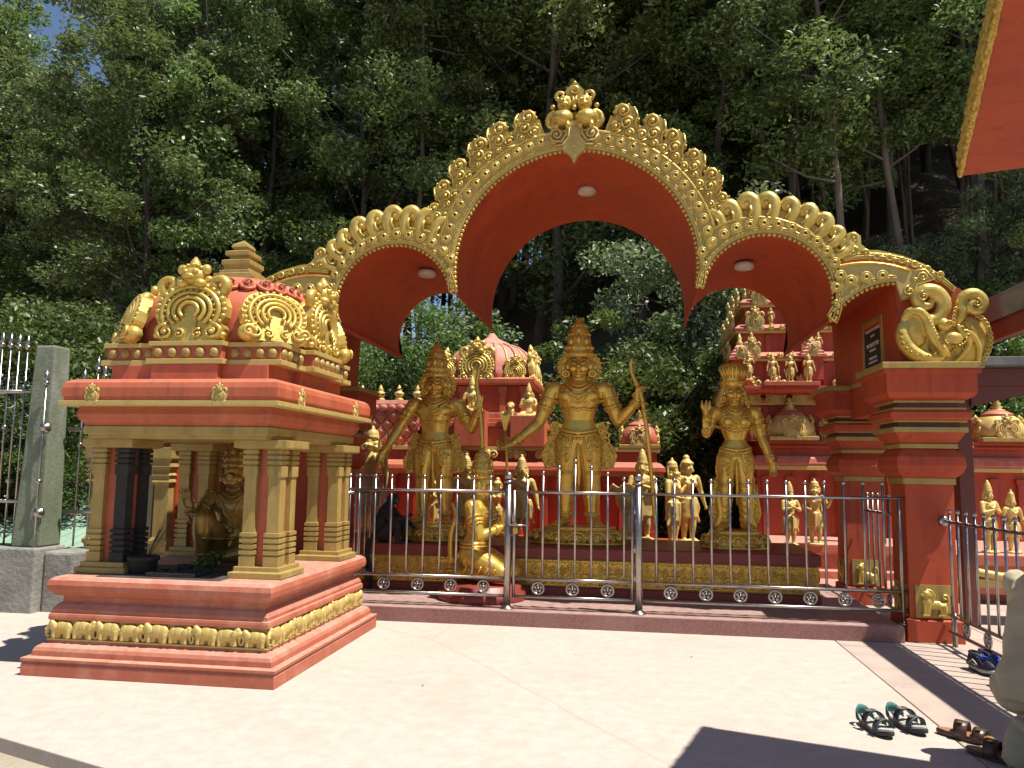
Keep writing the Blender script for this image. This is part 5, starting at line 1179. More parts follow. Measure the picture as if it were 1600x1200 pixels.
    hl.build('halo' if kind == 'tall' else 'hair', BRONZE, t)
    for sg in (1, -1):
        s = MB()
        if female: sash_panel(s, sg, .070, .43, .045, .012, .062); s.tube([(sg * .075, .0, .30), (sg * .10, -.01, .20), (sg * .09, -.01, .10), (sg * .115, 0, .03)], [.03, .03, .026, .03], n=9, round_ends=True)
        else: sash_panel(s, sg, .095, .58, .335, .012, .062)
        s.build('side_sash', BRONZE, t)
    if female:
        s = MB()
        for sg in (1, -1):
            for k in range(6): z = .30 - .045 * k; s.tube([(sg * .025, -.052 + .004 * k, z + .01), (sg * .062, -.062 + .005 * k, z - .012), (sg * .105, -.035 + .004 * k, z + .004)], .0065, n=5)
        o = s.build('skirt_folds', BRONZE, t); tag(o, kind='stuff')
    if extras: extras(t, limbs)
    lotus_base(t, S, base_w / S / 1.12, 0.30 / S * .95, (ZP - 0.885) / S, 0.0)
    t.location = (X, Yp, 0.885); t.scale = (S * (1.02 if female else 1.14), S * 1.08, S); t.rotation_euler = (0, 0, yaw)
    return t
def bow(pts, r):
    def f(t, limbs):
        mb = MB(); mb.tube(pts, r, n=9, round_ends=True); mb.build('bow', BRONZE, t)
    return f
def crescent_arrow(mb, p0, p1, w):
    p0, p1 = Vector(p0), Vector(p1); mb.tube([p0, p1], .007, n=7)
    u = (p1 - p0).normalized()
    mb.prism([(p1.x - w * .2, p1.z - .005), (p1.x + w * .2, p1.z - .005), (p1.x + w * .55, p1.z + .05), (p1.x + w, p1.z + .095), (p1.x, p1.z + .078), (p1.x - w, p1.z + .095), (p1.x - w * .55, p1.z + .05)], p1.y - .007, p1.y + .007)
S1, S2, S3 = 2.08, 1.83, 1.72
def ex_main(t, limbs):
    mb = MB(); mb.tube([(0.268, -0.06, 0.955), (0.262, -0.06, 0.93), (0.270, -0.062, 0.87), (0.296, -0.07, 0.80), (0.318, -0.075, 0.72), (0.345, -0.075, 0.50), (0.368, -0.06, 0.20), (0.385, -0.05, -0.04)], [.008, .010, .011, .012, .012, .011, .010, .008], n=9, round_ends=True)
    for z in (0.70, 0.66, 0.62): mb.tube([(0.335 + .02 * math.cos(a) + (.70 - z) * .12 - .012, -0.075 + .02 * math.sin(a), z) for a in (0, 1, 2, 3, 4, 5)], .005, n=5, closed=True)
    mb.build('bow', BRONZE, t)
    mb = MB(); crescent_arrow(mb, (-0.345, -0.11, 0.20), (-0.365, -0.11, 0.545), .030); mb.build('arrow', BRONZE, t)
standing('tallest gilded crowned statue standing in the centre holding a bow', 'crowned_statue', S1, -0.60, 9.55,
         [((-0.205, -0.012, 0.59), (-0.318, -0.085, 0.475), (-0.9, -0.3, -0.30), (0.2, -0.6, 0.6), .55, -1), ((0.200, 0.0, 0.60), (0.300, -0.06, 0.72), (0.08, -0.12, 1), (0.5, -0.9, 0), 1.15, 1)], base_w=0.56, extras=ex_main, hipshift=0.0)
def ex_left(t, limbs):
    mb = MB(); mb.tube([(0.262, -0.07, 1.02), (0.272, -0.07, 1.03), (0.264, -0.07, 0.99), (0.258, -0.072, 0.92), (0.268, -0.075, 0.84), (0.285, -0.075, 0.70), (0.300, -0.07, 0.45), (0.31, -0.05, 0.1), (0.31, -0.05, -0.04)], [.007, .009, .011, .013, .014, .013, .012, .011, .009], n=9, round_ends=True); mb.build('bow', BRONZE, t)
standing('gilded crowned statue left of centre with raised palm holding a bow', 'crowned_statue', S2, -2.37, 9.5,
         [((-0.215, -0.01, 0.635), (-0.285, -0.075, 0.47), (-0.25, -0.3, -1), (0.6, -0.5, 0), .35, -1), ((0.222, -0.01, 0.62), (0.272, -0.075, 0.745), (0.0, -0.05, 1), (0.1, -1, 0), .05, 1)], base_w=0.44, extras=ex_left)
def ex_right(t, limbs):
    mb = MB(); mb.tube([(-0.190, -0.115, 0.73), (-0.193, -0.115, 0.80), (-0.185, -0.115, 0.86)], [.012, .022, .006], n=8, round_ends=True)
    for sg in (1, -1): mb.tube([(-0.190, -0.115, 0.77), (-0.190 + sg * .022, -0.12, 0.82), (-0.190 + sg * .026, -0.12, 0.86)], [.01, .014, .004], n=7, round_ends=True)
    mb.build('lotus_bud', BRONZE, t)
standing('gilded slender statue with wide fluted crown and one hand hanging, right', 'crowned_statue', S3, 1.21, 9.5,
         [((-0.175, -0.0, 0.645), (-0.190, -0.105, 0.665), (0.0, -0.1, 1), (0.2, -1, 0), .45, -1), ((0.178, -0.005, 0.63), (0.228, -0.04, 0.465), (0.18, -0.15, -1), (-0.4, -0.6, 0), .3, 1)], female=True, kind='flare', base_w=0.42, extras=ex_right, hipshift=0.008)

# platform under the statues
pf = thing('statue_platform', 'red platform with gold scroll frieze carrying the three big statues', 'platform', (-0.55, 9.7, 0.15))
PX0, PX1, PY0, PY1 = -3.6, 2.0, 9.02, 10.35
DULLRED = mat('dull_red_slab', (0.30, 0.045, 0.035), (0.22, 0.035, 0.028), rough=0.45, nscale=3, bump=0.15, bscale=40)
mb = MB(); mb.box(PX0, PX1, PY0, PY1, 0.15, 0.55); mb.build('core', OCHRE, pf)
mb = MB(); mb.ring([(0.03, 0.15), (0.03, 0.235), (0.0, 0.245)], PX0, PX1, PY0, PY1); mb.build('foot', DULLRED, pf, bev=0.006)
mb = MB(); mb.ring([(0.03, 0.555), (0.035, 0.56), (0.035, 0.665), (0.02, 0.68)], PX0, PX1, PY0, PY1); mb.build('capping_slab', DULLRED, pf, bev=0.008)
pn = MB(); pn.box(-0.155, 0.155, -0.012, 0.01, 0.0, 0.27)
for q, (x, z, r, st, dr) in enumerate(((-.085, .17, .062, 90, 1), (.02, .19, .050, 0, -1), (.105, .18, .042, 180, 1), (-.10, .065, .045, 200, -1), (.0, .075, .058, 270, 1), (.105, .075, .05, 40, -1))): pn.scroll((x, z), r, .013, 1.6, R(st), dr, -.016, n=18, sides=6, rise=.012)
pn.tube([(-.15, -.014, .13), (-.06, -.02, .11), (.02, -.02, .145), (.1, -.02, .12), (.15, -.014, .14)], .011, n=5)
for k in range(9): pn.sphere((-.14 + .035 * k, -.014, .245 + .01 * (k % 2)), (.013, .010, .011), 6, 5); pn.sphere((-.14 + .035 * k, -.014, .018), (.012, .010, .010), 6, 5)
PNL = fixmesh(pn.mesh('scroll_panel', BRONZE))
n = 18
for i in range(n):
    x = PX0 + (PX1 - PX0) * (i + .5) / n
    link('scroll_panel', PNL, pf, (x, PY0 - 0.006, 0.262), scale=(-1 if i % 2 else 1, 1, 1.02))
for i in range(4): link('scroll_panel', PNL, pf, (PX1 + .006, PY0 + .17 + .33 * i, 0.262), rot=(0, 0, math.pi / 2))

# ---- kneeling figure with joined hands, seen from its right side
def kneeler():
    t = thing('kneeling_statue', 'gilded kneeling monkey-faced statue with joined hands, in front of the platform', 'statue')
    P = Vector((0, 0.03, 0.205)); M = Matrix.Rotation(R(6), 3, 'X'); mb = MB()
    torso(mb, P, M, False, 1.12); C = P + M @ Vector((0, -0.01, 0.425)); HM = Matrix.Rotation(R(-8), 3, 'X'); head(mb, C, HM, True, 1.08)
    for sg in (1, -1):
        leg(mb, P + Vector((sg * .055, 0, -.03)), (sg * .085, -.21, .075), (sg * .075, .10, .06), (sg * .075, .2, .03), 1.12)
        arm(mb, P + M @ Vector((sg * .140, 0, .288)), (sg * .165, -.075, .31), (sg * .025, -.165, .36), 1.15); hand(mb, (sg * .018, -.17, .365), (0, -.35, 1), (-sg, 0, 0), 1.15, 0.0, .2, sg)
    bd = remesh(mb, .0055, 'body', BRONZE, 2); link('body', bd, t); sk = Skin(bd)
    j = MB()
    for rr_, z, y in ((.062, .555, -.012), (.085, .535, -.02), (.105, .505, -.03)): j.tube([(rr_ * math.cos(a * math.pi / 9), y + .03 + .8 * rr_ * math.sin(a * math.pi / 9), z - .022 * (1 - math.sin(a * math.pi / 9)) * 1.2) for a in range(18)], .008, n=6, closed=True)
    j.tube([(.104 * math.cos(a * math.pi / 9), P.y + .082 * math.sin(a * math.pi / 9), .255) for a in range(18)], .011, n=6, closed=True)
    j.tube([(.112 * math.cos(a * math.pi / 9), P.y + .09 * math.sin(a * math.pi / 9), .235) for a in range(18)], .008, n=6, closed=True)
    for sg in (1, -1):
        a, b, c = P + M @ Vector((sg * .140, 0, .288)), Vector((sg * .165, -.075, .31)), Vector((sg * .025, -.165, .36))
        for tt, r in ((.35, .007), (.5, .011), (.6, .007)): ring_round(j, sk, a, b, tt, r, .085)
        for tt in (.75, .84): ring_round(j, sk, b, c, tt, .008, .06)
        for q in range(5): j.tube([(sg * .115, .03 - .05 * q, .17 - .02 * q), (sg * .155, .02 - .05 * q, .11), (sg * .14, .06 - .05 * q, .05)], .007, n=5)
    for k in range(12): a = 2 * math.pi * k / 12; j.sphere((.098 * math.cos(a), P.y - .02 + .075 * math.sin(a), .49 + .012 * math.sin(a)), .011, 6, 5)
    o = j.build('jewellery', BRONZE, t); tag(o, kind='stuff')
    c = MB(); crown_tall(c, (C.x, C.y + .012, C.z + .045), .072, .20); c.build('crown', BRONZE, t)
    tl = MB(); tl.tube([(0, .11, .20), (0, .19, .12), (0, .20, .30), (.01, .17, .42), (.02, .20, .50)], [.022, .022, .02, .018, .014], n=8, round_ends=True); tl.build('tail', BRONZE, t)
    pd = MB(); pd.lathe([(.29, -.12), (.29, -.04), (.26, -.03), (.26, .0), (.2, .005)], (0, -.03, 0), n=30); pd.build('pedestal', DULLRED, t)
    return t
kn = kneeler(); place(kn, (-1.64, 8.66, 0.31), R(78), 1.68)

# ---- seated figure inside the shrine, one knee up, palm raised
SHADEBRONZE = mat('shaded_sooty_bronze', (0.46, 0.28, 0.07), (0.26, 0.15, 0.04), rough=0.36, metal=0.55, nscale=4, bump=0.2, bscale=45, c3=(0.05, 0.032, 0.015), c3amt=0.7, c3scale=5)  # bronze darkened to carry the shrine's inner shade, plus soot blotches
def sitter():
    t = thing('seated_statue', 'bronze-gold seated monkey-faced statue raising its palm inside the shrine', 'statue')
    P = Vector((0, 0.02, 0.105)); M = Matrix.Rotation(R(3), 3, 'X'); mb = MB()
    torso(mb, P, M, False, 1.12); C = P + M @ Vector((0, -0.01, 0.43)); head(mb, C, Matrix.Rotation(R(-4), 3, 'X'), True, 1.12)
    leg(mb, P + Vector((-.065, -.01, 0)), (-.125, -.195, .275), (-.125, -.165, .05), (-.13, -.3, .02), 1.15)
    leg(mb, P + Vector((.07, -.01, -.01)), (.185, -.225, .085), (-.01, -.215, .05), (-.1, -.25, .03), 1.15)
    a1 = (P + M @ Vector((-.142, 0, .288)), (-.195, -.11, .265), (-.205, -.20, .335)); a2 = (P + M @ Vector((.142, 0, .288)), (.205, -.05, .25), (.17, -.17, .17))
    arm(mb, *a1, 1.15); hand(mb, a1[2], (-.25, -.1, 1), (.0, -1, 0.1), 1.3, .10, 1.2, -1); arm(mb, *a2, 1.15); hand(mb, a2[2], (-.2, -.8, -.4), (0, 0, -1), 1.2, .3, 1, 1)
    bd = remesh(mb, .0052, 'body', SHADEBRONZE, 2); link('body', bd, t); sk = Skin(bd); j = MB()
    for w, z, dip, r in ((.06, .445, .03, .007), (.08, .445, .065, .009), (.085, .44, .11, .007), (.07, .44, .16, .007)): sk.trace(j, zig(-w, w, z - .012, dip), r)
    j.sphere((.01, -.085, .20), .02, 8, 6)
    for a, b, c in (a1, a2):
        a, b, c = Vector(a), Vector(b), Vector(c)
        for tt, r in ((.3, .007), (.5, .010), (.6, .007)): ring_round(j, sk, a, b, tt, r, .085)
        for tt in (.75, .85): ring_round(j, sk, b, c, tt, .008, .06)
        j.sphere(tuple(a + Vector((0, 0, .04))), (.03, .03, .012), 8, 5)
        for q in range(5): j.sphere((a.x + .03 * math.cos(q * 1.2), a.y - .02, a.z + .03 + .012 * math.sin(q)), .012, 6, 5)
    sk.trace(j, zig(-.11, .11, .17, .02), .010)
    ring_round(j, sk, Vector((-.125, -.195, .275)), Vector((-.125, -.165, .05)), .9, .009, .07)
    for sg in (1, -1): sk.trace(j, [(C.x + sg * (.012 + .03 * i / 6), C.z + .032 + .008 * math.sin(math.pi * i / 6)) for i in range(7)], .005, n=5)
    o = j.build('jewellery', SHADEBRONZE, t); tag(o, kind='stuff')
    c = MB(); crown_tall(c, (C.x, C.y + .012, C.z + .05), .074, .17); c.build('crown', SHADEBRONZE, t)
    return t
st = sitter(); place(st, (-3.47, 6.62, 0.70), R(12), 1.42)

# ---- smaller gilded attendants behind
def small_figure(kind, m):
    mb = MB(); P = Vector((0, 0, .50)); torso(mb, P, I3, kind == 'f'); H = P + Vector((0, -.004, .425)); head(mb, H, I3, kind == 'm')
    for sg in (-1, 1): leg(mb, P + Vector((sg * .05, 0, -.02)), (sg * .06, -.012, .275), (sg * .062, .008, .045), (sg * .09, -.1, 0))
    A = {'p': [((-.175, -.05, .64), (-.03, -.13, .69)), ((.175, -.05, .64), (.03, -.13, .69))],
         'd': [((-.19, .0, .64), (-.215, -.05, .47)), ((.19, 0, .64), (.215, -.05, .47))],
         'm': [((-.185, -.02, .63), (-.09, -.14, .60)), ((.20, 0, .64), (.26, -.06, .75))],
         'f': [((-.18, -.01, .65), (-.20, -.10, .74)), ((.19, 0, .63), (.235, -.03, .46))]}[kind]
    for sg, (el, wr) in zip((-1, 1), A): arm(mb, P + Vector((sg * .137, 0, .288)), el, wr); mb.sphere(Vector(wr) + (Vector(wr) - Vector(el)).normalized() * .04, (.022, .022, .03), 8, 6)
    # skirt, crown, ear discs and sash in the same casting
    mb.loft([[(w * math.cos(2 * math.pi * k / 20), d * math.sin(2 * math.pi * k / 20), z) for k in range(20)] for w, d, z in ((.105, .085, .54), (.115, .09, .48), (.12, .09, .38), (.125, .09, .30))])
    cz = (0, .008, H.z + .045)
    if kind == 'p': mb.lathe([(.07, .0), (.074, .02), (.066, .05), (.06, .09), (.045, .14), (.03, .17), (.03, .18), (.006, .21)], cz, n=16)
    elif kind == 'd': mb.lathe([(.066, 0), (.07, .015), (.06, .03), (.066, .045), (.056, .06), (.062, .075), (.052, .09), (.056, .105), (.044, .12), (.03, .14), (.02, .15), (.026, .165), (.004, .19)], cz, n=16)
    elif kind == 'm':
        mb.lathe([(.072, 0), (.078, .025), (.07, .04), (.066, .07), (.05, .095), (.02, .105), (.024, .12), (.004, .15)], cz, n=16)
        mb.tube([(0, .06, .5), (.06, .12, .42), (.10, .14, .6), (.07, .13, .75), (.10, .13, .83)], [.02, .02, .018, .016, .012], n=7, round_ends=True)
    else: mb.sphere((0, .02, H.z + .06), (.072, .07, .05), 12, 8); mb.sphere((0, .03, H.z + .115), (.045, .045, .05), 12, 8); mb.lathe([(.074, 0), (.08, .02), (.07, .035)], (0, 0, H.z + .035), n=16)
    mb.lathe([(.10, 0), (.10, .02), (.06, .025)], (0, .04, H.z), n=20, ax='y')
    for sg in (-1, 1):
        mb.tube([(sg * .11, 0, .53), (sg * .15, 0, .42), (sg * .13, 0, .33), (sg * .16, 0, .25)], [.03, .028, .026, .02], n=8, round_ends=True)
        mb.sphere((sg * .07, -.01, H.z - .04), .02, 8, 6)
        mb.tube([(sg * .08, -.055, .80), (sg * .03, -.09, .73), (0, -.09, .71)], .012, n=6, round_ends=True)
    mb.tube([(0, -.085, .52), (0, -.09, .40), (0, -.085, .24)], [.03, .022, .014], n=8, round_ends=True)
    mb.sphere((0, 0, 0.005), (.16, .12, .03), 16, 6)
    return remesh(mb, .0085, 'small_figure', m, 2)
FIG = {(k, c): small_figure(k, {'g': BRONZE, 'b': BLEACH}[c]) for k, c in (('p', 'b'), ('d', 'b'), ('m', 'b'), ('f', 'b'))}
def attendant(label, k, x, y, z0, h, rz=0, group=None, staff=None, sc_w=1.0):
    t = thing('attendant_statue', label, 'statue', (0, 0, 0), group)
    link('body', FIG[(k, 'b')], t)
    if staff:
        mb = MB(); mb.tube(staff, .012, n=6, round_ends=True); mb.build('staff', BLEACH, t)
    t.location = (x, y, z0); s = h / 1.18; t.scale = (s * sc_w, s, s); t.rotation_euler = (0, 0, rz); return t
attendant('pale gold attendant statue behind the left fence, beside the shrine eave', 'm', -3.68, 11.0, 0.62, 1.62, R(-25), staff=[(.30, -.08, 1.05), (.26, -.06, .5), (.24, -.02, .0)])
attendant('pale gold attendant holding a staff, behind the kneeling statue', 'd', -2.30, 11.1, 0.55, 1.25, R(10))
attendant('pale gold attendant with striped cap left of the main statue', 'd', -1.50, 11.1, 0.55, 1.24, R(15))
attendant('pale gold attendant beside the lower end of the main bow', 'p', 0.18, 11.1, 0.62, 1.24, R(-5))
attendant('slim pale gold attendant turned sideways, right of the main bow', 'm', 0.60, 11.25, 0.55, 1.26, R(62))
attendant('pale gold attendant in shade behind the right statue raised hand', 'f', 0.84, 11.75, 0.55, 1.35, R(30))
attendant('pale gold attendant with folded hands right of the slender statue', 'p', 2.17, 11.3, 0.58, 0.86, R(20))
attendant('pale gold attendant at the left edge of the far right pillar', 'm', 2.54, 11.5, 0.58, 0.95, R(-15))
attendant('pale gold attendant with folded hands behind the right side fence', 'p', 4.48, 10.8, 0.60, 0.90, R(25))
attendant('smaller pale gold attendant at the right edge behind the side fence', 'd', 4.77, 10.85, 0.60, 0.80, R(15))
attendant('pale gold attendant raising an arm, seen between the shrine columns', 'm', -4.62, 10.6, 0.62, 1.40, R(-30), staff=[(.30, -.08, 1.05), (.22, -.06, .5), (.05, -.02, .0)])
# three tiny figures on the tower ledge
attendant('tiny gold figure with bow on the tower ledge, leftmost of three', 'd', 2.23, 12.72, 2.965, 0.47, staff=[(.24, -.05, .62), (.22, -.04, 0)])
attendant('tiny gold figure on the tower ledge, middle of three', 'f', 2.50, 12.72, 2.965, 0.46, staff=[(-.25, -.05, .50), (-.12, -.04, 0)])
attendant('tiny gold figure on the tower ledge, rightmost of three', 'f', 2.77, 12.72, 2.965, 0.48)
attendant('tiny gold guardian on the tower corner behind the slender statue crown', 'm', 1.84, 12.55, 2.98, 0.48)
attendant('small pale gold figure standing at the foot of the left statue, behind it', 'p', -2.85, 11.5, 0.55, 1.0, R(5))
attendant('small pale gold figure with bun of hair between kneeling and main statues', 'f', -1.95, 11.7, 0.55, 0.95, R(-10))
for k, (x, z, h, kd) in enumerate(((1.98, 2.06, .42, 'd'), (3.05, 2.06, .44, 'p'), (2.0, 3.52, .36, 'f'), (2.62, 3.52, .34, 'p'), (3.05, 3.52, .34, 'd'), (2.35, 4.02, .30, 'f'))):
    attendant(['tiny gold figure left of the small cream dome', 'tiny gold figure right of the small cream dome', 'tiny gold figure on the second tower tier, left end', 'tiny gold figure on the second tower tier, middle', 'tiny gold figure on the second tower tier, right', 'tiny gold figure high on the third tower tier'][k], kd, x, 13.08 if k < 2 else (13.26 if k < 5 else 13.45), z, h)
# golden jar-like bundle beside the main statue's leg
t = thing('gold_fish_ornament', 'pale gold rounded pot between the main statue leg and the gate post', 'pot', (-0.03, 10.95, 0.7))
mb = MB(); mb.sphere((-0.03, 10.95, 1.18), (.16, .12, .20), 14, 10); mb.tube([(-0.14, 10.95, 1.25), (-0.22, 10.95, 1.33), (-0.28, 10.95, 1.25)], [.06, .05, .02], n=8, round_ends=True); mb.lathe([(.10, .68), (.11, .72), (.05, .8), (.05, .95), (.09, 1.0)], (-0.03, 10.95, 0), n=16)
link('pot', remesh(mb, .01, 'pot', BLEACH, 1), t, (0, 0, 0))
# ================================================================== temple buildings behind the gate
def dome_secs(mb, cx, cy, r, z0, h, n=32, lobes=0):
    secs = []
    for i in range(9):
        t = i / 8; a = math.pi * .5 * t; rr = r * (math.cos(a) ** .6 if t < 1 else 0.02); z = z0 + h * math.sin(a)
        if i == 0: secs.append([(cx + r * .96 * math.cos(2 * math.pi * k / n), cy + r * .96 * math.sin(2 * math.pi * k / n), z0 - .06 * h) for k in range(n)])
        secs.append([(cx + max(rr, .02) * math.cos(2 * math.pi * k / n), cy + max(rr, .02) * math.sin(2 * math.pi * k / n), z) for k in range(n)])
    mb.loft(secs)
def small_dome(name_parent, cx, cy, z0, r, m_body, m_orn, kud, top=True):
    # squat bulb with four horseshoe ornaments and stacked finial
    mb = MB(); mb.ring([(r * 1.02, z0), (r * 1.02, z0 + r * .16), (r * .95, z0 + r * .18)], cx, cx, cy, cy); mb.build('dome_fillet', OCHRE, name_parent, bev=.004)
    mb = MB(); mb.loft([sq_sec(r * .86, z0 + r * .16, 4, 32, cx, cy), sq_sec(r * .92, z0 + r * .4, 3.6, 32, cx, cy), sq_sec(r * .88, z0 + r * .7, 3.2, 32, cx, cy), sq_sec(r * .72, z0 + r * 1.0, 2.8, 32, cx, cy), sq_sec(r * .5, z0 + r * 1.2, 2.4, 32, cx, cy)]); d = mb.build('dome', m_body, name_parent)
    mb = MB(); mb.loft([sq_sec(r * .62, z0 + r * 1.12, 2.6, 32, cx, cy), sq_sec(r * .56, z0 + r * 1.22, 2.4, 32, cx, cy), sq_sec(r * .30, z0 + r * 1.36, 2.2, 32, cx, cy)]); mb.build('dome_cap', SALMON, d)
    if top:
        mb = MB(); mb.lathe([(r * .30, z0 + r * 1.34), (r * .30, z0 + r * 1.40), (r * .16, z0 + r * 1.44), (r * .24, z0 + r * 1.52), (r * .12, z0 + r * 1.60), (r * .18, z0 + r * 1.67), (r * .08, z0 + r * 1.75), (r * .11, z0 + r * 1.80), (r * .01, z0 + r * 1.98)], (cx, cy, 0), n=14); mb.build('finial', m_orn, d)
    for ang, dx, dy in ((0, 0, -1), (math.pi / 2, 1, 0), (math.pi, 0, 1), (-math.pi / 2, -1, 0)):
        link('horseshoe_ornament', kud, d, (cx + dx * r * .93, cy + dy * r * .93, z0 + r * .16), rot=(R(-6), 0, ang), scale=(r * .95, r * .9, r * .72))

ta = thing('domed_temple', 'low red temple with pink ribbed dome behind the statues', 'temple', (-2.1, 13.6, 0.12))
mb = MB(); mb.ring([(0.04, 0.12), (0.04, 0.20), (0.0, 0.22), (0.0, 0.38), (0.03, 0.40), (0.03, 0.54)], -4.95, 0.92, 10.95, 12.3); mb.build('ledge', DEEPRED, ta, bev=.008)
mb = MB(); mb.ring([(0.012, 0.27), (0.012, 0.34)], -4.95, 0.92, 10.95, 12.3); mb.build('ledge_fillet', OCHRE, ta, bev=.004)
mb = MB(); mb.box(-4.7, 0.42, 12.32, 15.3, 0.12, 1.50); mb.build('wall', DEEPRED, ta)
for i in range(13):
    x = -4.55 + i * .405
    m2 = MB(); m2.box(x - .06, x + .06, 12.25, 12.33, .54, 1.42); m2.box(x - .085, x + .085, 12.235, 12.33, 1.42, 1.49); m2.box(x - .085, x + .085, 12.235, 12.33, .54, .64); m2.build('pilaster', DEEPRED, ta, bev=.004)
mb = MB(); mb.ring([(0.10, 1.46), (0.10, 1.50)], -4.7, 0.42, 12.32, 15.3); mb.build('eave_fillet', OCHRE, ta, bev=.004)
mb = MB(); mb.ring([(0.10, 1.50), (0.13, 1.54), (0.12, 1.60), (0.06, 1.66), (0.0, 1.68)], -4.7, 0.42, 12.32, 15.3); mb.build('eave_roll', SALMON, ta, bev=.004)
mb = MB(); mb.ring([(0.0, 1.68), (0.0, 1.84)], -4.7, 0.42, 12.36, 15.3); mb.build('attic_wall', DEEPRED, ta)
mb = MB(); mb.ring([(0.05, 1.84), (0.05, 1.90)], -4.7, 0.42, 12.36, 15.3); mb.build('terrace_fillet', PALEGOLD, ta, bev=.004)
orn = MB(); orn.scroll((-.09, .09), .07, .022, 1.5, 0, 1, 0, n=14, sides=5); orn.scroll((.09, .09), .07, .022, 1.5, R(180), -1, 0, n=14, sides=5); orn.sphere((0, 0, .10), (.05, .03, .08), 8, 6); ORN = fixmesh(orn.mesh('ledge_scroll', BLEACH))
for x in (-2.65, -2.2, -1.75, -1.30, -.95): link('ledge_scroll', ORN, ta, (x, 12.28, 1.68))
# stepped drum with pilasters, lion guards and pots
for z0, z1, h, m in ((1.90, 2.22, .98, SALMON), (2.22, 2.30, 1.02, SALMON), (2.30, 2.36, .96, SALMON), (2.36, 2.46, .90, PINK), (2.46, 2.92, .76, DEEPRED)):
    mb = MB(); mb.ring([(h, z0), (h, z1)], -2.38, -2.38, 13.5, 13.5); mb.build('drum_course', m, ta, bev=.01)
for x in (-3.06, -2.72, -2.05, -1.70):
    m2 = MB(); m2.box(x - .05, x + .05, 12.69, 12.76, 2.46, 2.86); m2.box(x - .075, x + .075, 12.675, 12.76, 2.80, 2.90); m2.build('drum_pilaster', SALMON, ta, bev=.004)
mb = MB(); mb.ring([(.82, 2.92), (.86, 2.95), (.86, 3.02), (.78, 3.05)], -2.38, -2.38, 13.5, 13.5); mb.build('drum_cornice', SALMON, ta, bev=.006)
mb = MB(); dome_secs(mb, -2.38, 13.5, .80, 3.03, .68, 40); dm = mb.build('dome', PINK, ta)
def rib_pts(a, r=.805, z0=3.03, h=.685):
    out = []
    for i in range(9):
        t = i / 8 * .93; q = math.pi * .5 * t; rr = r * math.cos(q) ** .6; out.append((-2.38 + rr * math.cos(a), 13.5 + rr * math.sin(a), z0 + h * math.sin(q)))
    return out
for k in range(24):
    m2 = MB(); pts = rib_pts(2 * math.pi * k / 24); m2.tube(pts, [.022] * 9 if k % 2 else [.014] * 9, n=5); m2.build('dome_rib', (BLEACH if k % 2 == 0 else PINK), dm)
mb = MB(); mb.lathe([(.36, 3.62), (.38, 3.66), (.30, 3.74), (.16, 3.80), (.10, 3.84), (.04, 3.92)], (-2.38, 13.5, 0), n=28); mb.build('dome_cap', PINK, dm)
for x, y, s, rz in ((-2.50, 12.70, .60, 0), (-1.86, 12.75, .36, 0), (-1.58, 13.1, .5, math.pi / 2), (-1.58, 13.8, .5, math.pi / 2), (-3.05, 12.75, .40, 0), (-3.2, 13.3, .5, -math.pi / 2)):
    link('horseshoe_ornament', KUDU_CREAM if rz else KUDU_GOLD, ta, (x, y, 2.98 if not (x == -2.5) else 2.95), rot=(R(-8), 0, rz), scale=(s, s, s * .95))
# diamond-lattice wing with cream pots along the top
mb = MB(); mb.box(-6.3, -3.45, 12.62, 13.6, 0.12, 2.52); mb.build('wing_wall', PINK, ta)
di = MB(); di.prism([(0, -.115), (.10, 0), (0, .115), (-.10, 0)], -.03, .01); di.prism([(0, -.06), (.05, 0), (0, .06), (-.05, 0)], -.05, -.03); di.scroll((0, 0), .035, .012, 1.2, 0, 1, -.05, n=10, sides=4); DIA = fixmesh(di.mesh('diamond_tile', PINK))
for r_ in range(7):
    for c_ in range(12):
        link('diamond_tile', DIA, ta, (-6.1 + c_ * .225 + (.1125 if r_ % 2 else 0), 12.615, 1.62 + r_ * .128))
mb = MB(); mb.ring([(.05, 2.50), (.06, 2.52), (.06, 2.60), (.03, 2.66)], -6.3, -3.45, 12.62, 13.6); mb.build('wing_coping', PINK, ta, bev=.006)
sc_ = MB(); sc_.sphere((0, 0, 0), (.07, .03, .055), 10, 7); SCA = fixmesh(sc_.mesh('coping_scallop', PINK))
for c_ in range(20): link('coping_scallop', SCA, ta, (-6.2 + c_ * .145, 12.565, 2.535))
pot = MB(); pot.lathe([(.075, 0), (.075, .03), (.055, .045), (.05, .07), (.085, .11), (.085, .13), (.05, .155), (.035, .165), (.05, .19), (.03, .22), (.006, .27)], n=14); POT = fixmesh(pot.mesh('finial_pot', BLEACH))
for c_ in range(9): link('finial_pot', POT, ta, (-6.05 + c_ * .32, 12.72, 2.66))
for x in (-1.62, -1.40, -1.18): link('finial_pot', POT, ta, (x, 12.55, 1.90), scale=.9)
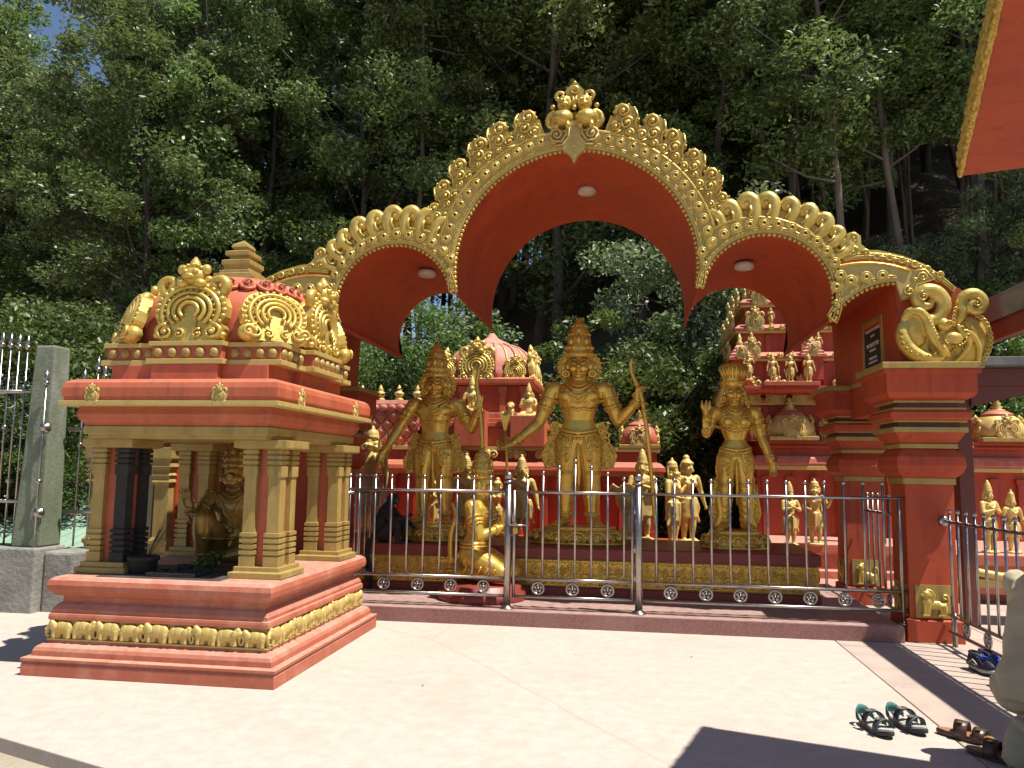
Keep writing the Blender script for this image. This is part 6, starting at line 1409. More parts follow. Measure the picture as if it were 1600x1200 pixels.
# parapet figures on the drum
def lionguard():
    mb = MB(); mb.sphere((0, 0, .10), (.17, .09, .09), 12, 8); mb.sphere((.13, -.05, .17), (.10, .10, .13), 12, 9); mb.sphere((.13, -.10, .30), (.085, .08, .08), 12, 9); mb.sphere((.13, -.175, .275), (.045, .035, .035), 8, 6)
    for k in range(9): a = R(20 * k + 10); mb.sphere((.13 + .085 * math.cos(a), -.08, .31 + .085 * math.sin(a)), .028, 7, 5)
    for s in (-1, 1): mb.tube([(.13 + s * .05, -.11, .18), (.13 + s * .055, -.14, .08), (.13 + s * .055, -.16, .015)], [.035, .028, .03], n=8, round_ends=True); mb.sphere((.13 + s * .04, -.165, .325), .016, 7, 5)
    return remesh(mb, .011, 'lion_guard', BLEACH, 1)
LG = lionguard()
for x, y, z, sc, lab in ((-1.95, 12.45, 2.46, .62, 'cream crouching lion beside the drum of the pink dome'), (-3.02, 12.45, 2.46, .6, 'cream crouching lion left of the dome figure')):
    o = link('lion_statue', LG, None, (x, y, z - .10), scale=sc); tag(o, lab, 'statue')
def seated_small():
    mb = MB(); P = Vector((0, 0, .12)); torso(mb, P, I3, False, 1.1); H = P + Vector((0, -.004, .425)); head(mb, H, I3)
    for s in (-1, 1): leg(mb, P + Vector((s * .06, 0, -.02)), (s * .22, -.12, .06), (-s * .02, -.18, .05), (-s * .1, -.2, .02)); arm(mb, P + Vector((s * .14, 0, .288)), (s * .19, -.04, .26), (s * .12, -.15, .30))
    mb.lathe([(.072, 0), (.075, .03), (.06, .09), (.03, .17), (.005, .22)], (0, .01, H.z + .045), n=14); mb.lathe([(.13, 0), (.13, .03), (.05, .035)], (0, .05, H.z - .05), n=18, ax='y'); mb.box(-.25, .25, -.2, .12, -.05, .06)
    return remesh(mb, .010, 'seated_figure', BLEACH, 1)
SF = seated_small()
for x, z, s, lab in ((-2.50, 2.50, .74, 'cream seated figure in front of the gold horseshoe of the pink dome'), (-1.58, 2.42, .70, 'cream seated figure at the right end of the dome parapet')):
    o = link('seated_figure', SF, None, (x, 12.40, z - .06), scale=s); tag(o, lab, 'statue')
mb = MB(); mb.box(-2.75, -2.25, 12.22, 12.6, 1.9, 2.47); mb.build('figure_stand', SALMON, ta, bev=.01); mb = MB(); mb.box(-1.85, -1.3, 12.22, 12.6, 1.9, 2.39); mb.build('figure_stand', SALMON, ta, bev=.01)
small_dome(ta, 0.16, 12.62, 1.90, .31, SALMON, OCHRE, KUDU_SMALL)

tb = thing('stepped_temple_tower', 'red stepped temple tower with gilt horseshoe ornaments, right background', 'temple', (3.6, 14.2, 0.12))
mb = MB(); mb.ring([(0.04, .12), (0.04, .22), (0, .24), (0, .44), (.03, .46), (.03, .58)], 1.75, 7.2, 10.65 + .9, 12.9); mb.build('ledge', PINK, tb, bev=.008)
mb = MB(); mb.ring([(0.04, .12), (0.04, .22), (0, .24), (0, .44), (.03, .46), (.03, .59)], 3.95, 7.2, 10.55, 11.5); mb.build('ledge', PINK, tb, bev=.008)
mb = MB(); mb.box(3.92, 7.2, 10.50, 10.54, .20, .30); mb.build('ledge_fillet', PALEGOLD, tb, bev=.004)
mb = MB(); mb.tube([(4.0, 10.50, .58), (4.05, 10.49, .46), (4.2, 10.485, .38), (4.45, 10.48, .34), (4.9, 10.48, .34), (5.3, 10.48, .36)], .05, n=8); mb.build('ledge_swag', PALEGOLD, tb)
mb = MB(); mb.box(2.0, 7.2, 12.95, 16.2, .12, 1.60); mb.build('wall', DEEPRED, tb)
for i in range(14):
    x = 2.12 + i * .37; m2 = MB(); m2.box(x - .05, x + .05, 12.89, 12.96, .58, 1.42); m2.box(x - .07, x + .07, 12.875, 12.96, 1.42, 1.50); m2.build('pilaster', DEEPRED, tb, bev=.004)
# broken cornice of projecting bays
for i, (a, b) in enumerate(((1.98, 2.36), (2.36, 2.80), (2.80, 3.18), (3.18, 4.3), (4.3, 5.15), (5.15, 5.95), (5.95, 7.2))):
    d = .05 * (i % 2); m2 = MB(); m2.ring([(.10 + d, 1.60), (.10 + d, 1.66)], a + .06, b - .06, 12.95, 13.4); c = m2.build('cornice_bay', PALEGOLD, tb, bev=.004)
    m2 = MB(); m2.ring([(.09 + d, 1.66), (.10 + d, 1.70), (.08 + d, 1.78), (.03 + d, 1.82)], a + .065, b - .065, 12.95, 13.4); m2.build('cornice_roll', PINK, c, bev=.004)
mb = MB(); mb.ring([(0, 1.82), (0, 1.92), (.03, 1.94), (.03, 1.98), (0, 2.0), (0, 2.06)], 2.1, 7.1, 12.95, 16.0); mb.build('attic_band', DEEPRED, tb, bev=.004)
for x in (2.54, 5.62): small_dome(tb, x, 13.1, 2.06, .36, BLEACH, BLEACH, KUDU_CREAM)
for x in (3.6, 4.6): link('horseshoe_ornament', KUDU_CREAM, tb, (x, 12.95, 2.06), scale=.34)
# tiers of the tower
def tier(x0, x1, y0, y1, z0, z1, over=.10, orns=(), s=.30, m=DEEPRED):
    mb = MB(); mb.ring([(0, z0), (0, z1 - .16)], x0, x1, y0, y1); w = mb.build('tier_wall', m, tb, bev=.006)
    n = max(2, int((x1 - x0) / .42))
    for i in range(n + 1):
        x = x0 + (x1 - x0) * i / n; m2 = MB(); m2.box(x - .04, x + .04, y0 - .035, y0 + .01, z0, z1 - .18); m2.build('tier_pilaster', m, w, bev=.004)
    m2 = MB(); m2.ring([(over, z1 - .16), (over, z1 - .125)], x0, x1, y0, y1); m2.build('tier_fillet', PALEGOLD, w, bev=.004)
    m2 = MB(); m2.ring([(over, z1 - .125), (over * 1.1, z1 - .08), (over * .6, z1 - .02), (0.02, z1)], x0, x1, y0, y1); m2.build('tier_eave', SALMON, w, bev=.004)
    for x in orns: link('horseshoe_ornament', KUDU_SMALL, w, (x, y0 - over, z1 - .13), scale=(s, s, s))
    x = x0 + .12
    while x < x1:
        if all(abs(x - o) > .2 for o in orns): link('eave_rosette', ROS, w, (x, y0 - over - .012, z1 - .075), scale=.85)
        x += .17
    for i in range(3): link('horseshoe_ornament', KUDU_SMALL, w, (x0 - over, y0 + .3 + .6 * i, z1 - .13), rot=(0, 0, -math.pi / 2), scale=(s, s, s))
tier(1.72, 4.6, 13.3, 16, 2.06, 2.80, .14, (2.35, 2.75, 1.95, 3.4, 4.1), .34)
mb = MB(); mb.ring([(0.0, 2.80), (.05, 2.84), (.05, 2.90)], 1.72, 4.6, 12.75, 16); mb.build('ledge_slab', DEEPRED, tb, bev=.006)
mb = MB(); mb.box(2.08, 2.92, 12.62, 12.95, 2.90, 2.965); mb.build('figure_ledge', SALMON, tb, bev=.006)
tier(1.80, 4.5, 13.3, 15.8, 2.90, 3.52, .12, (2.0, 2.9, 3.7), .26)
tier(1.88, 4.4, 13.5, 15.6, 3.52, 4.02, .12, (2.08, 2.75, 3.4), .30)
tier(2.0, 4.2, 13.7, 15.4, 4.02, 4.50, .12, (2.2, 3.0), .28)
tier(2.3, 3.9, 13.9, 15.2, 4.50, 4.90, .10, (2.6, 3.2), .26)
for x, z, s in ((1.80, 3.36, .20), (2.92, 3.40, .20)):
    m2 = MB(); m2.ring([(s, z), (s, z + .05), (s * .85, z + .06), (s * .85, z + .10), (s * .65, z + .12), (s * .65, z + .16), (s * .45, z + .18), (s * .45, z + .22), (s * .2, z + .27)], x, x, 13.2, 13.2); q = m2.build('corner_pavilion', PINK, tb, bev=.004)
    m2 = MB(); m2.lathe([(.05, z + .26), (.06, z + .30), (.03, z + .34), (.035, z + .38), (.004, z + .46)], (x, 13.2, 0), n=10); m2.build('pavilion_finial', BLEACH, q)
    m2 = MB(); m2.ring([(s * .75, z - .36), (s * .75, z)], x, x, 13.2, 13.2); m2.build('pavilion_wall', DEEPRED, q); link('horseshoe_ornament', KUDU_SMALL, q, (x, 13.2 - s, z + .01), scale=.16)
# ================================================================== left edge: concrete wall, post, spear fences
w = MB(); w.box(-12.0, -6.10, 7.50, 7.95, -0.1, 0.66); wall = w.build('low_concrete_wall', CONC, bev=.02); tag(wall, 'rough grey low concrete wall at the left edge', 'wall')
mb = MB(); mb.box(-6.10, -5.75, 7.62, 9.2, -0.1, 0.62); o = mb.build('wall_return', CONC, wall, bev=.03)
mb = MB(); mb.loft([[(-6.48, 7.6, .66), (-6.14, 7.6, .66), (-6.14, 7.92, .66), (-6.48, 7.92, .66)], [(-6.43, 7.62, 1.7), (-6.15, 7.62, 1.7), (-6.15, 7.90, 1.7), (-6.43, 7.90, 1.7)], [(-6.40, 7.64, 2.82), (-6.16, 7.64, 2.82), (-6.16, 7.88, 2.82), (-6.40, 7.88, 2.82)]], smooth=False)
o = mb.build('concrete_post', GREENCONC, bev=.02); tag(o, 'tall concrete post with flaking green paint beside the shrine', 'post')
def spear(parent, x, y, z0, z1, balls):
    mb = MB(); mb.tube([(x, y, z0), (x, y, z1 - .14)], .0105, n=8); b = mb.build('bar', STEEL, parent)
    mb = MB(); mb.lathe([(.014, -.02), (.03, 0.0), (.034, .012), (.028, .022), (.018, .03), (.026, .04), (.027, .055), (.004, .16)], (x, y, z1 - .15), n=12); mb.build('spear_tip', STEEL, b)
    for zb in balls:
        mb = MB(); mb.sphere((x, y, zb), .03, 12, 9); mb.build('bar_ball', STEEL, b)
t = thing('spear_fence', 'tall stainless spear-topped fence on the low concrete wall, left edge', 'fence', (-7.5, 7.72, .66))
for i in range(15): spear(t, -6.56 - .105 * i, 7.72, .66, 2.95 + .012 * i, ([1.93] if i % 2 == 0 else [1.35]))
for z in (1.13, 2.32): rail(t, (-8.2, 7.72, z), (-6.4, 7.72, z), .022)
t = thing('spear_fence', 'short stainless spear fence between the concrete post and the pier', 'fence', (-5.7, 7.9, .6))
for i, (x, zt, bl) in enumerate(((-6.17, 2.54, [1.35]), (-5.88, 2.74, [1.75]), (-5.70, 2.56, [1.35]), (-5.55, 2.72, [1.75]), (-6.04, 2.60, [1.75]), (-5.79, 2.66, [1.35]), (-5.62, 2.64, [1.75]))): spear(t, x, 7.56 if i == 0 else 7.98, .64, zt, bl)
for z in (1.02, 1.92):
    rail(t, (-6.1, 7.85, z), (-5.35, 8.2, z), .024)
    mb = MB(); mb.lathe([(.065, 0), (.06, .02), (.04, .035), (.03, .06)], (-6.17, 7.60, z), n=16, ax='y'); mb.build('flange', STEEL, t)
GREENM = mat('faded_green_sheet', (0.28, 0.42, 0.30), (0.22, 0.34, 0.24), rough=0.6, nscale=3, bump=0.1, c3=(0.40, 0.44, 0.34), c3amt=.7, c3scale=4)
mb = MB(); vs = []; n = 60
for i in range(n + 1):
    x = -13 + 6.2 * i / n; dz = .03 if i % 2 else 0.0
    vs += [(x, 9.6, .42 + dz), (x, 13.5, 1.28 + dz)]
mb.add(vs, [(2 * i, 2 * i + 2, 2 * i + 3, 2 * i + 1) for i in range(n)])
o = mb.build('green_sheet_roof', GREENM, fix=False); tag(o, 'low faded green corrugated roof beyond the left fence', 'roof')
s = o.modifiers.new('thick', 'SOLIDIFY'); s.thickness = .01

# ================================================================== right edge: roofs and posts
rf = thing('canopy_roof', 'near red roof soffit with gold fringed edge, upper right corner', 'roof', (3.5, 4.5, 3.4))
RA = Vector((1.885, 4.67, 3.25)); RE = Vector((1, -.31, 0)); RD = Vector((-.31, -1, 0))
q = [RA, RA + RE * 4.5, RA + RE * 4.5 + RD * 3.0, RA + RD * 3.0]
mb = MB(); mb.add([tuple(p) for p in q] + [tuple(p + Vector((0, 0, .12))) for p in q], [(0, 1, 2, 3), (4, 7, 6, 5), (0, 4, 5, 1), (1, 5, 6, 2), (2, 6, 7, 3), (3, 7, 4, 0)])
mb.build('soffit', RED, rf, bev=.005)
fr = MB(); rr = random.Random(21); N = 105; side = -RE.normalized()
for i in range(N):
    p = RA + RD * (3.0 * i / N); s = rr.uniform(.012, .022)
    fr.sphere(tuple(p + side * .012 + Vector((0, 0, rr.uniform(-.006, .02)))), (s, s, s * 1.2), 8, 6)
    fr.sphere(tuple(p + side * .016 + Vector((0, 0, .06 + rr.uniform(-.01, .02)))), (s * .9, s, s * 1.2), 8, 6)
    fr.sphere(tuple(p + side * .012 + Vector((0, 0, .115))), (s, s, s), 8, 6)
e0, e1 = side * .018, side * -.004
vs = []
for p in (RA, RA + RD * 3.0):
    for o_, z in ((e0, -.005), (e1, -.005), (e1, .135), (e0, .135)): vs.append(tuple(p + o_ + Vector((0, 0, z))))
fr.add(vs, [(0, 1, 2, 3), (7, 6, 5, 4), (0, 4, 5, 1), (1, 5, 6, 2), (2, 6, 7, 3), (3, 7, 4, 0)])
me = remesh(fr, .008, 'gold_fringe', GOLD, 1); link('gold_fringe', me, rf, (0, 0, 0))
sh = thing('side_shelter', 'brown framed shelter with grey metal eaves at the right edge', 'shelter', (3.6, 8.0, 0))
mb = MB(); mb.add([(3.53, 9.15, 3.27), (3.74, 9.15, 3.35), (3.74, 3.4, 3.35), (3.53, 3.4, 3.27), (3.53, 9.15, 3.30), (3.74, 9.15, 3.40), (3.74, 3.4, 3.40), (3.53, 3.4, 3.30)], [(3, 2, 1, 0), (4, 5, 6, 7), (0, 1, 5, 4), (1, 2, 6, 5), (2, 3, 7, 6), (3, 0, 4, 7)]); mb.build('eave_sheet', SLATE, sh, bev=.004)
mb = MB(); mb.box(3.515, 3.545, 3.4, 9.13, 3.06, 3.265); mb.build('eave_fascia', SLATE, sh, bev=.004)
mb = MB(); mb.box(3.56, 3.66, 3.4, 9.12, 2.88, 3.255); mb.build('eave_beam', DARKWOOD, sh, bev=.006)
mb = MB(); mb.box(3.46, 3.61, 9.0, 9.16, 0.0, 2.95); mb.build('post', DARKWOOD, sh, bev=.006)
mb = MB(); mb.box(3.62, 6.5, 8.72, 9.3, 2.69, 2.78); mb.build('eave_sheet', SLATE, sh, bev=.004)
mb = MB(); mb.box(3.63, 6.5, 8.92, 9.06, 2.50, 2.685); mb.build('eave_beam', DARKWOOD, sh, bev=.006)
mb = MB(); mb.add([(3.6, 8.96, 2.50), (4.6, 8.96, 2.51), (3.6, 8.96, 2.28), (3.6, 9.04, 2.50), (4.6, 9.04, 2.51), (3.6, 9.04, 2.28)], [(0, 1, 2), (5, 4, 3), (0, 3, 4, 1), (1, 4, 5, 2), (2, 5, 3, 0)]); mb.build('brace', DARKWOOD, sh)
mb = MB(); mb.box(3.40, 3.58, 11.9, 12.08, 0.1, 2.5); o = mb.build('brown_post', DARKWOOD, bev=.006); tag(o, 'thin brown post seen in the gap between the two right pillars', 'post')
# cables
WIRE = mat('black_cable', (0.02, 0.02, 0.02), rough=0.6, bump=0)
mb = MB(); mb.tube([(-3.12, 10.5, 2.93), (-3.05, 10.7, 2.7), (-3.6, 11.2, 2.62), (-4.6, 12.0, 2.55), (-5.4, 12.4, 2.5)], .012, n=6); o = mb.build('sagging_cable', WIRE); tag(o, 'dark cable sagging from the left lobe tip towards the pots', 'wire')

# ================================================================== black langur on the platform edge
def langur():
    t = thing('langur_monkey', 'dark langur monkey sitting on the platform edge, tail hanging down', 'monkey')
    mb = MB()
    mb.tube([(0, .0, .09), (-.01, 0, .20), (.02, 0, .31), (.055, 0, .385)], [.105, .11, .085, .055], n=14, round_ends=True)
    mb.sphere((.085, 0, .44), (.062, .058, .06), 12, 9); mb.sphere((.125, 0, .415), (.035, .034, .03), 10, 7); mb.sphere((.10, 0, .475), (.055, .05, .03), 10, 6)
    for s in (-1, 1):
        mb.tube([(.02, s * .07, .10), (.15, s * .085, .20), (.20, s * .085, .19)], [.07, .05, .045], n=10, round_ends=True)
        mb.tube([(.20, s * .085, .19), (.19, s * .08, .09), (.20, s * .08, .02)], [.042, .03, .024], n=9, round_ends=True); mb.tube([(.19, s * .08, .012), (.27, s * .085, .010)], [.022, .014], n=7, round_ends=True)
        mb.tube([(.055, s * .075, .33), (.13, s * .10, .24), (.24, s * (.06 if s < 0 else .09), .25 if s < 0 else .2), (.32, s * .05, .29 if s < 0 else .15)], [.042, .034, .026, .02], n=9, round_ends=True)
        for k in range(4):
            zz = .29 if s < 0 else .15; mb.tube([(.325, s * .05 + (k - 1.5) * .011, zz), (.365, s * .05 + (k - 1.5) * .013, zz - .012 * (s > 0))], [.0075, .006], n=6, round_ends=True)
        mb.sphere((.075, s * .058, .445), (.016, .01, .022), 8, 6)
    mb.tube([(-.04, -.04, .08), (-.10, -.12, .02), (-.10, -.16, -.12), (-.06, -.165, -.28), (-.05, -.165, -.42), (-.09, -.18, -.52), (-.13, -.2, -.55)], [.03, .026, .022, .021, .022, .025, .018], n=9, round_ends=True)
    FUR = mat('dark_fur', (0.022, 0.019, 0.018), (0.012, 0.010, 0.010), rough=0.75, nscale=20, bump=0.7, bscale=140, bdist=.01)
    link('body', remesh(mb, .006, 'body', FUR, 2), t)
    SKIN = mat('grey_monkey_skin', (0.10, 0.075, 0.07), (0.06, 0.045, 0.042), rough=0.5, bump=0.2)
    f = MB(); f.sphere((.137, 0, .43), (.022, .036, .034), 10, 7); f.sphere((.152, 0, .408), (.018, .022, .016), 8, 6); f.build('face', SKIN, t)
    for s in (-1, 1): e = MB(); e.sphere((.156, s * .016, .442), .006, 7, 5); e.build('eye', BLACK, t)
    # fur fringe
    rng = np.random.default_rng(3); me = bpy.data.meshes.new('x')
    return t
lg = langur(); place(lg, (-2.86, 9.10, 0.682), R(-10), 1.12)

# ================================================================== footwear
def sole_outline(L, w, n=28):
    pts = []
    for i in range(n):
        a = 2 * math.pi * i / n; y = -L / 2 * math.cos(a); u = (y / L + .5)
        ww = w * (0.80 + .22 * smooth01(.35, .75, u)) * (1 - .10 * math.exp(-((u - .45) / .14) ** 2)); pts.append((ww / 2 * math.sin(a) * (1 if abs(math.sin(a)) > .0 else 1), y))
    return pts
def slab_from(outl, z0, z1, mb, k=1.0, curve=.0):
    L = max(p[1] for p in outl) - min(p[1] for p in outl); n = len(outl)
    def zf(y): u = y / L + .5; return curve * (smooth01(.72, 1.0, u) * .9 + .25 * (1 - smooth01(0, .35, u)))
    a = [(x * k, y * k, z0 + zf(y)) for x, y in outl]; b = [(x * k, y * k, z1 + zf(y)) for x, y in outl]
    mb.loft([a, b], smooth=False)
def strap(mb, y0, y1, w, h, z0=.03, th=.004, x0=None, slant=0.0):
    # band arching over the foot from side to side
    secs = []
    for i in range(13):
        a = math.pi * i / 12; x = -w / 2 * math.cos(a); z = z0 + h * math.sin(a) ** .8; sl = slant * (i / 12 - .5)
        secs.append([(x, y0 + sl, z), (x, y1 + sl, z), (x * .94, y1 + sl, z - th), (x * .94, y0 + sl, z - th)])
    mb.loft(secs, smooth=True)
def rubber(n, c): return mat(n, c, tuple(x * .7 for x in c), rough=.6, nscale=20, bump=.2, bscale=80)
DKG = rubber('dark_grey_webbing', (.045, .05, .052)); TEAL = rubber('teal_lining', (.02, .15, .14)); FOOTBED = rubber('pale_footbed', (.55, .54, .50)); SOLE = rubber('black_sole', (.03, .03, .032)); GREYT = rubber('grey_buckle', (.16, .17, .17))
BRN = mat('brown_leather', (.085, .040, .024), (.05, .024, .015), rough=.35, nscale=10, bump=.2, bscale=60); TAN = mat('tan_footbed', (.36, .18, .09), (.28, .13, .06), rough=.6)
def sport_sandal(label):
    t = thing('sport_sandal', label, 'sandal'); o = sole_outline(.285, .105)
    m = MB(); slab_from(o, .002, .022, m, 1.0, .018); m.build('sole', SOLE, t, bev=.004)
    m = MB(); slab_from(o, .0225, .034, m, .97, .018); m.build('footbed', FOOTBED, t, bev=.003)
    for y0, y1, h, nm, mt, sl in ((.045, .085, .055, 'toe_strap', DKG, .02), (-.035, .005, .075, 'instep_strap', DKG, -.02)):
        m = MB(); strap(m, y0, y1, .108, h, slant=sl); m.build(nm, mt, t)
        m = MB(); strap(m, y0 + .004, y1 - .004, .100, h - .006, slant=sl); m.build('lining', TEAL, t)
        m = MB(); m.box(.012, .044, (y0 + y1) / 2 - .014, (y0 + y1) / 2 + .014, .030 + h * .90, .030 + h * .90 + .008); m.build('buckle', GREYT, t, bev=.003)
    # heel cup
    secs = []
    for i in range(13):
        a = math.pi + math.pi * i / 12; x, y = .046 * math.cos(a), -.085 + .052 * math.sin(a); k = math.sin(math.pi * i / 12)
        secs.append([(x, y, .03 + .02 * k), (x * 1.0, y, .055 + .045 * k), (x * .92, y * .98, .055 + .045 * k), (x * .92, y * .98, .03 + .02 * k)])
    m = MB(); m.loft(secs); hc = m.build('heel_cup', TEAL, t)
    secs = [[(x * 1.06, y * 1.02 - .002, z) for x, y, z in (s[0], s[1])] + [(x * 1.0, y - .001, z) for x, y, z in (s[1], s[0])] for s in secs]
    m = MB(); m.loft([[(p[0], p[1], p[2] - .012 if i in (1, 2) else p[2]) for i, p in enumerate(s)] for s in secs]); m.build('heel_strap', DKG, t)
    for s in (-1, 1):
        m = MB(); m.tube([(s * .05, -.06, .075), (s * .053, -.03, .06), (s * .053, -.015, .05)], .009, n=6, sq=.4); m.build('side_strap', DKG, t)
    return t
a = sport_sandal('teal and grey sport sandal on the paving, the left one of the pair'); place(a, (1.475, 5.24, .002), R(196), 1.16)
b = sport_sandal('teal and grey sport sandal on the paving, the right one of the pair'); place(b, (1.685, 5.33, .002), R(200), 1.16)
def slide(label):
    t = thing('leather_sandal', label, 'sandal'); o = sole_outline(.285, .108)
    m = MB(); slab_from(o, .002, .024, m, 1.0, .008); m.build('sole', BRN, t, bev=.004)
    m = MB(); slab_from(o, .0245, .030, m, .95, .008); m.build('footbed', TAN, t, bev=.002)
    for y0, y1, h, sl in ((.045, .105, .050, 0), (-.045, .020, .070, .01)):
        m = MB(); strap(m, y0, y1, .112, h, .022, .006, slant=sl); st_ = m.build('strap', BRN, t)
        m = MB(); m.box(.02, .04, (y0 + y1) / 2 - .012, (y0 + y1) / 2 + .012, .022 + h * .93, .022 + h * .93 + .006); m.build('buckle', BRASS, st_, bev=.002)
    return t
place(slide('brown leather two-strap sandal beside the teal pair'), (1.96, 5.19, .003), R(232), 1.12)
place(slide('darker brown leather sandal nearest the person in khaki'), (1.99, 4.86, .003), R(226), 1.12)
BLUE = rubber('blue_mesh', (.02, .06, .38)); NAVY = rubber('navy_mesh', (.012, .014, .03)); WHITES = rubber('grey_white_midsole', (.50, .50, .48))
def sneaker(label, m1, m2):
    t = thing('running_shoe', label, 'shoe'); o = sole_outline(.29, .105)
    m = MB(); slab_from(o, .002, .012, m, 1.0, .012); m.build('outsole', SOLE, t)
    m = MB(); slab_from(o, .0122, .036, m, 1.02, .012); m.build('midsole', WHITES, t, bev=.006)
    secs = []
    for u, wd, hh, z in ((-.142, .02, .05, .05), (-.13, .075, .085, .036), (-.08, .085, .088, .036), (-.02, .085, .085, .036), (.03, .09, .075, .037), (.08, .095, .055, .042), (.12, .075, .04, .046), (.142, .02, .02, .052)):
        secs.append([(wd / 2 * math.cos(2 * math.pi * k / 16) * (1 if math.sin(2 * math.pi * k / 16) < .3 else .75), u, z + max(0, hh * math.sin(2 * math.pi * k / 16))) for k in range(16)])
    m = MB(); m.loft(secs); up = m.build('upper', m1, t)
    m = MB(); m.tube([(.034 * math.cos(a), -.06 + .058 * math.sin(a), .118 - .006 * math.sin(a)) for a in [2 * math.pi * k / 16 for k in range(16)]], .011, n=7, closed=True); m.build('collar', NAVY, up)
    m = MB(); m.sphere((0, -.06, .116), (.030, .052, .006), 12, 5); m.build('opening', BLACK, up)
    m = MB(); m.sphere((0, .02, .105), (.026, .05, .018), 10, 7); m.build('tongue', m2, up)
    for k in range(5): m = MB(); y = -.005 + .02 * k; m.tube([(-.034, y, .100 - .010 * k), (0, y + .006, .122 - .011 * k), (.034, y, .100 - .010 * k)], .0035, n=5); m.build('lace', WHITES, up)
    for s in (-1, 1): m = MB(); m.tube([(s * .044, -.08, .05), (s * .047, -.03, .085), (s * .048, .03, .055), (s * .045, .0, .05), (s * .045, -.05, .055)], .005, n=5); m.build('side_mark', WHITES, up)
    return t
place(sneaker('navy running shoe with blue tongue beside the side fence'.replace('navy', 'dark navy'), NAVY, BLUE), (2.76, 6.92, .002), R(190), 1.1)
place(sneaker('bright blue running shoe behind the dark navy one', BLUE, BLUE), (2.87, 6.99, .002), R(196), 1.1)
tb_ = thing('shoe_standin', 'plain grey shoe shape standing in for steel tumblers, half hidden by the person in khaki', 'shoe', (2.66, 6.40, 0)); o = sole_outline(.27, .10)  # shoe form added in place of two steel tumblers
m = MB(); m.T = Matrix.Translation((2.70, 6.42, 0)) @ Matrix.Rotation(R(195), 4, 'Z'); slab_from(o, .002, .02, m); m.build('sole', SOLE, tb_, bev=.003)
m = MB(); m.T = Matrix.Translation((2.70, 6.42, 0)) @ Matrix.Rotation(R(195), 4, 'Z'); m.loft([[(x * k, y * k2, z) for x, y in o] for k, k2, z in ((.97, .98, .021), (.98, .98, .045), (.86, .94, .07), (.70, .86, .078), (.66, .82, .06), (.66, .82, .03))]); m.build('upper', GREYT, tb_)

# small dry leaves on the paving
rr = random.Random(8); DRY = mat('dry_leaf', (.20, .12, .05), (.12, .07, .03), rough=.8, bump=0)
for k in range(14):
    x, y = rr.uniform(-1.8, 2.2), rr.uniform(5.0, 7.7); L = rr.uniform(.008, .02); a = rr.uniform(0, 6.28); c, s = math.cos(a), math.sin(a)
    m = MB(); m.add([(x - L * c, y - L * s, .004), (x - L * .3 * s, y + L * .3 * c, .010), (x + L * c, y + L * s, .006), (x + L * .3 * s, y - L * .3 * c, .010)], [(0, 1, 2, 3)]); o = m.build('dry_leaf', DRY, fix=False); tag(o, 'small dry leaf fallen on the pale paving', 'leaf', 'dry leaves on the paving')

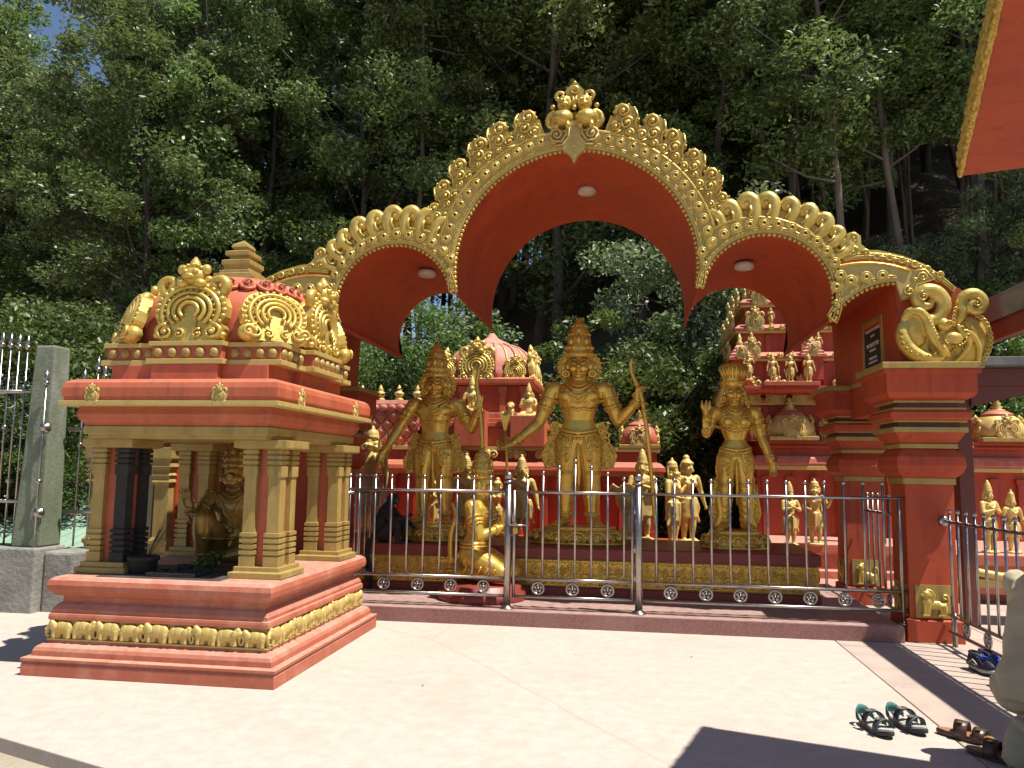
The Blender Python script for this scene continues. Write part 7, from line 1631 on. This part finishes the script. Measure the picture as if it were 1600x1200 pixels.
# ================================================================== person crouching at the right edge
def crouch():
    t = thing('person', 'person in khaki clothes crouching at the right edge, seen from behind', 'person')
    KHAKI = mat('khaki_cotton', (.52, .445, .30), (.43, .365, .24), rough=.85, nscale=5, bump=.35, bscale=9, bdist=.03)
    SKIN = mat('brown_skin', (.22, .11, .065), (.18, .085, .05), rough=.5, bump=.1)
    mb = MB(); V = Vector
    # faces +Y locally is away; the back is towards -X after rotation (figure looks along +x)
    P = V((0, 0, .48)); M = Matrix.Rotation(R(90), 3, 'Z') @ Matrix.Rotation(R(20), 3, 'X')
    k = 1.82
    def W(p): return P + M @ (V(p) * k)
    secs = []
    for z, hw, hd, yo in ((-.06, .085, .075, 0), (0.0, .112, .095, .004), (.06, .110, .090, .004), (.12, .104, .082, .004), (.18, .112, .086, .008), (.24, .124, .088, .012), (.285, .122, .076, .012), (.315, .085, .055, .006), (.335, .045, .042, 0)):
        secs.append([tuple(W((hw * math.cos(2 * math.pi * q / 24), yo + hd * math.sin(2 * math.pi * q / 24), z))) for q in range(24)])
    mb.loft(secs)
    hips = [P + V((0.0, s * .11, -.03)) for s in (-1, 1)]
    for s, h in zip((-1, 1), hips):
        kn = V((.42, s * .17, .55)); an = V((.02, s * .16, .09))
        mb.tube([h, h.lerp(kn, .5), kn], [.135, .115, .085], n=14, round_ends=True); mb.tube([kn, kn.lerp(an, .35), an], [.09, .10, .085], n=14, round_ends=True)
        sh = W((s * .135, 0, .285)); el = V((.36, s * .26, .42)); mb.tube([sh, sh.lerp(el, .5), el], [.078, .07, .06], n=12, round_ends=True)
    # folds of loose cloth at the back
    for z, y0 in ((.30, -.1), (.42, .05), (.52, -.05), (.62, .06)): mb.tube([(-.10 + (z - .3) * .45, y0 - .14, z), (-.135 + (z - .3) * .5, y0, z - .03), (-.10 + (z - .3) * .45, y0 + .14, z + .01)], [.03, .04, .03], n=8, round_ends=True)
    bd = remesh(mb, .012, 'clothed_body', KHAKI, 3); link('clothed_body', bd, t)
    from mathutils import noise
    for v, c, n_ in [(v, v.co.copy(), v.normal.copy()) for v in bd.vertices]:   # creases of loose cotton
        q = V((c.x * 3.0 + c.z * 1.5, c.y * 3.0, c.z * 7.5 - c.x * 3))
        a1 = noise.noise(q); a2 = noise.noise(q * 2.3 + V((5, 1, 2)))
        v.co = c + n_ * (.036 * (abs(a1) - .25) + .010 * (abs(a2) - .2))
    sk = MB(); H = W((0, -.02, .43)); head(sk, H, M @ Matrix.Rotation(R(25), 3, 'X'), False, 1.6); sk.tube([W((0, 0, .31)), W((0, -.01, .40))], .062, n=12, round_ends=True); link('head', remesh(sk, .008, 'head', SKIN, 2), t)
    hr = MB(); hr.sphere(tuple(H + (M @ V((0, .025, .03)))), (.115, .115, .115), 16, 12); hr.build('hair', BLACK, t)
    for s in (-1, 1):
        a = MB(); el = V((.36, s * .26, .42)); wr = V((.42, s * .10, .18)); a.tube([el, el.lerp(wr, .5), wr], [.048, .04, .03], n=10, round_ends=True); hand(a, wr, (.3, -s * .2, -1), (-.3, -s, 0), 1.75, .4, 1, s); link('forearm', remesh(a, .007, 'forearm', SKIN, 1), t)
        f = MB(); an = V((.04, s * .16, .06)); f.tube([an + V((-.03, 0, 0)), an + V((.08, 0, -.015)), an + V((.19, s * .01, -.03))], [.045, .042, .028], n=10, round_ends=True)
        for q in range(5): f.tube([an + V((.18, (q - 2) * .018, -.04)), an + V((.225, (q - 2) * .020, -.042))], [.013, .011], n=7, round_ends=True)
        link('foot', remesh(f, .007, 'foot', SKIN, 1), t)
    return t
pp = crouch(); place(pp, (2.06, 4.50, .0), R(25), 1.0)
